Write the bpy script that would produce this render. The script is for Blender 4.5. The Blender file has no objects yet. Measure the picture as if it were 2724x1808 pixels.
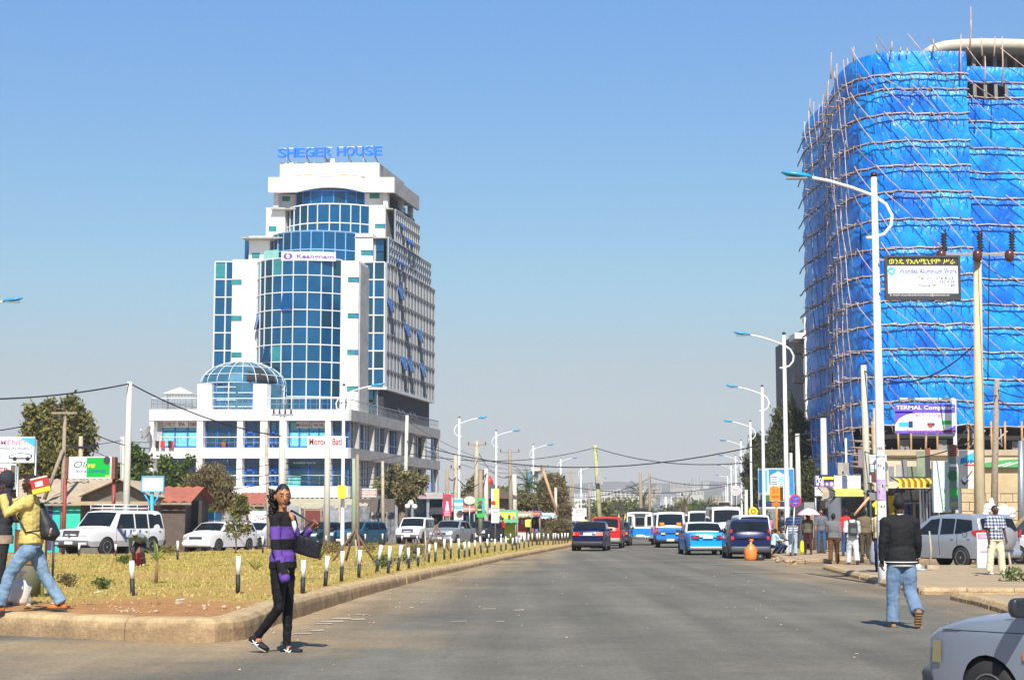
# street scene: camera and light first, then helpers, ground, buildings, street furniture, vehicles, people, plants, haze
import bpy,bmesh,math,random
import numpy as np
from mathutils import Vector,Matrix,noise
SC=bpy.context.scene
COL=SC.collection
R=math.radians
HC,FPX,CXP,CYP,HZP=1.37,4500.0,1362.0,904.0,1388.0
PITCH=math.atan((HZP-CYP)/FPX)
cam=bpy.data.cameras.new('camera');camo=bpy.data.objects.new('camera',cam);COL.objects.link(camo)
camo.location=(0,0,HC);camo.rotation_euler=(math.pi/2+PITCH,0,0)
cam.sensor_width=36;cam.lens=36*FPX/2724;cam.clip_start=0.1;cam.clip_end=20000
SC.camera=camo
SUN_EL,SUN_AZ=R(47),R(-1.5)
world=bpy.data.worlds.new('World');SC.world=world;world.use_nodes=True
wn=world.node_tree;wn.nodes.clear()
sky=wn.nodes.new('ShaderNodeTexSky');sky.sky_type='NISHITA';sky.sun_disc=False
sky.sun_elevation=SUN_EL;sky.sun_rotation=math.pi+SUN_AZ
sky.altitude=2300;sky.air_density=1.25;sky.dust_density=0.5;sky.ozone_density=2.0
bg=wn.nodes.new('ShaderNodeBackground');bg.inputs[1].default_value=0.080
wo=wn.nodes.new('ShaderNodeOutputWorld')
geo_=wn.nodes.new('ShaderNodeTexCoord');sep=wn.nodes.new('ShaderNodeSeparateXYZ');wn.links.new(geo_.outputs['Generated'],sep.inputs[0])
rmp=wn.nodes.new('ShaderNodeValToRGB');wn.links.new(sep.outputs[2],rmp.inputs[0])
for i,(p_,c_)in enumerate(((0.,(.66,.60,.70)),(.045,(.70,.62,.66)),(.088,(.88,.75,.70)),(.137,(.90,.98,.92)),(.19,(.91,1.08,1.09)),(.30,(.93,1.21,1.44)))):
 e_=rmp.color_ramp.elements[i]if i<2 else rmp.color_ramp.elements.new(p_)
 e_.position=p_;e_.color=(*c_,1)
mxw=wn.nodes.new('ShaderNodeMix');mxw.data_type='RGBA';mxw.blend_type='MULTIPLY';mxw.inputs[0].default_value=1
wn.links.new(sky.outputs[0],mxw.inputs[6]);wn.links.new(rmp.outputs[0],mxw.inputs[7]);wn.links.new(mxw.outputs[2],bg.inputs[0])
wn.links.new(bg.outputs[0],wo.inputs[0])
sl=bpy.data.lights.new('sun','SUN');sl.energy=5.0;sl.angle=R(0.5);sl.color=(1,.95,.87)
so=bpy.data.objects.new('sun',sl);COL.objects.link(so)
sd=Vector((math.sin(SUN_AZ)*math.cos(SUN_EL),math.cos(SUN_AZ)*math.cos(SUN_EL),-math.sin(SUN_EL)))
so.rotation_euler=sd.to_track_quat('-Z','Y').to_euler()
SC.view_settings.view_transform='Standard';SC.view_settings.look='None'
SC.view_settings.gamma=1;SC.view_settings.exposure=0.5;SC.view_settings.use_curve_mapping=False
HAZE_D,HAZE_C=.00029,(.80,.82,.86)
random.seed(7);np.random.seed(7)
def _ray(px,py):
 u,v=(px-CXP)/FPX,(CYP-py)/FPX
 return Vector((u,math.cos(PITCH)-v*math.sin(PITCH),math.sin(PITCH)+v*math.cos(PITCH)))
def P(px,py,d):
 r=_ray(px,py);return Vector((0,0,HC))+r*(d/r.y)
def G(px,py,z=0.0):
 r=_ray(px,py);return Vector((0,0,HC))+r*((z-HC)/r.z)
def D(px,py,z=0.0):return G(px,py,z).y
MATS={}
def mat(name,col,rough=.6,metal=0.,var=.12,vs=3.,bump=0.,bs=40.,spec=.5,col2=None,coat=0.,alpha=1.,emit=None,sub=None,ts=None):
 if name in MATS:return MATS[name]
 m=bpy.data.materials.new(name);m.use_nodes=True;MATS[name]=m
 nt=m.node_tree;n=nt.nodes;L=nt.links;b=n['Principled BSDF']
 b.inputs['Roughness'].default_value=rough;b.inputs['Metallic'].default_value=metal
 b.inputs['Specular IOR Level'].default_value=spec
 b.inputs['Coat Weight'].default_value=coat;b.inputs['Coat Roughness'].default_value=.08
 c=(*col,1)
 geo=n.new('ShaderNodeNewGeometry')
 if var or col2:
  t=n.new('ShaderNodeTexNoise');t.inputs['Scale'].default_value=vs;t.inputs['Detail'].default_value=6
  t.inputs['Roughness'].default_value=.65
  L.new(geo.outputs['Position'],t.inputs['Vector'])
  mx=n.new('ShaderNodeMix');mx.data_type='RGBA'
  mp=n.new('ShaderNodeMapRange');mp.inputs['From Min'].default_value=.3;mp.inputs['From Max'].default_value=.7
  L.new(t.outputs['Fac'],mp.inputs['Value']);L.new(mp.outputs[0],mx.inputs[0])
  a=tuple(min(1,x*(1+var))for x in col);d=tuple(x*(1-var)for x in col)if col2 is None else col2
  mx.inputs[6].default_value=(*a,1);mx.inputs[7].default_value=(*d,1)
  L.new(mx.outputs[2],b.inputs['Base Color'])
 else:b.inputs['Base Color'].default_value=c
 if bump:
  t2=n.new('ShaderNodeTexNoise');t2.inputs['Scale'].default_value=bs;t2.inputs['Detail'].default_value=4
  L.new(geo.outputs['Position'],t2.inputs['Vector'])
  bp=n.new('ShaderNodeBump');bp.inputs['Strength'].default_value=bump;bp.inputs['Distance'].default_value=.02
  L.new(t2.outputs['Fac'],bp.inputs['Height']);L.new(bp.outputs[0],b.inputs['Normal'])
 if alpha<1:b.inputs['Alpha'].default_value=alpha
 if emit:
  b.inputs['Emission Color'].default_value=(*emit[0],1);b.inputs['Emission Strength'].default_value=emit[1]
 if ts:
  b.inputs['Subsurface Weight'].default_value=0
  tr=n.new('ShaderNodeBsdfTranslucent');tr.inputs[0].default_value=(*ts,1)
  mxs=n.new('ShaderNodeMixShader');mxs.inputs[0].default_value=.3
  out=n['Material Output'];L.new(b.outputs[0],mxs.inputs[1]);L.new(tr.outputs[0],mxs.inputs[2]);L.new(mxs.outputs[0],out.inputs[0])
 return m
def attr_mix(name,colA,colB,attr,rough=.9,vs=3.,bump=.3,bs=60.,var=.15,vs2=.35,road=False):
 """ground material: noise varied A and B, blended by a vertex attribute broken up with noise"""
 m=bpy.data.materials.new(name);m.use_nodes=True;MATS[name]=m
 nt=m.node_tree;n=nt.nodes;L=nt.links;b=n['Principled BSDF'];b.inputs['Roughness'].default_value=rough
 b.inputs['Specular IOR Level'].default_value=.25
 geo=n.new('ShaderNodeNewGeometry')
 def nz(s,det=6):
  t=n.new('ShaderNodeTexNoise');t.inputs['Scale'].default_value=s;t.inputs['Detail'].default_value=det
  t.inputs['Roughness'].default_value=.7;L.new(geo.outputs['Position'],t.inputs['Vector']);return t
 def mixc(f,a,c,fac=None):
  x=n.new('ShaderNodeMix');x.data_type='RGBA'
  if f is not None:L.new(f,x.inputs[0])
  else:x.inputs[0].default_value=fac
  for i,q in((6,a),(7,c)):
   if isinstance(q,tuple):x.inputs[i].default_value=(*q,1)
   else:L.new(q,x.inputs[i])
  return x.outputs[2]
 def rng(o,a,c):
  r_=n.new('ShaderNodeMapRange');r_.inputs[1].default_value=a;r_.inputs[2].default_value=c;L.new(o,r_.inputs[0]);return r_.outputs[0]
 n1,n2,n3=nz(vs),nz(vs2),nz(bs,3)
 sc=lambda c,k:tuple(min(1,x*k)for x in c)
 A=mixc(rng(n1.outputs[0],.3,.7),sc(colA,1+var),sc(colA,1-var));B=mixc(rng(n1.outputs[0],.3,.7),sc(colB,1+var),sc(colB,1-var))
 at=n.new('ShaderNodeAttribute');at.attribute_name=attr
 ad=n.new('ShaderNodeMath');ad.operation='ADD';L.new(at.outputs['Fac'],ad.inputs[0])
 sb=n.new('ShaderNodeMath');sb.operation='MULTIPLY_ADD';L.new(n2.outputs[0],sb.inputs[0]);sb.inputs[1].default_value=1.1;sb.inputs[2].default_value=-.55
 L.new(sb.outputs[0],ad.inputs[1])
 s3=n.new('ShaderNodeMath');s3.operation='MULTIPLY_ADD';L.new(n1.outputs[0],s3.inputs[0]);s3.inputs[1].default_value=.8;s3.inputs[2].default_value=-.4
 a2=n.new('ShaderNodeMath');a2.operation='ADD';L.new(ad.outputs[0],a2.inputs[0]);L.new(s3.outputs[0],a2.inputs[1])
 cc=mixc(rng(a2.outputs[0],.1,.9),A,B)
 sp=mixc(rng(n3.outputs[0],.35,.65),sc((.7,)*3,1),(1.0,1.0,1.0))
 mu=n.new('ShaderNodeMix');mu.data_type='RGBA';mu.blend_type='MULTIPLY';mu.inputs[0].default_value=.7
 L.new(cc,mu.inputs[6]);L.new(sp,mu.inputs[7]);last=mu.outputs[2]
 if road:
  mu.inputs[0].default_value=1.
  mp=n.new('ShaderNodeMapping');mp.inputs['Scale'].default_value=(1.1,.05,1);mp.inputs['Rotation'].default_value=(0,0,.1);L.new(geo.outputs['Position'],mp.inputs[0])
  ts=n.new('ShaderNodeTexNoise');ts.inputs['Scale'].default_value=1.;ts.inputs['Detail'].default_value=5;L.new(mp.outputs[0],ts.inputs['Vector'])
  tb=nz(.22,5);vo=n.new('ShaderNodeTexVoronoi');vo.feature='DISTANCE_TO_EDGE';vo.inputs['Scale'].default_value=.16
  wq=n.new('ShaderNodeMix');wq.data_type='VECTOR';wq.inputs[0].default_value=.35;L.new(geo.outputs['Position'],wq.inputs[4]);L.new(nz(.8,6).outputs['Color'],wq.inputs[5]);L.new(wq.outputs[1],vo.inputs['Vector'])
  for o_,a_,c_,k0,k1 in((ts.outputs[0],.35,.65,.82,1.13),(tb.outputs[0],.35,.65,.80,1.10),(vo.outputs['Distance'],.0,.003,.88,1.)):
   r2=n.new('ShaderNodeMapRange');L.new(o_,r2.inputs[0]);r2.inputs[1].default_value=a_;r2.inputs[2].default_value=c_;r2.inputs[3].default_value=k0;r2.inputs[4].default_value=k1
   m2=n.new('ShaderNodeMix');m2.data_type='RGBA';m2.blend_type='MULTIPLY';m2.inputs[0].default_value=1.;L.new(last,m2.inputs[6]);L.new(r2.outputs[0],m2.inputs[7]);last=m2.outputs[2]
 L.new(last,b.inputs['Base Color'])
 bp=n.new('ShaderNodeBump');bp.inputs['Strength'].default_value=bump;bp.inputs['Distance'].default_value=.02
 L.new(n3.outputs[0],bp.inputs['Height']);L.new(bp.outputs[0],b.inputs['Normal'])
 return m
def tag(o,label=None,cat=None,group=None,kind=None):
 if label:o['label']=label
 if cat:o['category']=cat
 if group:o['group']=group
 if kind:o['kind']=kind
 return o
def thing(name,label,cat,loc=(0,0,0),rz=0.,group=None,kind=None):
 o=bpy.data.objects.new(name,None);COL.objects.link(o);o.location=loc;o.rotation_euler=(0,0,rz)
 o.empty_display_size=.2
 return tag(o,label,cat,group,kind)
def root_of(o):
 while o.parent:o=o.parent
 return o
class MB:
 """collects shapes; build() links them as ONE mesh object"""
 def __init__(s):s.v=[];s.f=[];s.m=[];s.s=[];s.mats=[]
 def mi(s,m):
  if m not in s.mats:s.mats.append(m)
  return s.mats.index(m)
 def add(s,vs,fs,m,smooth=False):
  o=len(s.v);s.v.extend([tuple(q)for q in vs]);k=s.mi(m)
  for f in fs:s.f.append(tuple(i+o for i in f));s.m.append(k);s.s.append(smooth)
  return s
 def box(s,x0,x1,y0,y1,z0,z1,m,X=None):
  c=[(x0,y0,z0),(x1,y0,z0),(x1,y1,z0),(x0,y1,z0),(x0,y0,z1),(x1,y0,z1),(x1,y1,z1),(x0,y1,z1)]
  if X:c=[X(*q)for q in c]
  fs=[(0,3,2,1),(4,5,6,7),(0,1,5,4),(1,2,6,5),(2,3,7,6),(3,0,4,7)]
  return s.add(c,fs,m)
 def cbox(s,c,sz,m,rot=None):
  q=[]
  for z in(-.5,.5):
   for x,y in((-.5,-.5),(.5,-.5),(.5,.5),(-.5,.5)):
    p=Vector((x*sz[0],y*sz[1],z*sz[2]))
    if rot is not None:p=rot@p
    q.append(p+Vector(c))
  return s.add(q,[(0,3,2,1),(4,5,6,7),(0,1,5,4),(1,2,6,5),(2,3,7,6),(3,0,4,7)],m)
 def quad(s,a,b,c,d,m):return s.add([a,b,c,d],[(0,1,2,3)],m)
 def tube(s,pts,r,m,n=8,cap=True,smooth=True,flat=None):
  pts=[Vector(p)for p in pts];k=len(pts);rs=r if isinstance(r,(list,tuple))else[r]*k
  vs=[];u=None
  for i,p in enumerate(pts):
   t=(pts[min(i+1,k-1)]-pts[max(i-1,0)])
   if t.length<1e-9:t=Vector((0,0,1))
   t.normalize()
   if u is None:
    a=Vector((0,0,1))if abs(t.z)<.9 else Vector((0,1,0));u=t.cross(a).normalized()
   else:
    u=(u-t*u.dot(t));u=u.normalized()if u.length>1e-6 else t.orthogonal().normalized()
   w=t.cross(u)
   ra=rs[i];rx,ry=(ra if isinstance(ra,tuple)else(ra,ra))
   for j in range(n):
    a=2*math.pi*j/n;vs.append(p+u*math.cos(a)*rx+w*math.sin(a)*ry)
  fs=[(i*n+j,i*n+(j+1)%n,(i+1)*n+(j+1)%n,(i+1)*n+j)for i in range(k-1)for j in range(n)]
  if cap:fs+=[tuple(range(n-1,-1,-1)),tuple((k-1)*n+j for j in range(n))]
  return s.add(vs,fs,m,smooth)
 def rings(s,rs,m,cap=True,smooth=True,closed=True):
  n=len(rs[0]);vs=[q for r_ in rs for q in r_];k=len(rs)
  nn=n if closed else n-1
  fs=[(i*n+j,i*n+(j+1)%n,(i+1)*n+(j+1)%n,(i+1)*n+j)for i in range(k-1)for j in range(nn)]
  if cap:fs+=[tuple(range(n-1,-1,-1)),tuple((k-1)*n+j for j in range(n))]
  return s.add(vs,fs,m,smooth)
 def lathe(s,prof,m,c=(0,0,0),n=16,smooth=True,cap=True):
  return s.rings([[(c[0]+r_*math.cos(2*math.pi*j/n),c[1]+r_*math.sin(2*math.pi*j/n),c[2]+z)for j in range(n)]for r_,z in prof],m,cap,smooth)
 def ball(s,c,r,m,n=10,k=7):
  rx,ry,rz=(r if isinstance(r,tuple)else(r,r,r))
  rs=[]
  for i in range(1,k):
   a=math.pi*i/k-math.pi/2
   rs.append([(c[0]+rx*math.cos(a)*math.cos(2*math.pi*j/n),c[1]+ry*math.cos(a)*math.sin(2*math.pi*j/n),c[2]+rz*math.sin(a))for j in range(n)])
  return s.rings(rs,m)
 def prism(s,poly,y0,y1,m,X=None):
  """poly in (x,z); extruded along y"""
  n=len(poly);c=[(x,y0,z)for x,z in poly]+[(x,y1,z)for x,z in poly]
  if X:c=[X(*q)for q in c]
  return s.add(c,[tuple(range(n)),tuple(range(2*n-1,n-1,-1))]+[(i,i+n,(i+1)%n+n,(i+1)%n)for i in range(n)],m)
 def flat(s,poly,z0,z1,m):
  """poly in (x,y); extruded along z"""
  n=len(poly);c=[(x,y,z0)for x,y in poly]+[(x,y,z1)for x,y in poly]
  return s.add(c,[tuple(range(n-1,-1,-1)),tuple(range(n,2*n))]+[(i,(i+1)%n,(i+1)%n+n,i+n)for i in range(n)],m)
 def text(s,txt,x0,x1,y,z0,z1,m,font=None,shear=0.,t=.004,X=None):
  """lettering fitted in the box x0..x1, z0..z1 facing -y at depth y"""
  vs,fs=text_mesh(txt,font,shear)
  w=max(v[0]for v in vs)-(mx:=min(v[0]for v in vs));h=max(v[1]for v in vs)-(mz:=min(v[1]for v in vs))
  a,b=(x1-x0)/max(w,1e-6),(z1-z0)/max(h,1e-6)
  q=[(x0+(v[0]-mx)*a,y-t*(1 if v[2]>0 else 0),z0+(v[1]-mz)*b)for v in vs]
  if X:q=[X(*p)for p in q]
  return s.add(q,fs,m)
 def build(s,name,parent=None,world=False,label=None,cat=None,group=None,kind=None,base=True,recalc=True):
  me=bpy.data.meshes.new(name);v=s.v;off=Vector((0,0,0))
  if parent is not None and world:off=root_of(parent).location
  if parent is None and base and v:
   xs=[q[0]for q in v];ys=[q[1]for q in v];off=Vector(((min(xs)+max(xs))/2,(min(ys)+max(ys))/2,min(q[2]for q in v)))
  if off.length>0:v=[(q[0]-off.x,q[1]-off.y,q[2]-off.z)for q in v]
  me.from_pydata(v,[],s.f)
  for m in s.mats:me.materials.append(m)
  me.polygons.foreach_set('material_index',s.m);me.polygons.foreach_set('use_smooth',s.s)
  if recalc:
   bm=bmesh.new();bm.from_mesh(me);bmesh.ops.recalc_face_normals(bm,faces=bm.faces);bm.to_mesh(me);bm.free()
  me.update()
  o=bpy.data.objects.new(name,me);COL.objects.link(o)
  if parent is not None:o.parent=parent
  else:o.location=off
  return tag(o,label,cat,group,kind)
_TX={}
_FONT={}
def font_eth():
 if 'e' not in _FONT:
  import os
  p=os.path.join(bpy.utils.resource_path('LOCAL'),'datafiles','fonts','NotoSansEthiopic-Regular.woff2')
  _FONT['e']=None
  try:_FONT['e']=bpy.data.fonts.load(p)
  except Exception:pass
 return _FONT['e']
def text_mesh(txt,font=None,shear=0.):
 key=(txt,font,shear)
 if key in _TX:return _TX[key]
 cu=bpy.data.curves.new('t','FONT');cu.body=txt;cu.extrude=.01;cu.shear=shear;cu.resolution_u=3
 if font=='bold':cu.offset=.018
 if font=='thin':cu.offset=-.004
 o=bpy.data.objects.new('t',cu);COL.objects.link(o)
 dg=bpy.context.evaluated_depsgraph_get();dg.update()
 me=bpy.data.meshes.new_from_object(o.evaluated_get(dg))
 vs=[tuple(v.co)for v in me.vertices];fs=[tuple(p.vertices)for p in me.polygons]
 bpy.data.objects.remove(o);bpy.data.curves.remove(cu);bpy.data.meshes.remove(me)
 _TX[key]=(vs,fs);return _TX[key]
def dup(root,loc,rz=None,label=None,name=None):
 r=root.copy();COL.objects.link(r);r.location=loc
 if rz is not None:r.rotation_euler=(0,0,rz)
 if label:r['label']=label
 for ch in list(root.children):
  c=ch.copy();COL.objects.link(c);c.parent=r
  for g in list(ch.children):
   d=g.copy();COL.objects.link(d);d.parent=c
 return r
WHITE=mat('white paint',(.80,.80,.78),.55,var=.04,vs=1.2)
WALLW=mat('white wall paint',(.82,.81,.79),.7,var=.05,vs=.6,bump=.1,bs=20)
CONC=mat('concrete',(.36,.34,.30),.85,var=.2,vs=1.5,bump=.3,bs=30)
CONCD=mat('weathered concrete',(.25,.24,.22),.9,var=.25,vs=.8,bump=.3,bs=20)
BLACK=mat('black paint',(.015,.015,.017),.45,var=.2)
DARK=mat('dark interior',(.02,.022,.025),.8,var=.3)
STEEL=mat('galvanised steel',(.42,.43,.44),.4,.7,var=.15,vs=8)
WOOD=mat('weathered wood',(.30,.24,.17),.85,var=.3,vs=12,bump=.4,bs=60)
WOODP=mat('pale pole wood',(.42,.36,.26),.85,var=.25,vs=5,bump=.4,bs=60)
RUST=mat('rusty brown steel',(.22,.07,.04),.7,var=.35,vs=9,bump=.2)
CABLE=mat('black cable',(.02,.02,.022),.6,var=0)
BLUEF=mat('blue frame paint',(.01,.11,.50),.4,var=.06)
YELLOW=mat('yellow plastic',(.75,.60,.03),.5,var=.08)
RED=mat('red paint',(.62,.03,.025),.45,var=.08)
GREEN=mat('green paint',(.04,.42,.06),.5,var=.08)
CYANP=mat('turquoise paint',(.03,.47,.45),.6,var=.12,vs=2)
ORANGE=mat('orange paint',(.75,.27,.02),.5,var=.08)
def interp(pts,y):
 for(x0,y0),(x1,y1)in zip(pts,pts[1:]):
  if y<=y1:return x0+(x1-x0)*(y-y0)/(y1-y0)
 (x0,y0),(x1,y1)=pts[-2:];return x1+(x1-x0)*(y-y1)/(y1-y0)
KERB=[(-3.0,19.6),(-3.13,22.6),(-2.7,31.8),(-1.96,42.2),(-.32,60.4),(3.05,92),(5.2,112)]
def set_attr(o,name,vals):
 a=o.data.attributes.new(name,'FLOAT','POINT');a.data.foreach_set('value',vals)
DIRT=attr_mix('dusty earth',(.33,.21,.11),(.24,.17,.11),'dust',vs=2.2,bs=14)
TARMAC=attr_mix('worn asphalt',(.185,.172,.135),(.44,.31,.165),'dust',rough=.85,vs=1.3,bs=22,var=.10,bump=.8,road=True)
def grid_ground():
 mb=MB();vs=[];ys=[8,12,14,16,30,60,100,150,220,300,450,700,1000,1500,2500,4500,9000]
 xs=[-9000,-3000,-1000,-300,-100,-40,-15,0,3,8,15,40,100,300,1000,3000,9000]
 ys=[-60]+ys
 for y in ys:
  for x in xs:
   z=-.03-(0 if y<140 else min(26,(y-140)*.03))
   vs.append((x,y,z))
 n=len(xs);mb.add(vs,[(j*n+i,j*n+i+1,(j+1)*n+i+1,(j+1)*n+i)for j in range(len(ys)-1)for i in range(n-1)],DIRT,True)
 o=mb.build('ground',kind='structure',base=False)
 set_attr(o,'dust',[.2+.3*random.random()for _ in vs])
grid_ground()
def road_right(y):return 9.6+.1126*(y-61.6)
def road():
 mb=MB();vs=[];dust=[]
 ys=list(np.arange(2,60,1.0))+list(np.arange(60,140,3.0))+list(range(140,230,10))
 N=46
 for y in ys:
  lk=interp(KERB,max(y,19.6))
  x0=-34 if y<62 else lk-2;x1=34 if y<56 else road_right(y)+1.5
  if y>112:x0=lk-11
  for i in range(N+1):
   x=x0+(x1-x0)*i/N
   dip=-.27*max(0,min(1,(x-2.2)/1.0))*max(0,min(1,(15.3-y)/1.5))
   z=dip-(0 if y<140 else(y-140)*.03)+.015
   vs.append((x,y,z))
   dk=abs(x-lk)if y>19.6 else max(0,19.6-y)*.45+max(0,x-lk)*.8
   d=max(0,.85-dk*.36)
   if y<19.6 and x<lk:d=max(d,.62-(19.6-y)*.05)
   if y>22:d=max(d,.62-abs(x-(7.9 if y<50 else road_right(y)))*.3)
   if x>8.2 and y<56:d=max(d,.45)
   if y>70:d*=.7
   dust.append(d)
 n=N+1
 mb.add(vs,[(j*n+i,j*n+i+1,(j+1)*n+i+1,(j+1)*n+i)for j in range(len(ys)-1)for i in range(N)],TARMAC,True)
 o=mb.build('road',kind='structure',base=False);set_attr(o,'dust',dust)
road()
WORN=mat('worn road paint',(.45,.38,.28),.8,var=.3,vs=9)
PMK=thing('paint_mark','faint scraps of worn white road paint beside the kerb behind the walking woman','road marking',(-1.5,23,.015))
for px,py,w,h in((905,1648,60,4),(880,1656,70,4),(860,1662,50,3),(842,1680,40,4),(950,1650,44,4),(800,1689,60,3),(1380,1625,30,3),(1300,1622,40,2),(1220,1655,46,2),(1330,1656,24,2),(960,1637,36,2),(2278,1743,12,3)):
 a,b,c,d=G(px-w/2,py+h/2),G(px+w/2,py+h*.2),G(px+w*.45,py-h*.6),G(px-w*.3,py-h*.3)
 mb=MB();mb.quad(*[(q.x,q.y,.022)for q in(a,b,c,d)],WORN);mb.build('paint_scrap',PMK,world=True)
def iz(y):return .26-.10*max(0,min(1,(y-24)/26))
LEFT=[(-22,31),(-22,62),(-14,63),(-11,74),(-6.5,90),(-1,103),(4.6,111.5)]
def along(pl,t):
 L=[math.dist(a,b)for a,b in zip(pl,pl[1:])];s=t*sum(L)
 for(a,b),l in zip(zip(pl,pl[1:]),L):
  if s<=l or(a,b)==(pl[-2],pl[-1]):
   return(a[0]+(b[0]-a[0])*s/l,a[1]+(b[1]-a[1])*s/l)
  s-=l
GRASS=attr_mix('dry grass ground',(.44,.215,.08),(.46,.34,.085),'grass',vs=5,bs=50,bump=.8,var=.28,vs2=1.2)
KIN=[(x-.3,y)for x,y in KERB];KIN[0]=(-3.3,19.9)
FRONT=[(-3.3,19.75),(-4.6,19.95),(-6.3,21.0),(-8,22.0),(-12,24.6),(-22,30.8)]
def island_pt(t,s):
 a,b=along(KIN,t),along(LEFT,t);x,y=a[0]+(b[0]-a[0])*s,a[1]+(b[1]-a[1])*s;k=max(0,1-t*9)
 if k>0:f=along(FRONT,s);x+=(f[0]-(KIN[0][0]+(-22-KIN[0][0])*s))*k;y+=(f[1]-(KIN[0][1]+(31-KIN[0][1])*s))*k
 return x,y
mb=MB();vs=[];gw=[]
NT,NS=90,40
for i in range(NT+1):
 for j in range(NS+1):
  x,y=island_pt((i/NT)**1.3,(j/NS)**1.4)
  bare=max(0,1-(y-19.5-.50*max(0,-x-3.3)+1.1*noise.noise((x*.6,y*.3,2)))/5.0)
  z=iz(y)+.03*noise.noise((x*.5,y*.5,0))+.02
  vs.append((x,y,z));gw.append(max(0,min(1,.80-bare*1.1+.55*noise.noise((x*.35,y*.35,3))))*(.55 if i>=NT-3 else 1))
n=NS+1
mb.add(vs,[(i*n+j,i*n+j+1,(i+1)*n+j+1,(i+1)*n+j)for i in range(NT)for j in range(NS)],GRASS,True)
isl=mb.build('grass_verge',kind='structure',base=False);set_attr(isl,'grass',gw)
def blades():
 GB=[mat('dry grass blade',(.60,.46,.14),.8,var=.25,vs=8,ts=(.45,.33,.05)),mat('green grass blade',(.40,.36,.08),.8,var=.25,vs=8,ts=(.16,.2,.03))]
 n=75000;t=np.random.rand(n)**1.15*.62;s=np.random.rand(n)**.9
 V=[];F=[];M=[]
 for k in range(n):
  x,y=island_pt(t[k]**1.0,s[k])
  bare=max(0,1-(y-19.5-.50*max(0,-x-3.3)+1.1*noise.noise((x*.6,y*.3,2)))/5.0)
  if random.random()<bare*1.25:continue
  g=noise.noise((x*.35,y*.35,3))+noise.noise((x*1.3,y*1.3,7))*.5
  if g<-.2 and random.random()<.75:continue
  a=random.random()*6.28;w=.009+y*.0002;h=(.02+.04*random.random())*(1+y*.003);lx,ly=random.uniform(-.04,.04),random.uniform(-.04,.04)
  z=iz(y)+.015+.03*noise.noise((x*.5,y*.5,0));o=len(V)
  V+=[(x-w*math.cos(a),y-w*math.sin(a),z),(x+w*math.cos(a),y+w*math.sin(a),z),(x+lx,y+ly,z+h)]
  F.append((o,o+1,o+2));M.append(1 if g+random.uniform(-.35,.35)>.08 else 0)
 mb=MB();mb.v=V;mb.f=F;mb.m=M;mb.s=[False]*len(F);mb.mats=GB
 mb.build('grass',kind='stuff',label='short dry yellow grass growing on the verge',cat='grass',base=False,recalc=False)
blades()
KST=attr_mix('old kerb concrete',(.50,.36,.19),(.33,.22,.12),'dust',vs=3,bs=22,bump=.7,var=.22,vs2=2.)
def kerb_run(name,pts,zt,w,stone,side=1,jitter=.015):
 """pts: line of the face at road level; stones stand to the left (side=1) of the walking direction"""
 r=thing(name,None,None,(0,0,0),kind='structure')
 L=[math.dist(a,b)for a,b in zip(pts,pts[1:])];tot=sum(L);s=0;k=0
 def at(s):
  s=min(max(s,0),tot-1e-6)
  for(a,b),l in zip(zip(pts,pts[1:]),L):
   if s<=l:return Vector((a[0]+(b[0]-a[0])*s/l,a[1]+(b[1]-a[1])*s/l,0))
   s-=l
  return Vector((*pts[-1],0))
 while s<tot-.05:
  l=stone*(.9+.2*random.random())
  if at(s).y>60:l*=1.6
  if side==1 and name=='kerb' and stone>1 and at(s).y<27:l*=2.4
  e=min(s+l,tot);rows=[]
  K=10
  for i in range(K+1):
   q=s+.005+(e-s-.010)*i/K;p=at(q);tn=(at(q+.15)-at(q-.15));tn.normalize();nm=Vector((-tn.y,tn.x,0))*side
   h=zt(p.y)if callable(zt)else zt;h+=random.uniform(-jitter,jitter)*.5
   f=random.uniform(-jitter,jitter)
   ww=w
   rows.append([p+nm*f+Vector((0,0,-.05)),p+nm*(f+.015)+Vector((0,0,h*.55)),p+nm*(f+.03)+Vector((0,0,h-.05)),p+nm*(f+.075)+Vector((0,0,h)),p+nm*ww*.6+Vector((0,0,h+.012)),p+nm*ww+Vector((0,0,h+.01)),p+nm*(ww+.01)+Vector((0,0,-.05))])
  mb=MB();mb.rings(rows,KST,cap=True,smooth=False)
  o=mb.build('kerb_stone',r);set_attr(o,'dust',[(.9 if i%7 in(0,1)else(.5 if i%7==2 and noise.noise((i*.1,0,0))>0 else .12))+random.uniform(-.15,.15)for i in range(len(mb.v))])
  s=e;k+=1
 return r
kerb_run('kerb',[(-22,30.6),(-12,24.4),(-8,21.8),(-6.3,20.8),(-4.6,19.75),(-3.9,19.42),(-3.4,19.4),(-3.1,19.75),(-3.05,20.6),(-3.13,22.6),(-2.7,31.8),(-1.96,42.2),(-.32,60.4),(3.05,92),(5.2,112)],lambda y:iz(y)+.015,.34,1.15)
PAVE=attr_mix('dusty pavement',(.44,.33,.20),(.34,.26,.165),'dust',vs=1.2,bs=25,bump=.4,var=.12)
def g2(px,py):q=G(px,py);return(q.x,q.y)
def pavement(poly,kerbpts,z=.13):
 mb=MB();mb.flat(poly,-.05,z,PAVE);o=mb.build('pavement',kind='structure',base=False);set_attr(o,'dust',[random.random()*.6 for _ in mb.v])
 kerb_run('kerb',kerbpts,z+.01,.2,.9,side=1)
A,B_,C_=g2(2050,1481),g2(2104,1503),g2(2338,1491)
far=[(road_right(140),140),(A[0]+.6,A[1]+6)]
ins=lambda p,dx=0,dy=0:(p[0]+dx,p[1]+dy)
pavement([ins(A,.1,0),ins(B_,.1,.2),ins(C_,0,.2),(26,59),(45,62),(45,140),(road_right(140)+.1,140)],[(45,62),(26,59),C_,B_,A,(road_right(140),140)][::-1][0:4]if False else[(road_right(140),140),A,B_,C_,(26,59)])
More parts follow.
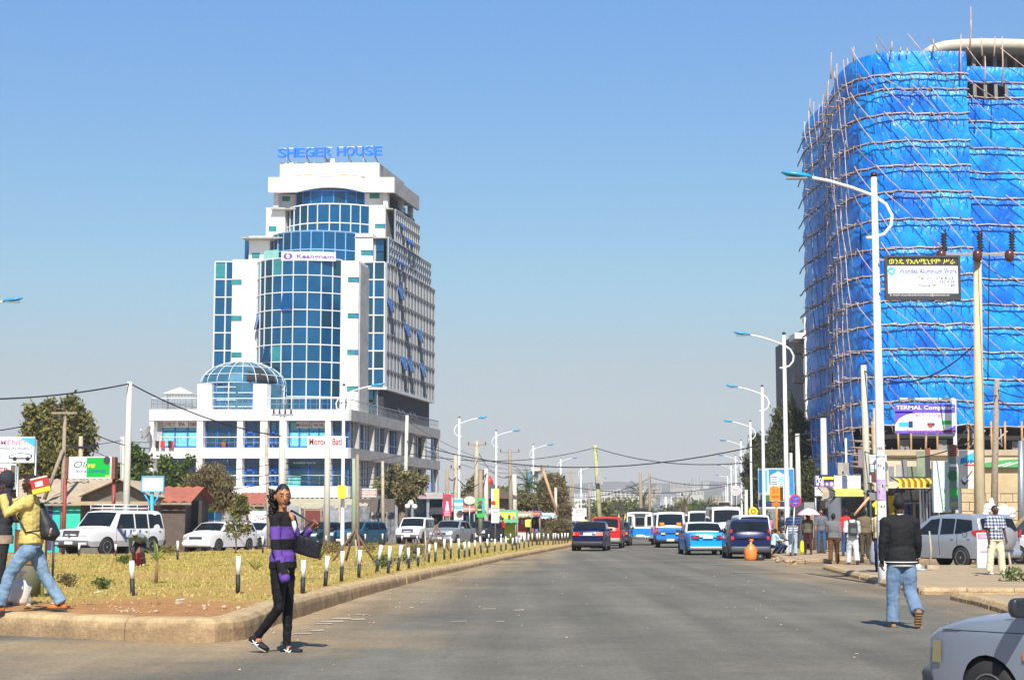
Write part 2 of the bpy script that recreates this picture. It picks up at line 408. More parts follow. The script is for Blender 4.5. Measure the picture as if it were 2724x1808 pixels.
T,p1,p2,p3=g2(2186,1514),g2(2280,1541),g2(2370,1567),g2(2450,1583)
pavement([ins(T,.15,-.2),ins(p1,.1),ins(p2,.1,.1),ins(p3,0,.15),(12,31.4),(26,33.5),(26,50),(9.6,49.6)],[(9.6,49.8),T,p1,p2,p3,(12,31.2),(26,33.3)])
q1,q2,q3=g2(2526,1597),g2(2600,1614),g2(2686,1641)
pavement([ins(q1,.1,-.1),ins(q2,.1),ins(q3,.1),(7.7,21.5),(24,22),(24,29.8),(9,29.6)],[(9,29.8),q1,q2,q3,(7.6,21.5),(24,21.8)])
STONE=mat('pale stone',(.42,.33,.22),.9,var=.25,vs=8)
def rocks(n,fn,lab,smin=.02,smax=.07,m=STONE):
 for k in range(n):
  x,y,z=fn();s=random.uniform(smin,smax);mb=MB()
  mb.ball((0,0,s*.35),(s,s*.8,s*.55),m,7,5)
  mb.v=[tuple(Vector(v)*(1+.8*noise.noise(Vector(v)/s*.9+Vector((k,0,0)))))for v in mb.v]
  o=mb.build('stone',base=False,label=lab,cat='stone',group=lab.split(' lying')[0]+'s');o.location=(x,y,z);o.rotation_euler=(0,0,random.random()*6)
def fn1():
 x=random.uniform(-7.5,-3.4);y=19.9+.62*max(0,-x-3.3)+random.random()*2.2;return x,y,iz(y)+.015
rocks(26,fn1,'small pale stone lying on the bare earth of the verge corner',.015,.05)
def fn2():
 g=G(random.uniform(2050,2160),random.uniform(1492,1506));return g.x,g.y,.12
rocks(9,fn2,'broken lump of kerb concrete lying at the pavement corner',.05,.11,mat('tan rubble',(.38,.28,.17),.9,var=.25,vs=9))
mb=MB();mb.ball((0,0,.03),(.06,.05,.045),STONE,8,5);o=mb.build('stone',base=False,label='lone orange stone on the road below the kerb corner',cat='stone');o.location=G(577,1709)
PB=MB();LT=MB();LM_=[mat('litter paper',(.62,.60,.56),.8),mat('litter blue plastic',(.15,.3,.5),.5),mat('litter brown',(.22,.13,.07),.9)]
for k in range(700):
 if k<360:x=random.uniform(-12,-3.3);y=19.9+.60*max(0,-x-3.3)+random.random()**1.5*4.5;z=iz(y)+.02
 elif k<520:y=random.uniform(19.5,60);x=interp(KERB,y)+.05+random.random()**2*1.3;z=.018
 elif k<600:x=random.uniform(8.5,13);y=random.uniform(30,50);z=.135
 else:x=random.uniform(-5,8);y=random.uniform(15.5,45);z=.016
 s=random.uniform(.006,.022);PB.ball((x,y,z+s*.3),(s,s*.9,s*.6),STONE,5,4)
for k in range(46):
 if k<30:x=random.uniform(-11,-3.4);y=20.2+.60*max(0,-x-3.3)+random.random()*7;z=iz(y)+.035
 else:y=random.uniform(22,55);x=random.uniform(9.3,12.5)if y>30 else random.uniform(-9,-4);z=.14 if y>30 else iz(y)+.035
 s=random.uniform(.02,.07);a=random.random()*6.28;p_=Vector((math.cos(a),math.sin(a),.1))*s;q_=Vector((-math.sin(a),math.cos(a),.2))*s*.6;c=Vector((x,y,z));LT.quad(c-p_-q_,c+p_-q_*.7,c+p_*.8+q_,c-p_+q_*.9,random.choice(LM_[:1]*4+LM_[1:]))
PB.build('pebbles',kind='stuff',label='tiny pebbles scattered on the earth and road edges',cat='pebbles',base=False)
LT.build('litter',kind='stuff',label='scraps of paper and plastic litter on the bare earth',cat='litter',base=False)
def B(u,v,z):return(-16-u+.193*v,168+v,z)
def U(px,py,v):return-16+.193*v-P(px,py,168+v).x
def Z(py,v):return P(900,py,168+v).z
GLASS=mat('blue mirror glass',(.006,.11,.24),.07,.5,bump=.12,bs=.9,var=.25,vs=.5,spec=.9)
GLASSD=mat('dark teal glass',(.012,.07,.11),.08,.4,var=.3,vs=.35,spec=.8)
GLASSG=mat('curtained green glass',(.04,.26,.27),.15,.2,var=.3,vs=1.6)
MULL=mat('white aluminium',(.78,.79,.80),.45,.0,var=.03)
BRIGHT=mat('sunlit white render',(.80,.785,.75),.7,var=.07,vs=.35,bump=.15,bs=4)  # lit copy of the white render, for faces towards the sun
SHADEW=mat('streaked white render with painted shade',(.42,.41,.38),.8,var=.22,vs=1.0)  # shaded copy of the white render, its grey paints the side faces' shade
STRIPE=mat('grey cladding',(.30,.30,.29),.6,var=.15,vs=1.2)
AH=thing('office_tower','white stepped office tower with curved blue glass front and dome over its podium','building',B(0,0,0))
def bpart(mb,name,parent=None,**k):return mb.build(name,parent or AH,world=True,**k)
def wallbox(u0,u1,v0,v1,z0,z1,m=BRIGHT,name='wall'):
 mb=MB();mb.box(u1,u0,v0,v1,z0,z1,m,B);return bpart(mb,name)
_pn=[0]
def pane(a,b,z0,z1,m,ins=.05,th=.03,tilt=0.,parent=None):
 """glass pane between plan points a, b (u,v)"""
 A0,B0=Vector(B(a[0],a[1],0)),Vector(B(b[0],b[1],0));d=(B0-A0);L=d.length;d.normalize();nn=Vector((d.y,-d.x,0))
 if nn.y>0 and abs(nn.y)>.3:nn=-nn
 p,q=A0+d*ins,B0-d*ins
 t=nn*tilt;mb=MB()
 c=[p+Vector((0,0,z0+ins)),q+Vector((0,0,z0+ins)),q+Vector((0,0,z1-ins)),p+Vector((0,0,z1-ins))]
 c[0]=c[0]+t;c[1]=c[1]+t
 c2=[w-nn*th for w in c]
 mb.add(c+c2,[(0,1,2,3),(7,6,5,4),(0,4,5,1),(1,5,6,2),(2,6,7,3),(3,7,4,0)],m)
 if tilt:
  for i,j in((0,1),(1,2),(2,3),(3,0)):mb.tube([c[i],c[j]],.05,BLUEF,4)
 _pn[0]+=1
 return bpart(mb,'pane',parent)
def mull(pts,w,dp,m=MULL,name='mullion',parent=None):
 """bars along consecutive 3d points, w wide; a square tube"""
 mb=MB()
 for a,b in zip(pts,pts[1:]):mb.tube([a,b],w*.7,m,4,smooth=False)
 return bpart(mb,name,parent)
def arc_glass(pl,pr,v_of,zs,phis,framem=MULL,rnd=0,hrows=True,dark=None,doors=()):
 """curved glass bay. pl/pr: u at left/right; phis list of angles (deg) left to right"""
 ph=[R(a)for a in phis];Rr=(pl-pr)/(math.sin(ph[-1])-math.sin(ph[0]));uc=pr+Rr*math.sin(ph[-1]);vc=v_of+Rr*math.cos(ph[-1])
 pts=[(uc-Rr*math.sin(a),vc-Rr*math.cos(a))for a in ph]
 back=MB()
 for a,b in zip(pts,pts[1:]):
  back.box(0,1,0,1,zs[0],zs[-1],DARK,lambda x,y,z,a=a,b=b:B(a[0]+(b[0]-a[0])*x,a[1]+(b[1]-a[1])*x+.25+y*.2,z))
 bpart(back,'wall')
 for i,(a,b)in enumerate(zip(pts,pts[1:])):
  for j in range(len(zs)-1):
   mid=(ph[i]+ph[i+1])/2
   m=GLASS if mid>R(-28)else GLASSD  # panes turned left get darker glass, their dimmer reflection put into the colour
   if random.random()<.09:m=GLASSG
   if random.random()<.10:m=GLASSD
   tilt=.35 if(i,j)in doors else 0
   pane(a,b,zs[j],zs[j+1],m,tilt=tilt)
 for a in pts:mull([Vector(B(a[0],a[1]-.05,zs[0])),Vector(B(a[0],a[1]-.05,zs[-1]))],.08,.1,framem)
 for z in(zs if hrows else(zs[0],zs[-1])):mull([Vector(B(a[0],a[1]-.05,z))for a in pts],.09,.1,framem)
 return pts
ZT=[12.5,11.4,8.7,7.66,4.9,3.8]
WD,SL=20.0,37.5
for zt,zb in((12.5,11.4),(8.7,7.66),(4.9,3.8)):
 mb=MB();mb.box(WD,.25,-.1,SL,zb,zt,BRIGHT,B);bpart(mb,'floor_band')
 mb=MB();mb.box(.25,-.05,-.1,SL,zb,zt,STRIPE if False else SHADEW,B);bpart(mb,'floor_band')  # side end of the band uses the render with shade painted in
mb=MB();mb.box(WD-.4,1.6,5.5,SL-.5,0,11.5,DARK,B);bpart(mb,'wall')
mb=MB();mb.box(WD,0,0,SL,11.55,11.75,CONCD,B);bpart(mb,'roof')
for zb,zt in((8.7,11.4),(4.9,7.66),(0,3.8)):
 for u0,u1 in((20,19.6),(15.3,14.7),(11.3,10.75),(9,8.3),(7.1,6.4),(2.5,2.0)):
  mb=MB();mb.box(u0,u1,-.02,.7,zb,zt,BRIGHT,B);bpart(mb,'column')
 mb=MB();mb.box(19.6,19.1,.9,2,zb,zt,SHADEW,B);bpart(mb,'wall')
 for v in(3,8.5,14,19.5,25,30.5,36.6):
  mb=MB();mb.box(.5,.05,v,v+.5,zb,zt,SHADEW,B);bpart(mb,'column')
CURT=mat('turquoise curtain',(.15,.50,.50),.8,var=.3,vs=3)
def shop_bay(u0,u1,z0,z1,n,v=1.0,glass=None,door=None,transom=.62):
 w=(u0-u1)/n;fr=MB();zt=z0+(z1-z0)*transom
 for i in range(n+1):
  u=u0-w*i;fr.box(u+.06,u-.06,v-.08,v+.05,z0,z1,BLUEF,B)
 fr.box(u0,u1,v-.075,v+.05,z1-.1,z1,BLUEF,B);fr.box(u0,u1,v-.075,v+.05,z0,z0+.1,BLUEF,B)
 fr.box(u0,u1,v-.072,v+.05,zt-.04,zt+.04,BLUEF,B)
 o=bpart(fr,'window')
 if door is not None:
  d=MB();u=u0-w*door
  for a,b,c,e in((u,u-.14,z0+.1,zt),(u-w+.14,u-w,z0+.1,zt),(u,u-w,z0+1.0,z0+1.18),(u,u-w,z0+.1,z0+.3),(u,u-w,zt-.2,zt-.02)):
   d.box(a,b,v-.12,v-.085,c,e,BLUEF,B)
  bpart(d,'door_frame',o)
 for i in range(n):
  for a,b in((z0+.1,zt-.04),(zt+.04,z1-.1)):
   m=glass or random.choice([GLASSD,GLASSD,GLASSG,GLASS])
   mb=MB();mb.box(u0-w*i-.07,u0-w*(i+1)+.07,v,v+.03,a,b,m,B);bpart(mb,'pane',o)
for(z0,z1),seq in(((8.7,11.4),((19.1,15.3,3,CURT,None),(14.7,11.3,3,GLASSD,None),(10.75,9,2,GLASSD,0),(8.3,7.1,2,None,0),(6.4,2.5,4,CURT,None),(2.0,.5,1,GLASSD,None))),((4.9,7.66),((19.1,15.3,3,GLASSD,None),(14.7,11.3,3,GLASSD,None),(10.75,9,2,GLASSD,0),(8.3,7.1,2,GLASSD,0),(6.4,2.5,2,GLASSD,None),(2.0,.5,1,GLASSD,None)))):
 for u0,u1,n,g,d in seq:shop_bay(u0,u1,z0,z1,n,glass=g,door=d)
for z0,z1 in((8.7,11.4),(4.9,7.66),(.2,3.8)):
 mb=MB();mb.box(1.0,.9,1.5,30.5,z0,z1,GLASSD,B);bpart(mb,'window_band',kind='stuff')
 fr=MB();v=1.6
 while v<30.4:
  fr.box(.88,.80,v,v+.09,z0,z1,MULL if random.random()<.7 else BLUEF,B);v+=.85+.25*random.random()
 fr.box(.88,.80,1.5,30.5,z0+.9,z0+1.0,STEEL,B)
 bpart(fr,'mullion',kind='stuff')
 mb=MB();mb.box(.35,.2,34.5,34.8,z0,z1,BLUEF,B);bpart(mb,'column')
 mb=MB();mb.box(.4,.3,34.9,36.6,z0,z1,GLASSD,B);bpart(mb,'pane')
def railing(pts,h,m1=MULL,m2=STEEL,step=.55):
 mb=MB();up=Vector((0,0,h))
 for a,b in zip(pts,pts[1:]):
  a,b=Vector(a),Vector(b);mb.tube([a+up,b+up],.05,m1,5);mb.tube([a+up*.5,b+up*.5],.02,m2,4)
  n=max(1,int((b-a).length/step))
  for i in range(n+1):q=a+(b-a)*i/n;mb.tube([q,q+up],.022,m2,4,cap=False)
 return bpart(mb,'railing')
railing([B(19.9,.1,12.5),B(.1,.1,12.5)],1.1);railing([B(.1,.3,12.5),B(.1,37,12.5)],1.0,STEEL,STEEL,.5);railing([B(19.9,.1,12.5),B(19.9,12,12.5)],1.0,STEEL,STEEL)
railing([B(19.1,.15,8.7),B(.3,.15,8.7)],1.05,MULL,STEEL,.9);railing([B(19.1,.15,4.9),B(.3,.15,4.9)],1.05,MULL,STEEL,.9)
railing([B(.15,31,8.7),B(.15,37,8.7)],1.0,STEEL,STEEL)
def banner(u0,u1,z0,z1,txt,col,v=.05,back=WHITE,name='shop_banner',font='bold',pad=.12):
 mb=MB();mb.box(u0,u1,v,v+.04,z0,z1,back,B)
 o=bpart(mb,name)
 t=MB();w=u0-u1
 t.text(txt,0,1,0,z0+(z1-z0)*.18,z0+(z1-z0)*.82,col,font,X=lambda x,y,z:B(u0-w*pad-w*(1-2*pad)*x,v-.012+y,z));bpart(t,'lettering',o)
RTXT=mat('dark red lettering',(.35,.01,.02),.6,var=0)
PTXT=mat('purple lettering',(.16,.05,.55),.6,var=0)
banner(19.05,17.85,10.75,11.38,'LOVELY',RTXT,.85,pad=.03);banner(17.8,16.5,10.75,11.38,'SPA',RTXT,.85,pad=.25);banner(16.45,15.3,10.75,11.38,'STEAM BASTH',RTXT,.85,pad=.02)
banner(5.7,4.2,10.7,11.3,'MASSAGE',RTXT,.85,pad=.02);banner(4.1,2.8,10.7,11.3,'FACIAL',RTXT,.85,pad=.1)
banner(4.3,.5,8.75,9.85,'Moroco Bath',RTXT,-.05,pad=.05)
BS=MB();BS.text('BARBER SHOP',0,1,0,7.1,7.3,WHITE,'bold',X=lambda x,y,z:B(5.9-2.2*x,.8+y,z));bpart(BS,'lettering')
for txt,u0,u1,z0,z1 in(('HAIR',5.6,5.0,6.75,6.9),('SALON',3.8,2.9,6.7,6.9),('cut & style',5.9,4.6,6.2,6.4),('colour',4.0,3.1,6.15,6.35)):pass
BN=MB();BN.box(6.3,5.0,.3,.32,4.95,5.9,CURT,B);bpart(BN,'curtain')
z_core=Z(698,12.6)-.3
mb=MB();mb.box(16.6,.35,13.2,33.5,12.5,z_core,DARK,B);bpart(mb,'wall')
z_b,z_t=Z(1029,12.6),Z(698,12.6)
rows=[z_b+(z_t-z_b)*i/7 for i in range(8)]
ru=U(965,900,12.6);ru2=U(1023,900,12.6)
for i in range(2):
 a=ru+(ru2-ru)*i/2;b=ru+(ru2-ru)*(i+1)/2
 for j in range(7):
  pane((a,12.55),(b,12.55),rows[j],rows[j+1],GLASS if random.random()<.6 else GLASSD)
for u in(ru,(ru+ru2)/2,ru2):mull([Vector(B(u,12.5,rows[0])),Vector(B(u,12.5,rows[-1]))],.12,.1)
for z in rows:mull([Vector(B(ru,12.5,z)),Vector(B(ru2,12.5,z))],.12,.1)
for j in range(2):pane((ru,12.7),((ru+ru2)/2,12.7),12.6+j*1.7,14.2+j*1.7,GLASSD)
SMULL=mat('mullion with painted shade',(.34,.35,.36),.5,.2,var=.08)  # white mullion with the side face's shade painted in as grey
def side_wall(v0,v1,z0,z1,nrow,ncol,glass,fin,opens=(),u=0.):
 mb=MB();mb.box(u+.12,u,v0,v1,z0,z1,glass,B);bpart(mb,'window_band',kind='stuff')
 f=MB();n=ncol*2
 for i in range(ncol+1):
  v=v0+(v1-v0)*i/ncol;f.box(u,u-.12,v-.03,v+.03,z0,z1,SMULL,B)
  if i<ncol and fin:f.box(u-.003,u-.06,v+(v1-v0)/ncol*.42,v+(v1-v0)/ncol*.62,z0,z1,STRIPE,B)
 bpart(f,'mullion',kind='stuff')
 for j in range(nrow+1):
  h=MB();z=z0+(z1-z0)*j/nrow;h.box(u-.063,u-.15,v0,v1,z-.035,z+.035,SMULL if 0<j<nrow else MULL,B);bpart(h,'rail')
 for i,j in opens:
  va,vb=v0+(v1-v0)*i/ncol,v0+(v1-v0)*(i+1)/ncol;za,zb=z0+(z1-z0)*j/nrow,z0+(z1-z0)*(j+1)/nrow
  o=MB();c=[B(u-.15,va,zb),B(u-.15,vb,zb),B(u-.5,vb,za+.5),B(u-.5,va,za+.5)];o.quad(*c,GLASS)
  for k in range(4):o.tube([c[k],c[(k+1)%4]],.05,BLUEF,4)
  bpart(o,'window')
VE=34.2
side_wall(12.6,VE,z_b,z_t,7,15,GLASSD,True,((4,1),(6,1),(10,1),(9,3),(3,5),(5,3),(0,4)))
mb=MB();mb.box(3.1,-.15,12.5,VE,z_b-.25,z_b,MULL,B);bpart(mb,'soffit')
mb=MB();mb.box(1.2,1.0,12.8,VE-.5,12.5,z_b,GLASSD,B);bpart(mb,'window_band')
f=MB()
for i in range(24):f.box(1.0,.9,13+i*.86,13.1+i*.86,12.5,z_b,STEEL,B)
bpart(f,'mullion',kind='stuff')
for i in(7,9,13,15):
 o=MB();c=[B(.9,13+i*.86,15.2),B(.9,13.8+i*.86,15.2),B(.1,13.8+i*.86,13.2),B(.1,13+i*.86,13.2)];o.quad(*c,GLASSD)
 for k in range(4):o.tube([c[k],c[(k+1)%4]],.05,STEEL,4)
 bpart(o,'window')
la,lb=U(569,900,12.3),U(616,900,12.3)
for i in range(2):
 a=la+(lb-la)*(0 if i==0 else .62);b=la+(lb-la)*(.62 if i==0 else 1)
 for j in range(8):
  zz=rows[0]-1.9 if j==0 else rows[j-1]
  pane((a,12.3),(b,12.3),zz,rows[j],GLASS if random.random()<.92 else GLASSG)
for u in(la,la+(lb-la)*.62):mull([Vector(B(u,12.25,12.5)),Vector(B(u,12.25,rows[-1]))],.11,.1)
for z in rows:mull([Vector(B(la,12.25,z)),Vector(B(lb,12.25,z))],.11,.1)
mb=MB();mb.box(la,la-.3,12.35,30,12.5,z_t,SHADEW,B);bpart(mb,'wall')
def slot_windows(u0,u1,v,zlist,w,h=.55,right=True):
 for z in zlist:
  mb=MB();ua=u1+.0 if right else u0
  mb.box(ua+w,ua,v-.03,v+.4,z,z+h,GLASSG,B);o=bpart(mb,'window')
  k=MB();e=ua if right else ua
  k.box(e+.14,e,v-.06,v-.032,z,z+h,BLUEF,B);k.box(ua+w,ua,v-.06,v-.032,z+h-.06,z+h,DARK,B);bpart(k,'frame',o)
v1=9.0;zt1=Z(692,9.);zp=Z(694,9.)
pr,pl=U(907,900,v1),U(662,900,v1)
zrows=[12.5+(zt1-12.5)*i/9 for i in range(10)]
PH=[-68,-61,-51,-41,-29,-17,-5,9,22,33,42]
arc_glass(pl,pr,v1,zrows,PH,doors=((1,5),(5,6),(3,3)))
ur,url=U(953,900,v1),pr
wallbox(url,ur,8.9,13,12.5,zp);wallbox(U(616,900,11.2),pl,11.1,14,12.5,Z(690,11.1))
mb=MB();mb.box(ur+.02,ur-.12,9.2,12.8,12.5,zp-.3,SHADEW,B);bpart(mb,'wall')
slot_windows(url,ur,8.9,[Z(y,8.9)for y in(1041,944,847,751)],U(924,900,8.9)-ur)
slot_windows(0,0,11.1,[Z(y,11.1)for y in(950,853,759)],.9,right=False)if False else None
for y in(950,853,757):
 mb=MB();u0,u1=U(616,y,11.1)+.02,U(643,y,11.1);mb.box(u0,u1,11.05,11.5,Z(y,11.1),Z(y,11.1)+.55,GLASSG,B);bpart(mb,'window')
def arc_roof(pl,pr,v_of,z,phis,vb,th=.15):
 ph=[R(a)for a in phis];Rr=(pl-pr)/(math.sin(ph[-1])-math.sin(ph[0]));uc=pr+Rr*math.sin(ph[-1]);vc=v_of+Rr*math.cos(ph[-1])
 pts=[(uc-Rr*math.sin(a),vc-Rr*math.cos(a)-.02)for a in ph]
 poly=pts+[(pr,vb),(pl,vb)];mb=MB();n=len(poly)
 mb.add([B(a,b,z-th)for a,b in poly]+[B(a,b,z)for a,b in poly],[tuple(range(n)),tuple(range(2*n-1,n-1,-1))]+[(i,i+n,(i+1)%n+n,(i+1)%n)for i in range(n)],MULL)
 bpart(mb,'roof')
arc_roof(pl,pr,v1,zt1+.05,PH,18)
v2=13.5;zb2=zt1;zt2=Z(620,v2)
r2,l2=U(946,660,v2),U(706,660,v2);PH2=[-66,-56,-46,-36,-25,-14,-3,9,20,30,40]
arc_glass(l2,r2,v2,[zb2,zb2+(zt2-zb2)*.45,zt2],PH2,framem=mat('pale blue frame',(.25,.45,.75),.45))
mb=MB();mb.box(r2,U(992,660,v2),v2-.1,v2+4,zb2-1.5,Z(621,v2),BRIGHT,B);bpart(mb,'wall')
mb=MB();mb.box(U(663,660,v2+1.5),l2,v2+1.4,v2+5,zb2-1,Z(628,v2+1.4),BRIGHT,B);bpart(mb,'wall')
slot_windows(r2,U(992,660,v2),v2-.1,[Z(680,v2)],U(961,660,v2)-U(992,660,v2),.6)
mb=MB();mb.box(U(670,680,v2+1.4),U(691,680,v2+1.4),v2+1.35,v2+1.5,Z(687,v2+1.4),Z(673,v2+1.4),GLASSG,B);bpart(mb,'window')
zc2=Z(630,12.8)
mb=MB();mb.box(U(655,660,19),.15,19,32.2,z_t-.2,zc2,DARK,B);bpart(mb,'wall')
pane((U(1000,660,14),14),(U(1022,660,14)+.0,14),z_t,(z_t+zc2)/2,GLASSD);pane((U(1000,660,14),14),(U(1022,660,14),14),(z_t+zc2)/2,zc2,GLASS)
mb=MB();mb.box(U(989,660,14),U(1000,660,14),14,18,z_t-1,zc2,SHADEW,B);bpart(mb,'wall')
side_wall(13.2,32.2,z_t,zc2,3,19,mat('sky blue side glass',(.10,.22,.32),.12,.3,var=.2),False,((3,0),(5,0)))
pane((U(650,660,16),16),(U(664,660,16),16),Z(695,16),Z(637,16),GLASS)
arc_roof(l2,r2,v2,zt2+.05,PH2,24)
mb=MB();mb.box(16.5,0,13,VE,z_t-.1,z_t+.05,CONC,B);bpart(mb,'roof')
BV=6.7
def bcurve(x,y,z):
 s=x;u=U(751,680,BV+1.2)+(U(893,680,BV+1.2)-U(751,680,BV+1.2))*s
 return B(u,BV+1.2-.5*math.sin(math.pi*min(1,s*.8+.2))+y,z)
zk0,zk1=Z(690,BV),Z(666,BV)
mb=MB()
for i in range(6):mb.box(i/6,(i+1)/6,0,.06,zk0,zk1,WHITE,bcurve)
kb=bpart(mb,'banner');t=MB();t.text('Keangnam',.30,.97,0,zk0+.12,zk1-.30,PTXT,'bold',X=lambda x,y,z:bcurve(x,-.03+y,z))
n=20;cz=(zk0+zk1)/2
t.add([bcurve(.13+.09*math.cos(6.283*i/n),-.03,cz+.33*math.sin(6.283*i/n))for i in range(n)],[tuple(range(n))],PTXT);bpart(t,'lettering',kb)
t=MB();t.add([bcurve(.13+.035*math.cos(6.283*i/n),-.045,cz+.23*math.sin(6.283*i/n))for i in range(n)],[tuple(range(n))],WHITE);bpart(t,'emblem',kb)
mb=MB();mb.box(0,1,0,.05,0,1,mat('pale green banner',(.25,.55,.48),.6),lambda x,y,z:B(U(702,680,9)+(U(751,680,9)-U(702,680,9))*x,9-1.2*x+y,Z(691,9)+(Z(668,9)-Z(691,9))*z));bpart(mb,'banner')
v3=15.3;zb3=zt2;zt3=Z(546,v3);l3,r3=U(751,580,v3),U(983,580,v3);PH3=[-60,-52,-43,-33,-23,-12,0,10,20,29,38]
zg3=Z(549,v3)
arc_glass(l3,r3,v3,[zb3,zb3+(zg3-zb3)*.37,zg3],PH3)
mb=MB();mb.box(r3,U(1025,580,v3),v3-.1,v3+4,zb3-.5,zt3,BRIGHT,B);bpart(mb,'wall')
mb=MB();mb.box(U(1025,580,v3)+.02,U(1025,580,v3)-.05,v3,v3+2,zb3-.5,zt3-.2,SHADEW,B);bpart(mb,'wall')
mb=MB();mb.box(U(709,580,v3+1),l3,v3+.9,v3+5,zb3-.5,Z(553,v3+1),BRIGHT,B);bpart(mb,'wall')
slot_windows(r3,U(1025,610,v3),v3-.1,[Z(608,v3)],U(998,580,v3)-U(1025,580,v3),.5)
mb=MB();mb.box(U(716,580,v3+1),U(737,580,v3+1),v3+.85,v3+1,Z(616,v3+1),Z(602,v3+1),GLASSG,B);bpart(mb,'window')
mb=MB();mb.box(13,.6,20,27,zc2,36.5,DARK,B);bpart(mb,'wall')
side_wall(15.8,26.6,zc2,Z(557,15.8),3,12,GLASSD,True,((2,1),(5,0),(7,0)),u=-.02)
mb=MB();mb.box(16,0,13.4,32,zc2-.05,zc2+.1,CONC,B);bpart(mb,'roof')
arc_roof(l3,r3,v3,zg3+.1,PH3,26)
mb=MB();mb.box(13.6,.1,15.5,27,Z(557,15.8)-.05,Z(557,15.8)+.08,CONC,B);bpart(mb,'roof')
v4=17.0;zb4=zg3;zc=Z(513,v3);l4,r4=U(788,520,v4),U(969,520,v4);PH4=[-38,-28,-18,-6,6,18,28,36]
arc_glass(l4,r4,v4,[zb4,zc+.4],PH4,framem=mat('blue frame',(.08,.25,.8),.4),hrows=False)
for a,b,vv in((969,1020,v4+.05),(744,789,v4+.6)):
 mb=MB();mb.box(U(a,520,vv),U(b,520,vv),vv,vv+3,zb4,zc+.3,BRIGHT,B);bpart(mb,'wall')
mb=MB();mb.box(U(983,520,v4),U(1009,520,v4),v4,v4+.06,Z(528,v4),Z(514,v4),GLASSG,B);bpart(mb,'window')
mb=MB();mb.box(U(751,520,v4+.6),U(772,520,v4+.6),v4+.55,v4+.62,Z(533,v4),Z(520,v4),GLASSG,B);bpart(mb,'window')
for a,b,vv in((728,740,v3+.9),(1020,1031,v3+.5)):
 mb=MB();mb.box(U(a,520,vv),U(b,520,vv),vv,vv+.8,zb4-.3,zc+.3,BRIGHT,B);bpart(mb,'column')
for v in(20.2,24.5):
 mb=MB();mb.box(.8,.3,v,v+.7,zb4-.5,zc+.3,SHADEW,B);bpart(mb,'column')
mb=MB();mb.box(1.5,1.4,17,26,zb4-.6,zc+.3,GLASSD,B);bpart(mb,'window_band')
zk=Z(473,v3);cl,cr=U(716,490,v3),-.15
mb=MB();N=16;lu,ru_=U(789,500,v3),U(969,500,v3);low=[]
for i in range(N+1):
 s=i/N;low.append((lu+(ru_-lu)*s,.55*math.sin(math.pi*s)))
poly=[(cl,zk),(cl,zc)]+[(U(750,500,v3),zc)]+[(u,zc+.05+h)for u,h in low]+[(cr,zc),(cr,zk)]
n=len(poly)
mb.add([B(u,v3-.3,z)for u,z in poly]+[B(u,v3+.1,z)for u,z in poly],[tuple(range(n)),tuple(range(2*n-1,n-1,-1))]+[(i,i+n,(i+1)%n+n,(i+1)%n)for i in range(n)],BRIGHT);bpart(mb,'parapet')
mb=MB();mb.box(cr+.3,cr,v3+.1,26.2,zc+.05,zk,SHADEW,B);bpart(mb,'parapet')
mb=MB();mb.box(cl,cr+.3,v3+.1,26.2,zc+.6,zc+.75,SHADEW,B);bpart(mb,'soffit')
zr=Z(434,v3)
mb=MB();mb.box(U(746,450,v3),U(1008,450,v3),v3-.15,v3+.2,zk-.7,zr,BRIGHT,B);bpart(mb,'parapet')
mb=MB();mb.box(U(1008,450,v3)+.02,U(1008,450,v3)-.1,v3,25.8,zk,zr-.05,SHADEW,B);bpart(mb,'parapet')
mb=MB();mb.box(U(1008,450,v3)+6,U(1008,450,v3)+5.0,v3+.3,18,zr-.3,zr+.55,WHITE,B);bpart(mb,'roof_hood')
ln=[Vector(B(U(780,470,v3)+(U(973,470,v3)-U(780,470,v3))*s,v3-.38,Z(475,v3)+.42*math.sin(math.pi*(.12+.8*s))))for s in[i/12 for i in range(13)]]
mb=MB();mb.tube(ln,.045,mat('ochre line',(.45,.30,.12),.7),4);bpart(mb,'ledge')
LB=mat('blue sign letters',(.01,.17,.85),.4,var=.03);LW=mat('painted letter highlight',(.85,.9,.95),.4,var=0)
sg=thing('rooftop_sign','blue capital letters reading SHEGER HOUSE on posts above the white tower roof','sign',B(U(880,410,v3),v3,zr))
xl,xr,za,zb_=U(744,410,v3),U(1020,410,v3),Z(423,v3),Z(396,v3)
words=[('S',0),('H',1),('E',2),('G',3),('E',4),('R',5),('H',6.45),('O',7.45),('U',8.45),('S',9.45),('E',10.45)]
for ch,k in words:
 t=MB();w=(xl-xr)/11.35;u0=xl-w*k
 t.text(ch,0,1,0,za+.003*k*8,zb_+.003*k*8-.10,LB,'bold',X=lambda x,y,z:B(u0-w*.92*x,v3-.5+y*60,z))
 w2=w*.92;t.box(u0-w2*.1,u0-w2*.9,v3-.42,v3-.2,zb_+.003*k*8-.10,zb_+.003*k*8-.02,LW,B)  # white bar paints the light caught on the letter's top
 t.build('letter',sg,world=True)
for k in(.9,3.0,5.0,7.6,9.2,10.5):
 w=(xl-xr)/11.35;mb=MB();u0=xl-w*k;mb.tube([B(u0,v3+.1,zr-.2),B(u0,v3-.4,za+.1)],.05,MULL,5);mb.tube([B(u0-.3,v3+.6,zr-.2),B(u0,v3-.35,za+.3)],.05,CONCD,5);mb.build('post',sg,world=True)
vD=6.3;uD=U(648,1000,vD);RD=4.2;zD0=Z(1021,vD-2);zD1=Z(962,vD)
RIB=mat('pale dome rib',(.62,.68,.70),.4,var=.05);DG=mat('grey green dome glass',(.05,.17,.25),.12,.3,var=.25,vs=.8)
def dp(a,e,r=1.):
 an=R(90)*e;rr=RD*math.cos(an)*r if e<1 else .25
 return B(uD+rr*math.sin(a),vD-rr*math.cos(a),zD0+(zD1-zD0)*math.sin(an)*r)
es=[0,.24,.5,.78];NR=20
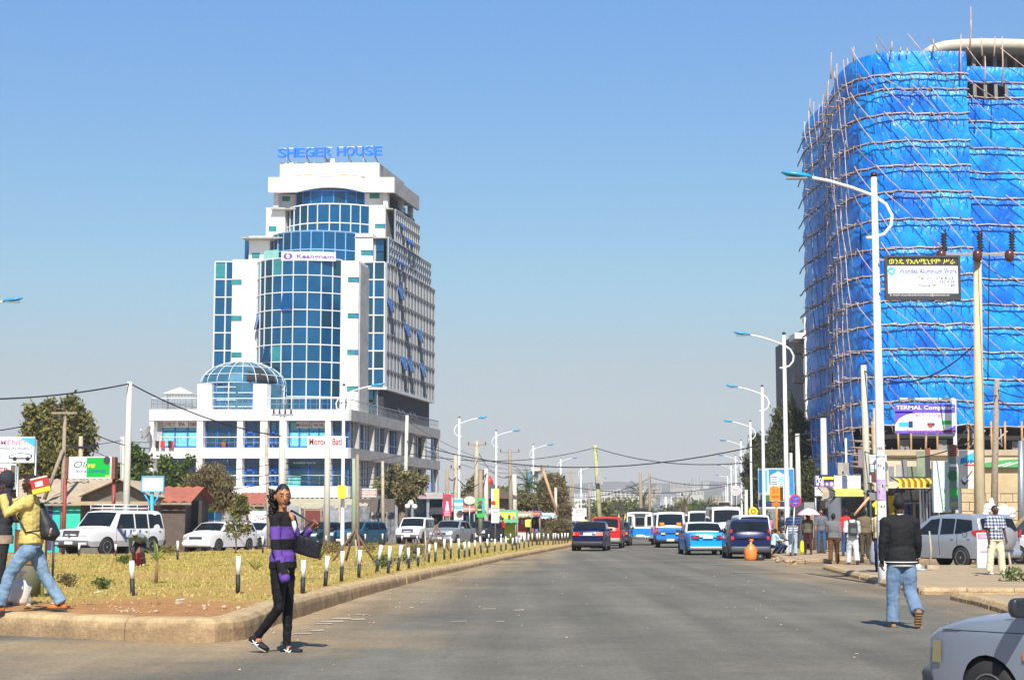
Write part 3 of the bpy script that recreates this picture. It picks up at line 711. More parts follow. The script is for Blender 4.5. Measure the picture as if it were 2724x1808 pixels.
dome=MB();dome.lathe([(RD*.93*math.cos(R(90)*e),(zD1-zD0)*.93*math.sin(R(90)*e))for e in(0,.25,.5,.75,.97)],DARK,B(uD,vD,zD0),20)
dm=bpart(dome,'dome')
for i in range(NR):
 a0,a1=2*math.pi*i/NR,2*math.pi*(i+1)/NR
 r_=MB();r_.tube([dp(a0,e)for e in(0,.12,.24,.37,.5,.64,.78,.9)],.045,RIB,4);bpart(r_,'rib',dm)
 if math.cos((a0+a1)/2)>-.3:
  for e0,e1 in zip(es,es[1:]+[.93]):
   g=MB();g.quad(dp(a0,e0,.985),dp(a1,e0,.985),dp(a1,e1,.985),dp(a0,e1,.985),DG);bpart(g,'pane',dm)
for e in es[:]:
 r_=MB();r_.tube([dp(2*math.pi*i/NR,e)for i in range(NR+1)],.045,RIB,4);bpart(r_,'ring',dm)
drum=MB();drum.lathe([(RD*.985,0),(RD*.985,zD0-12.4)],DG,B(uD,vD,12.4),20,smooth=False);bpart(drum,'drum')
for i in range(NR):
 a0=2*math.pi*i/NR;r_=MB();q=dp(a0,0,1.0);r_.tube([(q[0],q[1],12.5),q],.07,BLUEF if i%3==1 else RIB,4);bpart(r_,'mullion')
for z in(13.6,14.9):
 r_=MB();r_.tube([(dp(2*math.pi*i/NR,0)[0],dp(2*math.pi*i/NR,0)[1],z)for i in range(NR+1)],.05,RIB,4);bpart(r_,'ring')
for a,b in((525,563),(673,710)):
 mb=MB();mb.box(U(a,1050,1.8),U(b,1050,1.8),1.8,3.0,12.5,Z(1021,1.8),BRIGHT,B);bpart(mb,'pier')
mb=MB();mb.box(U(563,1050,2.2),U(673,1050,2.2),2.3,2.4,12.5,Z(1025,2.2),DG,B);bpart(mb,'window')
for s in(0,.27,.62,.94):
 u=U(563,1050,2.2)+(U(673,1050,2.2)-U(563,1050,2.2))*s;mb=MB();mb.box(u,u-.12,2.2,2.29,12.5,Z(1023,2.2),BLUEF,B);bpart(mb,'mullion')
for k in(12.9,14.3):mb=MB();mb.box(U(563,1050,2.2),U(673,1050,2.2),2.18,2.26,k,k+.08,RIB,B);bpart(mb,'rail')
gz=thing('gazebo','small white tent roofed gazebo on the left terrace of the tower podium','gazebo',B(U(478,1060,4),4,12.5))
gx=root_of(gz).location;TENT=mat('cream tent cloth',(.75,.70,.58),.8)
mb=MB();zr0,zr1=Z(1049,4)-12.5,Z(1029,4)-12.5
mb.add([(-1.55,-1.2,zr0),(1.55,-1.2,zr0),(1.55,1.6,zr0),(-1.55,1.6,zr0),(0,.2,zr1)],[(0,1,4),(1,2,4),(2,3,4),(3,0,4)],TENT);mb.build('roof',gz)
for x in(-1.5,1.5):
 for y in(-1.1,1.5):mb=MB();mb.tube([(x,y,-.7),(x,y,zr0)],.05,STEEL,5);mb.build('post',gz)
mb=MB();[mb.tube([(-1.5+.3*i,-1.15,0),(-1.5+.3*i,-1.15,zr0)],.025,STEEL,4)for i in range(11)];mb.build('slatted_screen',gz)
def dish(loc,r,label):
 t=thing('satellite_dish',label,'dish',loc)
 mb=MB();n=14;ax=Vector((-.75,-.45,.5)).normalized();u=ax.orthogonal().normalized();w=ax.cross(u)
 mb.rings([[tuple(ax*(rr*rr*.35)*r+(u*math.cos(6.283*j/n)+w*math.sin(6.283*j/n))*rr*r)for j in range(n)]for rr in(.05,.4,.75,1.)],CONCD,cap=False);mb.build('reflector',t)
 mb=MB();mb.tube([(0,0,-r*.9),(0,0,0)],.04,STEEL,5);mb.tube([tuple(w*-r*.95),tuple(ax*r*1.0)],.025,STEEL,4);mb.build('arm',t)
 mb=MB();mb.ball(tuple(ax*r),.1,WHITE);mb.build('receiver',t)
dish(P(394,1155,167.2),.85,'grey satellite dish on the left end of the tower podium')
def pot(loc,label,h=.5,r=.25,plant=True):
 t=thing('plant_pot',label,'plant pot',loc);mb=MB();mb.lathe([(r*.6,0),(r,h*.9),(r*1.08,h)],mat('terracotta',(.5,.12,.07),.8),n=10);mb.build('pot',t)
 if plant:
  mb=MB();g=mat('pot plant leaf',(.06,.12,.03),.6)
  for i in range(30):
   a,b=random.random()*6.28,random.uniform(.2,1.2);q=Vector((math.cos(a)*math.cos(b),math.sin(a)*math.cos(b),math.sin(b)))*random.uniform(.2,.8);q.z+=h
   s=Vector((-math.sin(a),math.cos(a),.3))*.09;mb.quad(q-s,q-Vector((0,0,.1)),q+s,q+Vector((0,0,.12)),g)
  mb.build('foliage',t)
pot(B(U(917,1080,.1),.0,12.5),'terracotta pot with a small plant on the podium parapet corner')
pot(B(U(596,1190,.5),.4,8.7),'terracotta pot with a leafy plant on the upper podium balcony')
for px,w,m,nm in((417,9,BLACK,'black'),(432,11,RED,'red'),(451,9,BLACK,'black and dark'),(458,6,RED,'narrow red')):
 a,b=P(px-w/2,1172,167.6),P(px+w/2,1191,167.6);mb=MB();mb.box(a.x,b.x,a.y,a.y+.05,b.z,a.z,m)
 for i,v in enumerate(mb.v):mb.v[i]=(v[0]+.06*math.sin(v[2]*9),v[1],v[2])
 mb.build('washing',label='%s garment hung on the podium rail at its left end'%nm+(' beside the first black one' if px==432 else ''),cat='clothing')
ZTOP=P(2365,137,115).z
def gt(px,py):q=G(px,py,ZTOP);return Vector((q.x,q.y))
TP=[Vector((24.4,139.5)),gt(2155,310),gt(2202,262),gt(2226,202),gt(2280,157),gt(2365,138),gt(2470,135.5),gt(2570,136)]
fold=TP[-1];TP2=[fold+Vector((.4,2.2)),fold+Vector((3.6,2.6)),fold+Vector((8.5,2.9)),fold+Vector((14,3.3)),fold+Vector((20,4))]
TARP=mat('blue plastic tarpaulin',(.006,.155,.80),.26,var=.0,spec=.75,bump=0)
def tarp_mat():
 m=TARP;nt=m.node_tree;n=nt.nodes;L=nt.links;b=n['Principled BSDF']
 geo=n.new('ShaderNodeNewGeometry');mp=n.new('ShaderNodeMapping');mp.inputs['Scale'].default_value=(1.4,1.4,.45);mp.inputs['Rotation'].default_value=(.3,.5,.2);L.new(geo.outputs['Position'],mp.inputs[0])
 t=n.new('ShaderNodeTexNoise');t.inputs['Scale'].default_value=1.6;t.inputs['Detail'].default_value=7;t.inputs['Distortion'].default_value=1.2;L.new(mp.outputs[0],t.inputs['Vector'])
 w=n.new('ShaderNodeTexNoise');w.inputs['Scale'].default_value=.5;w.inputs['Detail'].default_value=2;L.new(geo.outputs['Position'],w.inputs['Vector'])
 mx=n.new('ShaderNodeMix');mx.data_type='RGBA';r_=n.new('ShaderNodeMapRange');r_.inputs[1].default_value=.35;r_.inputs[2].default_value=.65;L.new(w.outputs[0],r_.inputs[0]);L.new(r_.outputs[0],mx.inputs[0])
 mx.inputs[6].default_value=(.0,.18,.76,1);mx.inputs[7].default_value=(.005,.34,.94,1);L.new(mx.outputs[2],b.inputs['Base Color'])
 bp=n.new('ShaderNodeBump');bp.inputs['Strength'].default_value=.55;bp.inputs['Distance'].default_value=.35;L.new(t.outputs[0],bp.inputs['Height']);L.new(bp.outputs[0],b.inputs['Normal'])
 b.inputs['Sheen Weight'].default_value=0;b.inputs['Coat Weight'].default_value=.0;b.inputs['Specular IOR Level'].default_value=.5;b.inputs['Roughness'].default_value=.33
 b.inputs['Transmission Weight'].default_value=0
tarp_mat()
TARPS=[TARP,TARP]
for k_,(ca,cb)in enumerate((((.0,.19,.78,1),(.015,.36,.92,1)),((.0,.125,.62,1),(.0,.25,.85,1)))):
 m_=TARP.copy();m_.name='blue tarpaulin variant';TARPS.append(m_)
 for nd in m_.node_tree.nodes:
  if nd.type=='MIX' and nd.data_type=='RGBA':nd.inputs[6].default_value=ca;nd.inputs[7].default_value=cb
TFOLD=mat('folded tarp edge',(.01,.02,.05),.6);TWHITE=mat('faded pole',(.60,.50,.42),.8,var=.2)
SP=mat('eucalyptus pole',(.50,.36,.28),.8,var=.35,vs=2);SPD=mat('dark eucalyptus pole',(.26,.18,.13),.8,var=.35,vs=2)
SB=thing('scaffolded_building','tall curved building under construction wrapped in blue tarpaulin and wooden scaffolding','building',(30,120,0))
def sp(mb,name,parent=None,**k):return mb.build(name,parent or SB,world=True,**k)
LZ=[P(2400,y,115).z for y in(200,241,306,377.5,443,512,585,661,731,800,863,929,1002,1067,1131)]
step=LZ[-2]-LZ[-1];LZL=LZ+[LZ[-1]-step*1.0,LZ[-1]-step*2.05]
def seg_norm(a,b):
 d=(b-a).normalized();nn=Vector((d.y,-d.x));
 c=(a+b)/2;toC=Vector((-c.x,-c.y))
 return nn if nn.dot(toC)>0 else-nn
def path_pts(pl,step=.9):
 out=[]
 for a,b in zip(pl,pl[1:]):
  n=max(1,int((b-a).length/step));out+=[a+(b-a)*i/n for i in range(n)]
 return out+[pl[-1]]
def smooth_path(pl,k=6):
 """Catmull-Rom"""
 q=[pl[0]]+pl+[pl[-1]];out=[]
 for i in range(1,len(q)-2):
  for j in range(k):
   t=j/k;a,b,c,d=q[i-1],q[i],q[i+1],q[i+2]
   out.append(.5*((2*b)+(c-a)*t+(2*a-5*b+4*c-d)*t*t+(-a+3*b-3*c+d)*t**3))
 return out+[pl[-1]]
SPTH=smooth_path(TP,6);NSM=len(SPTH)
SPTH2=smooth_path(TP2,6)
def dense(pth,z0,z1,i0,i1,ztop=None,key=0):
 """one tarp sheet over smooth path samples i0..i1, heights z0..z1"""
 nx,nz=(i1-i0)*4,9;vs=[]
 for j in range(nz+1):
  v=j/nz
  for i in range(nx+1):
   s=i0+(i1-i0)*i/nx;k=min(int(s),len(pth)-2);f=s-k;p=pth[k]*(1-f)+pth[k+1]*f
   d=(pth[min(k+1,len(pth)-1)]-pth[max(k-1,0)]if k else pth[1]-pth[0]);d.normalize();nn=Vector((d.y,-d.x))
   if nn.dot(Vector((-p.x,-p.y)))<0:nn=-nn
   zt=z1 if ztop is None else z1+(ztop(s)-z1)
   z=z0+(zt-z0)*v
   sg=.17*math.sin(math.pi*v)**.8*(.4+.9*abs(noise.noise((p.x*.35+key,p.y*.35,z*.3))))
   ang=math.atan2(v+.15,(i/nx-.5)*1.6)
   wr=.07*noise.noise((ang*9,key*3.7,s*.2))*math.sin(math.pi*min(1,v*1.1))+.05*noise.noise((p.x*1.6,p.y*1.6,z*.9+s*1.2))
   q=p+nn*(sg+wr-.05)
   vs.append((q.x,q.y,z-(.05*math.sin(i*1.3)if j==0 else 0)))
 n=nx+1;mb=MB();mb.add(vs,[(j*n+i,j*n+i+1,(j+1)*n+i+1,(j+1)*n+i)for j in range(nz)for i in range(nx)],random.choice(TARPS),True)
 return sp(mb,'tarp_sheet')
corec=[p+Vector((0,0))for p in TP]
def inset(p,k):c=Vector((38,140));return p+(c-p).normalized()*k
core=[inset(p,1.6)for p in TP]+[inset(p,1.6)for p in TP2]+[Vector((52,160)),Vector((33,160))]
mb=MB();mb.flat([(p.x,p.y)for p in core],6.8,31.5,DARK);sp(mb,'wall')
for z in(4.2,7.4,10.7):
 mb=MB();mb.flat([(inset(Vector(p),-.3).x,inset(Vector(p),-.3).y)for p in core],z-.3,z,CONCD);sp(mb,'floor_slab')
for i in list(range(3,9))+[9,10,11]:
 for q in(core[i],):
  mb=MB();mb.box(q.x-.3,q.x+.3,q.y-.3,q.y+.3,0,7,CONCD);sp(mb,'column')
cc=Vector((38.5,127));
mb=MB();pa=[G(px,py,ZTOP+3.2)for px,py in((2455,132),(2475,118),(2510,108),(2560,103.5),(2620,102),(2680,103),(2760,106))]
rows_=[]
zr_=ZTOP+1.6
for q in pa:
 t=q.y;rows_.append([(q.x,t,zr_+.55),(q.x,t,zr_+1.6),(q.x+.2,t+1.5,zr_+1.6),(q.x+.2,t+1.5,zr_+.55)])
rows_=[]
for px,py in((2458,131),(2478,119),(2512,109),(2560,104),(2620,102.5),(2680,103.5),(2790,107)):
 dd=119+(2790-px)*.006;a=P(px,py,dd);rows_.append([(a.x,a.y,a.z-.75),(a.x,a.y,a.z),(a.x+.3,a.y+4,a.z),(a.x+.3,a.y+4,a.z-.75)])
mb.rings(rows_,mat('pale new concrete',(.50,.46,.36),.8,var=.1,vs=1.5));sp(mb,'roof_ring_beam')
for i in range(6):
 a=P(2590+i*28,125,121);mb=MB();mb.box(a.x-.12,a.x+.12,a.y,a.y+.3,ZTOP-3,ZTOP+1.6,CONCD);sp(mb,'column')
mb=MB();a,b=P(2560,120,123),P(2800,150,123);mb.box(a.x,b.x,123,123.3,ZTOP-3,a.z,mat('dark brown roof wall',(.09,.06,.05),.9));sp(mb,'wall')  # plain dark brown wall set back behind the roof columns
ks=[(0,6),(6,12),(12,18),(18,24),(24,30),(30,36),(36,42)]
allz=[ZTOP]+LZ
for li in range(len(allz)-1):
 z1,z0=allz[li],allz[li+1]
 for(a,b)in ks:
  if a>=NSM-1:continue
  dense(SPTH,z0,z1,a,min(b,NSM-1),key=li*7+a)
 if li==0:z1-=.0
for li in range(len(LZ)-1):
 z1,z0=LZ[li],LZ[li+1]
 for a in(0,6,12,18):
  if li==0 and a==0:continue
  dense(SPTH2,z0,z1,a,a+6,key=li*5+a+90)
for a in(0,6,12,18):dense(SPTH2,LZ[0],ZTOP-.45,a,a+6,key=a+300)
for li in range(2):
 for(a,b)in ks[:3]+[(18,21)]:dense(SPTH,LZL[15+li]if True else 0,LZL[14+li],a,b,key=500+li*9+a)
def wallpt(pth,s,z,off=.35):
 s=min(max(s,0),len(pth)-1.001);k=int(s);f=s-k;p=pth[k]*(1-f)+pth[k+1]*f;d=(pth[min(k+1,len(pth)-1)]-pth[max(k-1,0)]).normalized();nn=Vector((d.y,-d.x))
 if nn.dot(Vector((-p.x,-p.y)))<0:nn=-nn
 q=p+nn*off;return Vector((q.x,q.y,z))
for z in LZL:
 for(a,b)in ks:
  if a>=NSM-1:continue
  if z<LZ[-1]-.1 and a>12:continue
  b=min(b,NSM-1);sgn=random.uniform(-.12,.12)
  pts=[wallpt(SPTH,a-.3+(b-a+.6)*i/5,z+sgn*(i/5-.5)+.05*math.sin(i*2.1+z),.42)for i in range(6)]
  mb=MB();mb.tube(pts,.042,TWHITE if random.random()<.6 else SP,5);sp(mb,'ledger_pole')
  mb=MB();mb.tube([p+Vector((0,.12,-.08))for p in pts],.045,TFOLD,4);sp(mb,'tarp_hem')
 if z>=LZ[-1]-.1:
  for a in(0,6,12,18):
   pts=[wallpt(SPTH2,a-.3+6.6*i/4,z+.05*math.sin(i*2.1+z),.42)for i in range(5)]
   mb=MB();mb.tube(pts,.042,TWHITE if random.random()<.5 else SP,5);sp(mb,'ledger_pole')
   mb=MB();mb.tube([p+Vector((0,.12,-.08))for p in pts],.045,TFOLD,4);sp(mb,'tarp_hem')
def brace(pth,s0,z0,s1,z1,r=.036,m=None):
 pts=[wallpt(pth,s0+(s1-s0)*t,z0+(z1-z0)*t,.5+.12*math.sin(math.pi*t)+random.uniform(-.03,.03))for t in(0,.25,.5,.75,1)]
 mb=MB();mb.tube(pts,[r*1.1,r,r*.9,r*.8,r*.6],m or random.choice([SP,SP,SPD]),5);sp(mb,'brace_pole')
zz=[ZTOP+.6]+LZL
for i in range(0,15):
 for s in(24.5,28.5,32.5,36.5,40):
  if s+4>NSM:continue
  s+=random.uniform(-.8,.8);brace(SPTH,s,zz[i]+random.uniform(-.2,.5),min(s+4.2,NSM-1.1),zz[i+1]-random.uniform(.1,.9))
for i in range(0,14):
 for s in(.3,5.2,10.5):
  brace(SPTH2,s+random.uniform(-.3,.3),zz[i]+.2,s+4.6,zz[i+1]-.3)
for i in range(0,15,2):
 for s in np.arange(6.5,23.5,1.55):
  s+=random.uniform(-.4,.4);t=zz[min(i+2,16)]-random.uniform(0,1.5)
  if s+.5>NSM:continue
  brace(SPTH,s,zz[i]+random.uniform(-.3,.9)-(.9 if i==0 else 0),s+random.uniform(.7,1.8),t,.034,random.choice([SP,TWHITE,SP,SPD]))
stub=MB()
for z in LZL:
 for s in np.arange(6,23,.8):
  p=wallpt(SPTH,s,z+random.uniform(-.25,.2),.15);d=Vector((random.uniform(-.8,-.4),random.uniform(-.6,-.1),random.uniform(-.1,.1)));stub.tube([p,p+d],.032,random.choice([SP,TWHITE,SPD]),4)
 for s in np.arange(24,NSM-1,1.3):
  p=wallpt(SPTH,s,z,.45);stub.tube([p+Vector((0,0,.1)),p+Vector((random.uniform(-.1,.1),0,-random.uniform(.3,.7)))],.03,SPD,4)
sp(stub,'pole_stubs',kind='stuff')
for px,py0,py1 in((2157,262,305),(2210,140,210),(2222,190,215),(2272,125,170),(2253,155,180),(2333,118,142),(2370,110,138),(2395,125,140),(2415,128,140),(2482,104,140),(2556,90,210),(2580,18,135),(2613,100,150),(2644,97,150),(2666,97,230),(2618,150,225)):
 dd=115+max(0,(2290-px))*.12;a,b=P(px,py1,dd-.5),P(px+random.uniform(-3,3),py0,dd-.5);mid=(a+b)/2+Vector((random.uniform(-.06,.06),0,0))
 mb=MB();mb.tube([a,mid,b],[.07,.055,.03],SP,5);sp(mb,'standard_pole')
for px in(2568,2572,2500,2640,2700):
 a,b=P(px,1240,114.2),P(px+2,1130,114.2)
for px in list(range(2320,2724,36)):
 px+=random.uniform(-7,7);a,b=P(px,1245,114.6),P(px+random.uniform(-6,6),1120,114.6);mb=MB();mb.tube([a,b],.075,mat('orange pole',(.45,.26,.11),.8,var=.2),5);sp(mb,'standard_pole')
for k in range(14):
 px=random.uniform(2270,2720);a,b=P(px,random.uniform(1180,1200),116),P(px+random.uniform(-60,60),random.uniform(1135,1160),116);mb=MB();mb.tube([a,b],.06,random.choice([CONC,SP]),4);sp(mb,'brace_pole')
for y in(1172,1190,1210,1228,1240):
 a,b=P(2262,y,116.5),P(2330,y+4,114.5);mb=MB();mb.tube([a,b],.08,SP,5);sp(mb,'ledger_pole')
mb=MB();a,b=P(2325,1253,104),P(2790,1196,104);mb.box(a.x,b.x,104,104.4,-.1,b.z,mat('cream plaster',(.55,.48,.33),.85,var=.18,vs=.9));cw=mb.build('yard_wall',label='cream plastered wall along the foot of the blue wrapped building',cat='wall')
mb=MB();mb.box(a.x,b.x,103.7,104.55,b.z-.35,b.z,mat('tan coping',(.42,.34,.22),.9));mb.build('coping',cw,world=True)
AB=thing('apartment_block','grey apartment block with stacked balconies seen behind the left edge of the blue wrapped building','building',(27,172,0))
zt=P(2130,850,172).z;x0=P(2112,900,172).x;x1=P(2165,900,172).x
mb=MB();mb.box(x0+.9,x1+5,172,190,-2,zt-1,mat('dark grey render',(.16,.16,.17),.8,var=.2));mb.build('wall',AB,world=True)
mb=MB();mb.box(x0+1.0,x0+1.5,171.6,172,-2,zt+.2,WHITE);mb.build('pillar',AB,world=True)
mb=MB();mb.box(x0+1.4,x1,171,175,zt,zt+.9,WHITE);mb.box(x0,x0+1.1,171.5,175,zt-2,zt-1.4,WHITE);mb.build('parapet',AB,world=True)
for k in range(7):
 z=zt-2.3-k*3.0
 mb=MB();mb.box(x0+1.6,x1,171,172,z-1.0,z-.7,WHITE);mb.build('balcony',AB,world=True)
 mb=MB();[mb.tube([(x0+1.7+i*.16,171.05,z-.7),(x0+1.7+i*.16,171.05,z+.1)],.02,BLACK,4)for i in range(9)];mb.tube([(x0+1.6,171.05,z+.1),(x1,171.05,z+.1)],.03,BLACK,4);mb.build('railing',AB,world=True)
 mb=MB();mb.box(x0+1.9,x0+2.9,171.9,171.97,z-.4,z+1.2,DARK);mb.build('window',AB,world=True)
 mb=MB();mb.box(x0-.1,x0+.9,171.6,173,z-1.2,z-.3,BLACK);mb.build('balcony',AB,world=True)
LWH=mat('white lamp post paint',(.78,.78,.77),.4,var=.05,vs=2)
LBL=mat('sky blue lamp head',(.02,.30,.58),.35,var=.05)
def lamp_proto():
 t=thing('street_lamp','x','street lamp',(0,0,0),0,'white curved street lamps along both sides of the road')
 mb=MB();mb.tube([(0,0,-.05),(0,0,.6),(0,0,4),(0,0,9.0)],[.12,.11,.095,.065],LWH,10);mb.ball((0,0,9.05),.08,BLACK);mb.build('post',t)
 mb=MB();q=[(-1.42,9.0),(-1.0,8.92),(-.5,8.77),(0,8.58),(.25,8.4),(.38,8.15),(.36,7.92),(.2,7.72),(-.1,7.64),(-.2,7.64)]
 mb.tube([(x,0,z)for x,z in q],.038,LWH,8);mb.build('arm',t)
 mb=MB();hd=[(-1.38,9.0,.06,.05),(-1.5,9.02,.11,.075),(-1.75,9.05,.15,.09),(-1.95,9.08,.12,.07),(-2.06,9.11,.04,.02)]
 mb.rings([[(x,wy*math.cos(a),z+wz*math.sin(a)*(1 if math.sin(a)>0 else .55))for a in[6.2832*i/10 for i in range(10)]]for x,z,wy,wz in hd],LBL);h=mb.build('lamp_head',t)
 mb=MB();mb.box(-1.95,-1.5,-.09,.09,8.96,8.995,mat('lamp lens',(.25,.27,.28),.2,var=0));mb.build('lens',h)
 mb=MB();mb.lathe([(.2,-.02),(.2,.03),(.13,.05)],STEEL,n=8);mb.build('base_plate',t)
 return t
LP=lamp_proto()
rl=[(2346,37.1),(2094,69),(2033,96),(2000,129.5),(1974,160),(1959,196),(1947,229),(1937,279),(1932,345)]
nm=['nearest','second','third','fourth','fifth','sixth','seventh','eighth','farthest']
extra=['with stickers and a company sign','before the tarpaulin edge','behind the blue billboard','behind the round sign','','','','','']
first=True
def put_lamp(px,d,label,rz):
 global first
 q=P(px,1388,d);z=0 if d<140 else-(d-140)*.03*.0
 if first:LP.location=(q.x,d,z);LP.rotation_euler=(0,0,rz);LP['label']=label;first=False
 else:dup(LP,(q.x,d,z),rz,label)
for i,(px,d)in enumerate(rl):
 put_lamp(px,d,('%s street lamp on the right roadside %s'%(nm[i],extra[i])).strip(),0)
ll=[(913,60,'left side lamp whose post stands before the white tower'),(1221,125,'left side lamp nearest the right edge of the tower'),(1320,143,'left side lamp behind the yellow and red banner'),(1419,169,'third lamp right of the tower on the left side'),(1492,204,'fourth lamp right of the tower by the motor sign'),(1546,238,'fifth lamp right of the tower on the left side'),(1585,298,'sixth lamp right of the tower on the left side'),(1699,420,'small distant lamp above the white and blue van'),(1786,500,'far lamp in the middle of the road view')]
for px,d,lb in ll:
 if d==60:continue
 put_lamp(px,d,lb,math.pi)
q=P(911,1388,84);dup(LP,(q.x,84,-.9),math.pi,'left side lamp whose post stands before the white tower')
dup(LP,(-19.1,58.4,0),math.pi,'lamp at the left edge with only its blue head in view')
for k,(z0,z1,c)in enumerate(((2.3,2.75,(.75,.72,.70)),(1.85,2.3,(.45,.35,.65)),(1.4,1.82,(.78,.74,.74)),(.9,1.35,(.6,.55,.7)),(2.8,3.1,(.7,.66,.6)))):
 mb=MB();n=8;r_=.116;a0=-2.6;m=mat('torn poster %d'%k,c,.8,var=.3,vs=14)
 vs=[(LP.location.x*0+r_*math.cos(a0+i*.25),r_*math.sin(a0+i*.25),z)for z in(z0,z1)for i in range(n)]
 mb.add(vs,[(i,i+1,n+i+1,n+i)for i in range(n-1)],m);mb.build('poster',LP)
 mb=MB();cols=[PTXT,RED,YELLOW,BLACK,GREEN]
 for i in range(4):
  a=a0+.35+i*.32;z=random.uniform(z0+.06,z1-.1);vs=[((r_+.004)*math.cos(a+da),(r_+.004)*math.sin(a+da),z+dz)for da,dz in((0,0),(.2,0),(.2,.06),(0,.06))]
  mb.quad(*vs,cols[(i+k)%5])
 mb.build('poster_print',LP,kind='stuff')
def pole(px,pxt,pyt,d,r,m,label,cross=None,base=None,name='utility_pole'):
 a=P(px,1388,d);b=P(pxt,pyt,d);t=thing(name,label,'utility pole',(a.x,d,0))
 mb=MB();h=b.z;mb.tube([(0,0,-.1),((b.x-a.x)*.5+random.uniform(-.02,.02),0,h*.5),(b.x-a.x,0,h)],[r*1.2,r,r*.8],m,9);mb.build('shaft',t)
 if cross:cross(t,Vector((b.x-a.x,0,h)))
 return t
CONCP=mat('pale concrete pole',(.56,.53,.45),.8,var=.08,vs=3,bump=.15)
INS=mat('brown insulator',(.09,.03,.025),.25,var=.1)
def xarm(w,n,dz=.25,m=WOOD,ins=True):
 def f(t,top):
  mb=MB();mb.box(top.x-w/2,top.x+w/2,-.13,-.05,top.z-dz-.1,top.z-dz,m);mb.build('crossarm',t)
  if ins:
   for i in range(n):
    x=top.x-w/2+.1+(w-.2)*i/max(1,n-1);mb=MB();mb.lathe([(.03,0),(.06,.05),(.03,.1),(.06,.15),(.02,.22)],INS,(x,-.09,top.z-dz),8);mb.build('insulator',t)
 return f
def triple(t,top):
 mb=MB();mb.box(top.x-1.15,top.x+1.2,-.2,-.14,top.z+.0,top.z+.07,STEEL);mb.box(top.x-1.15,top.x+1.2,.12,.18,top.z+.0,top.z+.07,STEEL);mb.build('crossarm',t)
 for x in(-1.25,0,1.1):
  mb=MB();mb.tube([(top.x+x+.05,-.2,top.z+.05),(top.x+x+.12,-.2,top.z+.9)],.03,BLACK,5)
  pr=[];[pr.extend([(.05,.1*i),(.13,.1*i+.05)])for i in range(7)]
  mb.lathe(pr,BLACK,(top.x+x+.05,-.2,top.z+.1),9);mb.build('insulator',t)
  mb=MB();mb.ball((top.x+x-.08,-.3,top.z-.05),(.17,.17,.24),INS);mb.build('fuse',t)
pole(334,345,1015,72,.14,CONCP,'thick pale concrete pole rising behind the white UN car')
pole(166,173,1090,80,.1,WOOD,'thin grey wooden pole with a slanting prop left of the olive sign',xarm(1.2,3,.1))
mb=MB();a,b=P(118,1328,79.5),P(167,1196,79.8);mb.tube([a,b],.09,WOOD,7);mb.build('pole_prop',label='slanting wooden prop leaning on the grey pole left of the olive sign',cat='prop')
pole(213,215,1160,85,.13,WOODP,'short wooden pole behind the olive bar sign',xarm(1.4,2,.5,BLACK,False))
pole(326,326,1161,95,.14,CONCP,'short concrete pole just left of the thick pale pole')
pole(752,752,1095,78,.16,CONCP,'concrete pole with crossarm standing behind the walking woman',xarm(1.0,4,.1,STEEL))
pole(718,707,1140,82,.09,WOODP,'thin leaning wooden pole left of the concrete pole behind the woman')
pole(870,871,1106,88,.15,CONCP,'plain concrete pole before the middle of the tower podium')
pole(1074,1083,1104,130,.16,CONCP,'leaning concrete pole at the podium right corner behind the tree')
pole(942,941,1219,92,.12,mat('green grey pole',(.30,.36,.24),.8),'short greenish pole left of the orange sign box')
pole(952,951,1208,96,.11,WOOD,'short dark wooden pole beside the greenish pole')
pole(1020,1018,1226,100,.1,WOODP,'low wooden pole in front of the flat topped tree')
pole(1214,1212,1210,118,.17,WOODP,'burnt topped wooden pole beside the first left lamp',xarm(.8,2,.9))
pole(1188,1190,1248,115,.14,WOOD,'short grey pole right of the tower corner')
pole(1265,1269,1172,140,.2,WOODP,'tall yellowish pole between the first two left lamps',xarm(1.6,3,.3))
pole(1278,1279,1250,122,.17,WOOD,'dark short pole beside the tall yellowish pole')
pole(1293,1293,1246,125,.18,CONCP,'grey pole left of the yellow and red banner')
pole(1361,1356,1195,150,.2,WOOD,'tall leaning grey pole between the second and third left lamps',xarm(1.8,3,.2))
pole(1367,1368,1261,165,.3,CONCP,'thick white short pole before the palm')
mb=MB();a,b=P(1484,1370,150),P(1445,1252,150);mb.tube([a,b],.13,mat('orange bare pole',(.50,.30,.15),.8),6);mb.build('leaning_pole',label='bare orange pole leaning steeply above the bush at the verge end',cat='pole')
pole(1441,1441,1235,190,.12,WOOD,'thin pole with crossarm behind the leaning orange pole',xarm(1.6,3))
pole(1478,1478,1296,170,.16,CONCP,'short pale pole right of the leaning orange pole')
pole(1599,1583,1183,160,.22,mat('mossy pole',(.42,.42,.20),.8,var=.3),'tall mossy pole with a grey box leaning left behind the red car')
pole(1518,1518,1255,260,.18,WOOD,'thin distant pole with three insulators left of the mossy pole',xarm(4,3,.1))
pole(1524,1524,1270,240,.15,WOOD,'second thin distant pole left of the mossy pole')
pole(1568,1567,1288,250,.18,WOOD,'small distant pole right of the fifth left lamp')
pole(1707,1703,1256,180,.19,WOOD,'brown pole rising behind the white and blue van roof')
pole(1729,1728,1258,190,.17,WOOD,'thin dark pole right of the brown pole over the van')
pole(1770,1771,1321,300,.3,CONCP,'short pale pole in the distance right of the vans')
pole(2604,2600,680,58,.17,mat('buff round pole',(.60,.49,.30),.75,var=.08,vs=3),'tall buff pole carrying three brown insulators before the blue building',triple)
pole(2312,2297,971,70,.15,mat('cream pole',(.52,.47,.36),.8,var=.12),'cream wooden pole right of the nearest lamps base with a crooked top')
pole(2194,2190,1112,95,.2,CONCP,'pale pole in front of the dark left side of the blue wrapped building')
pole(2328,2326,1085,88,.11,WOODP,'thin mossy pole left of the nearest lamp')
pole(2640,2652,1010,61,.12,WOOD,'brown wooden pole leaning right of the tall buff pole')
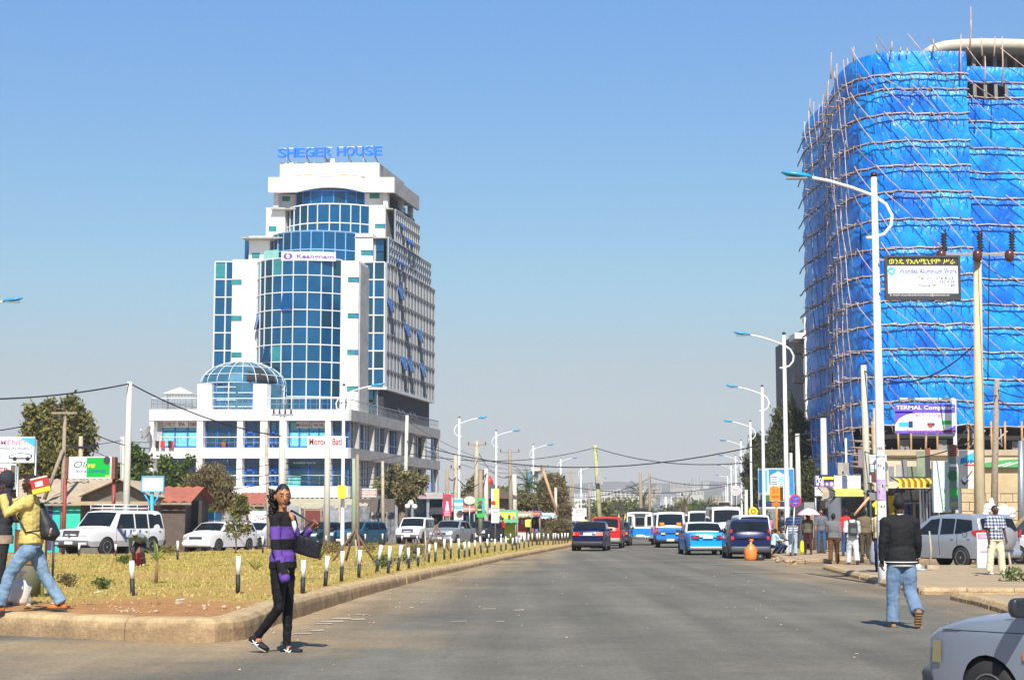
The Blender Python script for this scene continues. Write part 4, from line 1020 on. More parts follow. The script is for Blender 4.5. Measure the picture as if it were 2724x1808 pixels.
pole(2124,2121,1153,100,.16,CONCP,'slim pale pole beside the casuarina tree')
pole(2716,2716,1172,63,.13,STEEL,'grey steel post at the right edge')
pole(2104,2104,1204,112,.12,CONCP,'short pale pole behind the blue billboard')
pole(2252,2250,1165,80,.06,CONCP,'very thin white pole left of the dotted white signboard')
pole(1985,1985,1302,105,.12,CONCP,'short white post right of the big white minibus')
a=P(1593,1275,159.6);mb=MB();mb.box(a.x-.3,a.x+.35,a.y-.3,a.y,a.z-.35,a.z+.35,CONC);mb.build('cable_box',label='grey cable box strapped to the mossy pole',cat='box')
def wire(a,b,sag,r=.016,label=None,n=18):
 A_,B__=P(*a),P(*b);pts=[]
 for i in range(n+1):
  t=i/n;p=A_+(B__-A_)*t;p.z-=4*sag*t*(1-t);pts.append(p)
 mb=MB();mb.tube(pts,r,CABLE,4);return mb.build('cable',label=label,cat='cable',base=False)
wire((345,1020,72),(-60,1062,60),.15,.03,'black cable from the thick pale pole to the left edge')
wire((347,1020,72),(752,1160,78),.35,.03,'black cable sloping from the thick pale pole across the tower podium')
wire((173,1105,80),(-60,1152,72),.1,.025,'black cable from the thin grey pole to the left edge')
wire((175,1108,80),(396,1192,90),.35,.025,'cable from the thin grey pole to the podium corner')
wire((215,1185,85),(326,1170,95),.05,.018,'cable between the two short poles behind the olive sign')
wire((215,1180,85),(400,1262,92),.1,.018,'cable dropping from the short wooden pole toward the podium foot')
wire((326,1170,95),(400,1176,100),.05,.018,'short cable from the concrete pole to the podium end')
for i,(y0,y1,s)in enumerate(((1232,1208,.25),(1248,1224,.3),(1262,1240,.3),(1275,1262,.2),(1285,1276,.25))):
 wire((752,y0,78),(1078,y1,128),s,.02,['topmost','second','third','fourth','lowest'][i]+' of the cables strung across the lower podium')
for i,(y0,s)in enumerate(((1268,.2),(1288,.3),(1240,.25))):
 wire((430,y0+8,90),(752,y0-12,78),s,.016,['middle','lowest','topmost'][i]+' of the thin cables left of the concrete pole with crossarm')
wire((1079,1172,130),(2190,1140,95),2.1,.035,'long sagging cable crossing the road from the podium pole')
wire((1083,1205,130),(1583,1190,160),.9,.03,'cable from the podium pole to the mossy pole')
wire((1583,1190,160),(2100,1215,120),1.0,.035,'cable from the mossy pole sagging right across the road')
wire((1271,1200,140),(1361,1265,150),.9,.03,'drooping cable between the two tall poles left of the palm')
wire((1190,1262,115),(1212,1268,118),.3,.04,'short drooping black cable beside the burnt topped pole')
wire((1214,1268,118),(1295,1256,125),.9,.04,'thick drooping cable from the burnt topped pole')
wire((1371,1268,165),(1940,1290,230),1.3,.04,'low cable crossing the road in the distance')
wire((1728,1268,190),(1990,1280,150),.6,.03,'cable from the thin dark pole to the right lamps')
wire((1500,1320,240),(1728,1272,190),.9,.04,'cable rising to the thin dark pole from the left')
wire((2298,985,70),(2604,905,58),.9,.03,'cable sagging from the cream pole to the buff pole')
wire((2598,690,58),(2760,760,52),.2,.015,'fine wire from the insulators to the right edge')
wire((2632,640,58),(2628,1010,59),0,.02,'grey stay wire hanging beside the buff pole')
wire((2600,1030,58),(2652,1050,61),.15,.02,'short cable from the buff pole to the brown pole')
wire((2652,1035,61),(2780,1055,58),.15,.02,'upper cable from the brown pole to the right edge')
wire((2652,1060,61),(2780,1100,58),.2,.02,'lower cable from the brown pole to the right edge')
wire((2124,1160,100),(2194,1170,95),.4,.02,'thin drooping cable left of the dark side of the blue building')
wire((2604,1160,58),(2298,1200,70),.5,.02,'cable behind the computer sign')
for i in range(3):wire((1441,1238+i*6,190),(1083,1120+i*26,130),1.2,.02,['upper','middle','lower'][i]+' fine wire left of the leaning orange pole')
def sign(name,label,x0,y0,x1,y1,d,face,cat='sign',posts=(),tilt=0.,depth=.08,paint=None,frame=None,ground=0.,pm=STEEL,pr=.05):
 """board whose corners are given in photo pixels at depth d; posts: px list"""
 a,b=P(x0,y1,d),P(x1,y0,d);cx=(a.x+b.x)/2
 t=thing(name,label,cat,(cx,d,ground));w,h=b.x-a.x,b.z-a.z;z0=a.z-ground
 mb=MB();mb.box(-w/2,w/2,0,depth,z0,z0+h,face);bd=mb.build('board',t)
 def rect(u0,v0,u1,v1,m,k=1,name='panel',poly=None):
  mb=MB();yy=-.004*k
  pl=poly or[(u0,v0),(u1,v0),(u1,v1),(u0,v1)]
  mb.prism([(-w/2+w*u,z0+h*v)for u,v in pl],yy,0.0,m);return mb.build(name,bd)
 def txt(s_,u0,v0,u1,v1,m,k=2,font=None,shear=0.):
  mb=MB();mb.text(s_,-w/2+w*u0,-w/2+w*u1,-.004*k,z0+h*v0,z0+h*v1,m,font,shear,t=.003);return mb.build('lettering',bd)
 def disc(u,v,r,m,k=2,name='emblem',sx=1):
  mb=MB();mb.prism([(-w/2+w*u+r*sx*math.cos(6.283*i/16),z0+h*v+r*math.sin(6.283*i/16))for i in range(16)],-.004*k,0,m);return mb.build(name,bd)
 if frame:
  mb=MB();e=.05
  for q in((-w/2-e,w/2+e,z0-e,z0),(-w/2-e,w/2+e,z0+h,z0+h+e),(-w/2-e,-w/2,z0,z0+h),(w/2,w/2+e,z0,z0+h)):mb.box(q[0],q[1],-.03,depth,q[2],q[3],frame)
  mb.build('frame',t)
 for p in posts:
  q=P(p,1388,d);mb=MB();mb.tube([(q.x-cx,depth+.06,-.05),(q.x-cx,depth+.06,z0+h*.9)],pr,pm,6);mb.build('post',t)
 if paint:paint(rect,txt,disc)
 return t
SIGNW=mat('white sign face',(.80,.80,.80),.4,var=.03)
BTXT=mat('blue lettering',(.02,.06,.40),.5,var=0);CYT=mat('light blue print',(.05,.45,.80),.5,var=.1,vs=4)
GTXT=mat('grey lettering',(.12,.14,.18),.5,var=0);PINK=mat('pink print',(.75,.20,.35),.6,var=.1)
NAVY=mat('navy print',(.02,.03,.12),.5,var=.1);PURP=mat('violet print',(.14,.08,.55),.5,var=.05);GRNP=mat('bright green print',(.02,.50,.05),.5,var=.03)
DGRN=mat('dark green lettering',(.02,.16,.06),.5,var=0);YTX=mat('yellow lettering',(.80,.75,.05),.5,var=0);LGREY=mat('light grey print',(.50,.50,.52),.6,var=0)
CHAR=mat('charcoal print',(.045,.045,.05),.5,var=0)
def f_wondea(r,t,d):
 r(0,.80,1,1,CHAR,1);t('ወንዴ የአሉሚኒየም ሥራ',.03,.83,.96,.97,YTX,2,font_eth());r(0,0,1,.10,CHAR,1)
 t('E-mail-wondeealuminium@etionet.et',.03,.025,.87,.085,WHITE,2);t('Wondea Aluminium Work',.17,.60,.99,.735,BTXT,1);d(.06,.67,.085,CYT,1)
 r(0,0,0,0,WHITE,2,'emblem',[(.02,.62),(.045,.70),(.065,.65),(.09,.73),(.07,.60),(.045,.65)])
 r(0,.565,1,.572,CYT,1);t('Tel: 011 276 8 23',.43,.46,.93,.525,GTXT,1);t('011 550 4 26',.62,.365,.95,.43,GTXT,1);t('Mobile 0911 13 0 89',.44,.27,.95,.335,GTXT,1)
s=sign('hanging_sign','white company sign with black and yellow header fixed to the nearest lamp post',2362,686,2547,791,36.9,SIGNW,paint=f_wondea,depth=.12,frame=CHAR)
mb=MB();q=root_of(s).location;[mb.box(-.95,-.55,.03,.07,z,z+.04,STEEL)for z in(6.45,7.1)];mb.build('bracket',s)
def f_termal(r,t,d):
 r(0,.70,1,1,PURP,1);r(0,0,0,0,PURP,1,'panel',[(0,.75),(0,.3),(.06,.5),(.16,.62),(.3,.70),(.3,.75)]);r(0,0,1,.09,PURP,1);r(0,0,0,0,PURP,1,'panel',[(.72,.05),(1,.05),(1,.30),(.9,.15)])
 t('TERMAL Computer',.02,.78,.97,.96,WHITE,2,'bold');t('Technology',.27,.55,.80,.70,PINK,2)
 r(.06,.22,.22,.38,CYT,2);r(.22,.2,.29,.42,NAVY,2);r(.53,.25,.65,.36,CHAR,2);r(.55,.20,.61,.33,RED,3);r(.77,.30,.93,.44,GRNP,2);t('Tel. 0116 67 67 / 0911 20 08',.18,.03,.96,.13,RED,3)
s=sign('billboard','purple and white computer shop sign on a white frame',2382,1075,2541,1152,62,SIGNW,paint=f_termal,depth=.1)
cx=root_of(s).location.x
mb=MB();a,b,c=P(2396,1060,62),P(2541,1060,62),P(2548,1380,62);mb.tube([(a.x-cx,.15,a.z),(b.x-cx,.15,b.z)],.05,LWH,6);mb.tube([(b.x-cx,.15,b.z),(c.x-cx,.15,0)],.07,LWH,6);a=P(2430,1156,62);mb.tube([(a.x-cx,.15,a.z),(b.x-cx,.15,a.z)],.04,LWH,6);mb.build('post',s)
OLG=mat('olive sign green',(.0,.42,.04),.4,var=.02)
def f_olive(r,t,d):
 r(.42,.07,.97,.96,OLG,1);t('Oli',.12,.50,.45,.80,DGRN,2,None,.3);t('ve',.44,.50,.62,.68,YTX,2,'bold',.3);t('BAR &',.18,.29,.42,.40,BTXT,2);t('LOUNGE',.48,.28,.86,.42,BTXT,2,'bold')
 d(.89,.83,.18,CHAR,2,'emblem',.8);r(0,0,0,0,CHAR,3,'emblem',[(.80,.83),(.93,.86),(.96,.75),(.91,.63),(.87,.72)]);r(.86,.09,.96,.16,YTX,2)
s=sign('shop_sign','white and green lounge sign between two red brown posts above the UN car',182,1214,297,1273,73,SIGNW,paint=f_olive,depth=.35)
for x0,x1 in((174,182),(297,308)):
 a,b=P(x0,1273,73),P(x1,1215,73);mb=MB();mb.box(a.x,b.x,72.9,73.4,a.z,b.z,RUST);mb.build('end_cap',s,world=True)
for x in(173.5,303.5):
 a=P(x,1274,73.2);mb=MB();mb.tube([(a.x,73.2,0),a],.085,mat('red brown post',(.28,.05,.03),.6,var=.2),7);mb.build('post',s,world=True)
def f_mom(r,t,d):
 r(0,0,0,0,CYT,1,'panel',[(.72,.96),(1,.96),(1,.6),(.9,.75)]);t('MOMENET',.15,.68,.88,.88,PINK,2,'bold');t('& COMMISSION AGENT',.12,.50,.97,.60,BTXT,2)
 r(0,0,0,0,NAVY,2,'emblem',[(.55,.16),(.62,.14),(.93,.14),(.97,.22),(.96,.32),(.85,.36),(.74,.39),(.64,.32),(.55,.27)]);r(0,0,0,0,WHITE,3,'emblem',[(.57,.19),(.94,.19),(.94,.29),(.82,.34),(.74,.36),(.65,.30),(.57,.25)])
 d(.66,.15,.08,BLACK,4);d(.89,.15,.08,BLACK,4);t('Tel. 0911 22 22',.05,.22,.42,.30,GTXT,2)
sign('billboard','white car agent board with pink heading cut by the left edge',-60,1161,92,1230,66,SIGNW,paint=f_mom,posts=(-30,85),depth=.2)
def f_er(r,t,d):
 t('ER',.55,.55,.82,.85,RED,2,'bold');r(.86,.05,.99,.95,DGRN,1);r(.88,.6,.97,.9,mat('face print',(.20,.10,.07),.6),2);r(.05,.05,.6,.2,CYT,1);t('PRINTER',.05,.25,.6,.45,GTXT,2)
sign('shop_sign','smaller white sign with red letters under the car agent board',-60,1233,43,1302,65.5,SIGNW,paint=f_er,posts=(40,),depth=.1)
s=sign('notice_board','blank white board on a light blue post with two slanted arms',379,1268,434,1305,72,SIGNW,depth=.12,frame=mat('light blue frame',(.04,.36,.66),.5))
LBP=MATS['light blue frame'];q=root_of(s).location
for u,v in(((404,1304),(404,1470)),((380,1305),(402,1345)),((430,1305),(406,1345))):
 a,b=P(*u,72.1),P(*v,72.1);mb=MB();mb.tube([(a.x,72.1,a.z),(b.x,72.1,max(0,b.z)if v[1]<1400 else-.05)],.085 if v[1]>1400 else .04,LBP,7);mb.build('post',s,world=True)
def f_bb(r,t,d):
 r(0,.40,.25,.95,CYT,1);r(0,0,0,0,mat('deep sky print',(.02,.25,.75),.5,var=.4,vs=.8),2,'panel',[(.28,.98),(.99,.98),(.99,.3),(.75,.35),(.3,.6)]);r(.0,.02,1,.22,NAVY,1);r(.05,.18,.35,.34,DGRN,2)
 r(0,0,0,0,WHITE,3,'picture',[(.34,.30),(.34,.82),(.56,.93),(.70,.85),(.86,.80),(.86,.30)])
 for k in range(8):
  v=.36+k*.058;r(.36,v,.53,v+.022,NAVY,4);r(.57,v+.01,.70,v+.04,CYT,4);r(.73,v,.85,v+.022,CYT,4)
 for k in range(3):r(.34,.28-k*.05,.95,.30-k*.05,WHITE,3)
 r(0,0,.99,.04,WHITE,5)
sign('billboard','large blue billboard printed with a white tower block',2019,1245,2112,1352,97,SIGNW,paint=f_bb,posts=(2030,2100),depth=.3)
RSG=mat('red traffic sign',(.70,.015,.03),.35,var=0);BSG=mat('blue traffic sign',(.01,.10,.60),.35,var=0)
s=thing('traffic_sign','round blue no parking sign with red rim and slash on a thin post','traffic sign',(G(2106,1479,.13).x,D(2106,1479,.13),.13));L0=s.location
c=P(2115,1331,L0.y);k=(2115-2106)/4500*L0.y;zc_=c.z-.13
def rdisc(rad,y,m,nm='disc',t_=.01,cx_=None,zc=None):mb=MB();mb.prism([((c.x-L0.x if cx_ is None else cx_)+rad*math.cos(6.283*i/24),(zc_ if zc is None else zc)+rad*math.sin(6.283*i/24))for i in range(24)],y,y+t_,m);return mb.build(nm,s)
rdisc(.225,-.03,RSG);rdisc(.18,-.035,BSG,'face')
mb=MB();mb.cbox((c.x-L0.x,-.040,zc_),(.38,.006,.045),RSG,Matrix.Rotation(R(45),3,'Y'));mb.build('slash',s)
mb=MB();mb.text('አይቻልም',c.x-L0.x-.02,c.x-L0.x+.13,-.042,zc_+.055,zc_+.09,WHITE,font_eth());mb.text('ክልክል',c.x-L0.x-.08,c.x-L0.x+.05,-.042,zc_-.11,zc_-.07,WHITE,font_eth());mb.build('lettering',s)
mb=MB();mb.tube([(0,.01,-.03),(c.x-L0.x,.01,zc_+.1)],.03,STEEL,7);mb.build('post',s)
def post_sign(px,pyb,d,h,label,build,pm=ORANGE,r=.045):
 q=P(px,1388,d);t=thing('bus_stop_sign',label,'sign',(q.x,d,.13));mb=MB();mb.tube([(0,0,-.02),(0,0,h)],r,pm,7);mb.build('post',t);build(t);return t
def b1(t):
 mb=MB();mb.box(-.28,.28,-.06,-.03,2.1,2.68,ORANGE);bd=mb.build('board',t);mb=MB();mb.box(-.2,.2,-.065,-.061,1.88,2.05,mat('brown orange board',(.45,.16,.02),.5));mb.build('board',t)
 mb=MB();mb.text('31',-.18,.06,-.064,2.42,2.62,mat('orange print',(.55,.12,.01),.5),'bold');mb.box(-.2,.12,-.066,-.062,2.24,2.32,MATS['orange print']);mb.build('lettering',bd)
post_sign(2066,1440,70,2.7,'orange square bus stop plate on an orange post before the blue billboard',b1)
s=thing('round_sign','round white sign with red print on a dark post before the big minibus','sign',(P(1958,1388,110).x,110,0));z=P(1958,1304,110).z
for rr,y,m in((.32,-.02,SIGNW),(.26,-.026,RED),(.22,-.032,SIGNW)):mb=MB();mb.prism([(rr*math.cos(.2618*i),z+rr*math.sin(.2618*i))for i in range(24)],y,y+.01,m);mb.build('disc',s)
mb=MB();mb.text('BAR',-.16,.16,-.034,z-.02,z+.13,RED,'bold');mb.text('CAFE',-.15,.15,-.034,z-.14,z-.04,RED,'bold');mb.build('lettering',s);mb=MB();mb.tube([(0,.03,0),(0,.03,z)],.04,CHAR,6);mb.build('post',s)
s=thing('round_sign','round yellow sign with red figure above a yellow plate','sign',(P(2004,1388,88).x,88,0))
z=P(2004,1360,88).z
for rr,y,m in((.24,-.02,YELLOW),(.13,-.026,RED),(.08,-.032,YELLOW)):mb=MB();mb.prism([(rr*math.cos(.2618*i),z+rr*math.sin(.2618*i))for i in range(24)],y,y+.01,m);mb.build('disc',s)
mb=MB();mb.box(-.26,.26,-.02,0,z-.5,z-.27,YELLOW);mb.build('board',s);mb=MB();mb.tube([(0,.03,0),(0,.03,z)],.03,STEEL,6);mb.build('post',s)
def f_cd(r,t,d):
 r(0,.42,1,1,NAVY,1);r(.38,.78,.97,.90,YTX,2);t('Plce',.05,.62,.45,.95,WHITE,3,'bold');
 for k in range(4):d(.14+.24*k,.55,.12,PINK if k%2 else PURP,3);d(.14+.24*k,.55,.06,WHITE,4)
 r(.05,.32,.3,.36,RED,2);r(.35,.28,.9,.31,GTXT,2);r(.3,.05,.95,.15,YTX,2)
sign('shop_sign','dark music shop sign with round discs and a yellow bar',2168,1262,2219,1318,76,SIGNW,paint=f_cd,posts=(2172,))
def f_dots(r,t,d):
 for u,v in((.1,.85),(.85,.85),(.72,.6),(.72,.45),(.55,.33),(.08,.33),(.78,.33),(.2,.05),(.7,.05),(.72,.7)):r(u,v,u+.03,v+.05,GRNP,1)
 t('ABC',.35,.6,.62,.75,LGREY,1)
sign('shop_sign','blank looking white signboard with sparse green dots above the lime awning',2220,1264,2289,1304,74,SIGNW,paint=f_dots,posts=(2285,))
def f_ball(r,t,d):
 t('SPORT WEAR',.08,.82,.95,.92,GTXT,1);t('PHOTO COPY SERVICE',.05,.70,.95,.78,GTXT,1);d(.6,.32,.32,GTXT,1);d(.6,.32,.2,SIGNW,2);r(.0,.0,.3,.5,GTXT,1);r(.05,.05,.25,.45,SIGNW,2);r(.06,.1,.24,.2,CYT,3)
sign('shop_sign','white sign with black machinery drawing beside the nearest lamp post',2314,1209,2358,1256,66,SIGNW,paint=f_ball,posts=(2320,))
def f_guitar(r,t,d):
 r(0,0,0,0,CYT,1,'panel',[(.08,.78),(.85,.96),(.95,.70),(.3,.66),(.08,.62)]);t('Blue',.1,.66,.72,.80,NAVY,3,None,.2);r(.72,.69,.85,.72,NAVY,3);r(.30,.60,.9,.63,RED,3)
 r(0,0,0,0,CHAR,2,'picture',[(.10,.24),(.2,.28),(.28,.16),(.42,.22),(.55,.24),(.40,.16),(.28,.08),(.15,.14)]);r(0,0,0,0,SIGNW,3,'picture',[(.12,.25),(.3,.34),(.36,.26),(.46,.25),(.3,.16),(.2,.2)]);r(0,0,0,0,mat('guitar neck brown',(.20,.09,.06),.5),3,'picture',[(.38,.28),(.42,.26),(.72,.45),(.69,.48)]);r(.80,.17,.85,.26,RED,2)
sign('banner_sign','pale music house banner with a guitar picture and blue corner',2552,1197,2600,1299,60,mat('cream sign face',(.66,.62,.52),.6),paint=f_guitar,depth=.04,posts=(2556,),pm=LWH)
def f_white(r,t,d):
 for k in range(14):u,v=.2+random.random()*.6,random.random();r(u,v,u+.08,v+.012,GRNP,1)
sign('advertising_board','tall plain white shop panel with green stains beside the striped awning',2485,1226,2527,1362,62,mat('stained white panel',(.62,.76,.70),.6,var=.12,vs=3),paint=f_white,depth=.25)
def f_grn(r,t,d):
 r(0,.82,1,1,RUST,1);r(.08,.66,.9,.70,WHITE,2);d(.4,.52,.2,DGRN,1);d(.6,.25,.17,GRNP,1);r(.1,.05,.9,.12,mat('tan print',(.4,.35,.2),.6),1)
sign('advertising_board','narrow dark poster panel in green and maroon at the right of the white panel',2527,1182,2547,1355,61.5,mat('grey green poster',(.16,.25,.20),.5,var=.2,vs=3),paint=f_grn,depth=.12)
def f_af(r,t,d):
 r(.05,.82,.95,.97,PINK,1);t('MENU',.2,.86,.8,.93,WHITE,2);t('DISH 20',.15,.62,.85,.70,PINK,1);t('CHILLI',.15,.52,.85,.60,YTX,1);r(.2,.45,.8,.5,PINK,1)
 for k in range(4):r(.2,.12+.08*k,.8,.13+.08*k,LGREY,1)
sign('sandwich_board','white pavement board with pink print behind the man in a checked shirt',2601,1416,2640,1513,47.0,SIGNW,paint=f_af,posts=(2602,2639),ground=.0,depth=.05,pm=WHITE)
def banner_on_post(x0,y0,x1,y1,d,base,label,paint):return sign('street_banner',label,x0,y0,x1,y1,d,base,cat='banner',paint=paint,posts=((x0+x1)/2,),depth=.06,pm=STEEL)
SKIN0=mat('brown print',(.22,.08,.04),.6,var=0);TEAL=mat('teal print',(.02,.45,.55),.5,var=0);MAG=mat('magenta banner',(.55,.02,.10),.5,var=.05)
banner_on_post(1178,1314,1201,1373,112,MAG,'magenta banner showing a figure in a white dress',lambda r,t,d:(r(0,0,0,0,WHITE,1,'picture',[(.25,.25),(.75,.25),(.65,.55),(.6,.72),(.4,.72),(.38,.55)]),d(.5,.80,.18,SKIN0,2),t('SALE',.2,.04,.8,.14,WHITE,1),r(.2,.17,.8,.20,WHITE,1)))
banner_on_post(1208,1325,1232,1382,110,SIGNW,'white and light blue banner with a face at its foot',lambda r,t,d:(r(.0,.50,1,.68,TEAL,1),t('STYLE',.1,.55,.9,.64,WHITE,2),d(.6,.25,.22,SKIN0,2),d(.72,.32,.17,CHAR,3),r(0,.8,1,.97,CYT,1),r(.1,.4,.8,.44,TEAL,1)))
banner_on_post(1268,1324,1289,1375,116,GRNP,'green banner showing a dark figure with a yellow belt',lambda r,t,d:(r(0,0,0,0,TEAL,1,'panel',[(.3,.95),(.9,.9),(.9,.2),(.5,.5)]),r(0,0,0,0,CHAR,2,'picture',[(.1,.2),(.7,.2),(.65,.6),(.5,.68),(.3,.68),(.1,.5)]),d(.45,.76,.16,SKIN0,3),r(.15,.36,.6,.42,YTX,3)))
banner_on_post(1307,1299,1328,1390,118,mat('yellow banner',(.70,.65,.12),.5,var=.05),'tall yellow and white banner with a red capped figure',lambda r,t,d:(r(0,0,1,.45,SIGNW,1),r(.0,.45,.3,1,SIGNW,1),d(.25,.58,.16,RED,3),r(.1,.42,.9,.44,RED,3),r(.2,.2,.8,.22,PINK,2),r(.2,.3,.8,.32,RED,2),t('CALL',.2,.88,.9,.95,YTX,2)))
s=sign('shop_sign','red and white motor sign board left of the blue car',1522,1351,1560,1385,175,SIGNW,paint=lambda r,t,d:(t('GTC',.25,.62,.85,.86,RED,1,'bold'),t('MOTOR',.2,.36,.85,.52,PINK,1)),posts=(1525,1556),depth=.15)
sign('shop_sign','dark sign with a red figure left of the motor sign',1500,1350,1523,1372,178,CHAR,paint=lambda r,t,d:(r(.1,.1,.35,.8,RED,1),r(.5,.3,.9,.4,YTX,1)),posts=(1502,))
s=sign('sign_box','white sign box with two rows of orange writing before the podium',963,1299,1001,1321,97,SIGNW,paint=lambda r,t,d:(r(.02,.56,.98,.9,mat('orange red print',(.75,.10,.02),.5),1),r(.02,.12,.98,.46,MATS['orange red print'],1),t('HAWA BABA',.08,.6,.92,.86,WHITE,2,'bold'),t('RESTAURANT',.08,.16,.92,.42,WHITE,2,'bold')),depth=.8)
a,b=P(1001,1325,97),P(1019,1298,97)
sign('yellow_banner','bright yellow cloth hanging on the white lamp post before the podium',898,1290,920,1325,83.5,YELLOW,cat='banner',depth=.03)
TIN=mat('dusty corrugated roof',(.42,.33,.22),.75,var=.2,vs=1.5);TINR=mat('rusty red roof',(.38,.12,.07),.75,var=.2,vs=1.5)
SILV=mat('silver tin sheet',(.46,.48,.50),.4,.5,var=.35,vs=2.2);SILVD=mat('peeling tin sheet',(.36,.37,.38),.5,.4,col2=(.10,.10,.10),vs=3.5)
MUD=mat('ochre mud wall',(.36,.26,.15),.9,var=.2,vs=2)
def corr(mb,a,b,c,d,n,amp,m):
 """corrugated sheet on quad a(b.left) b(b.right) c(t.right) d(t.left)"""
 a,b,c,d=map(Vector,(a,b,c,d));nn=(b-a).cross(d-a).normalized();vs=[]
 k=n*4
 for j in range(2):
  for i in range(k+1):
   t=i/k;p=(a+(b-a)*t)if j==0 else(d+(c-d)*t);vs.append(p+nn*amp*math.sin(t*n*6.2832))
 mb.add(vs,[(i,i+1,k+1+i+1,k+1+i)for i in range(k)],m,True)
def house(label,px0,px1,eave_py,ridge_py,d,depth,wall,roof,cat='house',gable='x',over=.35,ins=()):
 a,b=P(px0,1388,d),P(px1,1388,d);ze=P(px0,eave_py,d).z;zr=P(px0,ridge_py,d+depth/2).z
 t=thing('house',label,cat,((a.x+b.x)/2,d,0));w=b.x-a.x
 mb=MB();mb.box(-w/2,w/2,0,depth,-.1,ze-.02,wall)
 mb.add([(-w/2,0,ze),(-w/2,depth,ze),(-w/2,depth/2,zr),(w/2,0,ze),(w/2,depth,ze),(w/2,depth/2,zr)],[(0,1,2),(5,4,3)],wall);mb.build('wall',t)
 for s_ in(0,1):
  y0,y1=(-over,depth/2)if s_==0 else(depth+over,depth/2);zl=ze-(zr-ze)*over/(depth/2)
  mb=MB();corr(mb,(-w/2-over,y0,zl+.06),(w/2+over,y0,zl+.06),(w/2+over,y1,zr+.06),(-w/2-over,y1,zr+.06),int(w/.28),.035,roof);mb.build('roof',t)
 mb=MB();mb.box(-w/2-over,w/2+over,-over-.03,-over,ze-(zr-ze)*over/(depth/2)-.08,ze-(zr-ze)*over/(depth/2)+.03,WOOD);mb.build('fascia',t)
 for(u0,u1,z0,z1,m,nm)in ins:
  mb=MB();mb.box(-w/2+w*u0,-w/2+w*u1,-.04,.0,z0,z1,m);o=mb.build(nm,t)
 return t
house('long low house with turquoise walls and dusty tin roof behind the UN car',-40,240,1334,1277,80,7,CYANP,TIN,ins=((.60,.64,.1,2.2,mat('dark violet',(.08,.03,.12),.7),'door'),(.72,.95,.1,2.1,mat('green turquoise panel',(.03,.55,.38),.6,var=.1),'door'),(.3,.45,.9,1.8,mat('pale turquoise',(.1,.6,.62),.5),'window')))
t=thing('house','dark gabled shop front joined to the turquoise house above the UN car','house',(P(312,1388,78).x,78,0))
a,b,c=P(215,1323,78),P(408,1323,78),P(322,1279,78);X0=t.location.x
mb=MB();mb.prism([(a.x-X0,-.1),(b.x-X0,-.1),(b.x-X0,b.z),(c.x-X0,c.z),(a.x-X0,a.z)],0,4,mat('dark weathered board',(.14,.13,.10),.85,var=.3));mb.build('wall',t)
for p,q in((a,c),(b,c)):
 mb=MB();corr(mb,(p.x-X0,-.5,p.z+.05),(p.x-X0,4,p.z+.05),(q.x-X0,4,q.z+.08),(q.x-X0,-.5,q.z+.08),14,.03,TIN);mb.build('roof',t)
mb=MB();mb.box(a.x-X0-.2,b.x-X0+.3,-.9,.0,a.z-.35,a.z-.18,mat('sandy beam',(.42,.32,.19),.8));mb.build('beam',t)
mb=MB();mb.box(-.2+P(383,1388,78).x-X0,P(383,1388,78).x-X0+.6,-.03,0,0,2.1,mat('brick red door',(.45,.07,.03),.6));mb.build('door',t)
house('house with rust red roof behind the blank board',400,492,1333,1297,80,6,mat('dark brown house wall',(.12,.09,.07),.9,var=.2),TINR,ins=((.1,.3,.2,2.1,mat('dark plank',(.06,.05,.04),.9),'door'),))  # house wall in one dark brown
house('house with rust red roof and beige wall left of the walking woman',636,728,1340,1313,108,6,MUD,TINR,ins=((.2,.4,.9,2.0,DARK,'window'),))
house('low house with sandy sagging roof behind the tin fence',735,960,1352,1327,112,8,mat('dull tan wall',(.25,.2,.12),.9),mat('sandy roof',(.45,.40,.27),.8,var=.15,vs=1.2),ins=((.3,.4,.8,1.8,DARK,'window'),))  # house wall in one dull tan
TF=thing('tin_fence','fence of battered corrugated tin sheets behind the parked cars','fence',(P(800,1388,104).x,104,0));X0=TF.location.x
px=575
while px<955:
 w=random.uniform(24,36);
 if 808<px+w and px<858:px=858 if px>800 else px
 if px<808<px+w:w=808-px
 a=P(px,1388,104);b=P(px+w,1388,104);h=2.28+random.uniform(-.12,.15);y=random.uniform(-.04,.04)
 mb=MB();corr(mb,(a.x-X0,y,0),(b.x-X0,y,0),(b.x-X0,y+random.uniform(-.04,.04),h+random.uniform(-.05,.05)),(a.x-X0,y,h),6,.025,SILVD if px>580 and random.random()<.6 else SILV);mb.build('sheet',TF);px+=w
for px in(600,664,735,800,862,905,950):
 a=P(px,1388,104);mb=MB();hh=random.uniform(2.2,3.0);mb.tube([(a.x-X0,-.1,0),(a.x-X0+random.uniform(-.08,.08),-.1,hh)],.06,WOODP,6);mb.build('post',TF)
gp=thing('metal_gate','rust red sheet gate in the tin fence behind the green sedan','gate',(P(832,1388,103.8).x,103.8,0))
mb=MB();mb.box(-.46,.46,0,.05,.1,2.05,mat('maroon sheet',(.16,.03,.025),.6,var=.15));mb.build('panel',gp);mb=MB();[mb.tube([(x,0,0),(x,0,2.3)],.04,WOOD,5)for x in(-.5,.5)];mb.tube([(-.5,0,2.2),(.5,0,2.2)],.04,WOODP,5);mb.build('frame',gp)
def f_gr(r,t,d):
 for k in range(16):u,v=random.random()*.9,random.random()*.8;r(0,0,0,0,random.choice([NAVY,BTXT,RTXT]),1,'lettering',[(u,v),(u+.05,v+.02),(u+.09,v+.14),(u+.03,v+.09)])
 t('Coralie',.25,.35,.8,.62,RTXT,2,None,.3)
sign('cloth_banner','torn white banner with blue and red scrawls on the tin fence',660,1359,762,1392,103.6,WHITE,cat='banner',paint=f_gr,depth=.02)
t=thing('tin_shed','dark brown sheet canopy over the tin fence left of the flat topped tree','shed',(P(1000,1388,114).x,114,0));X0=t.location.x
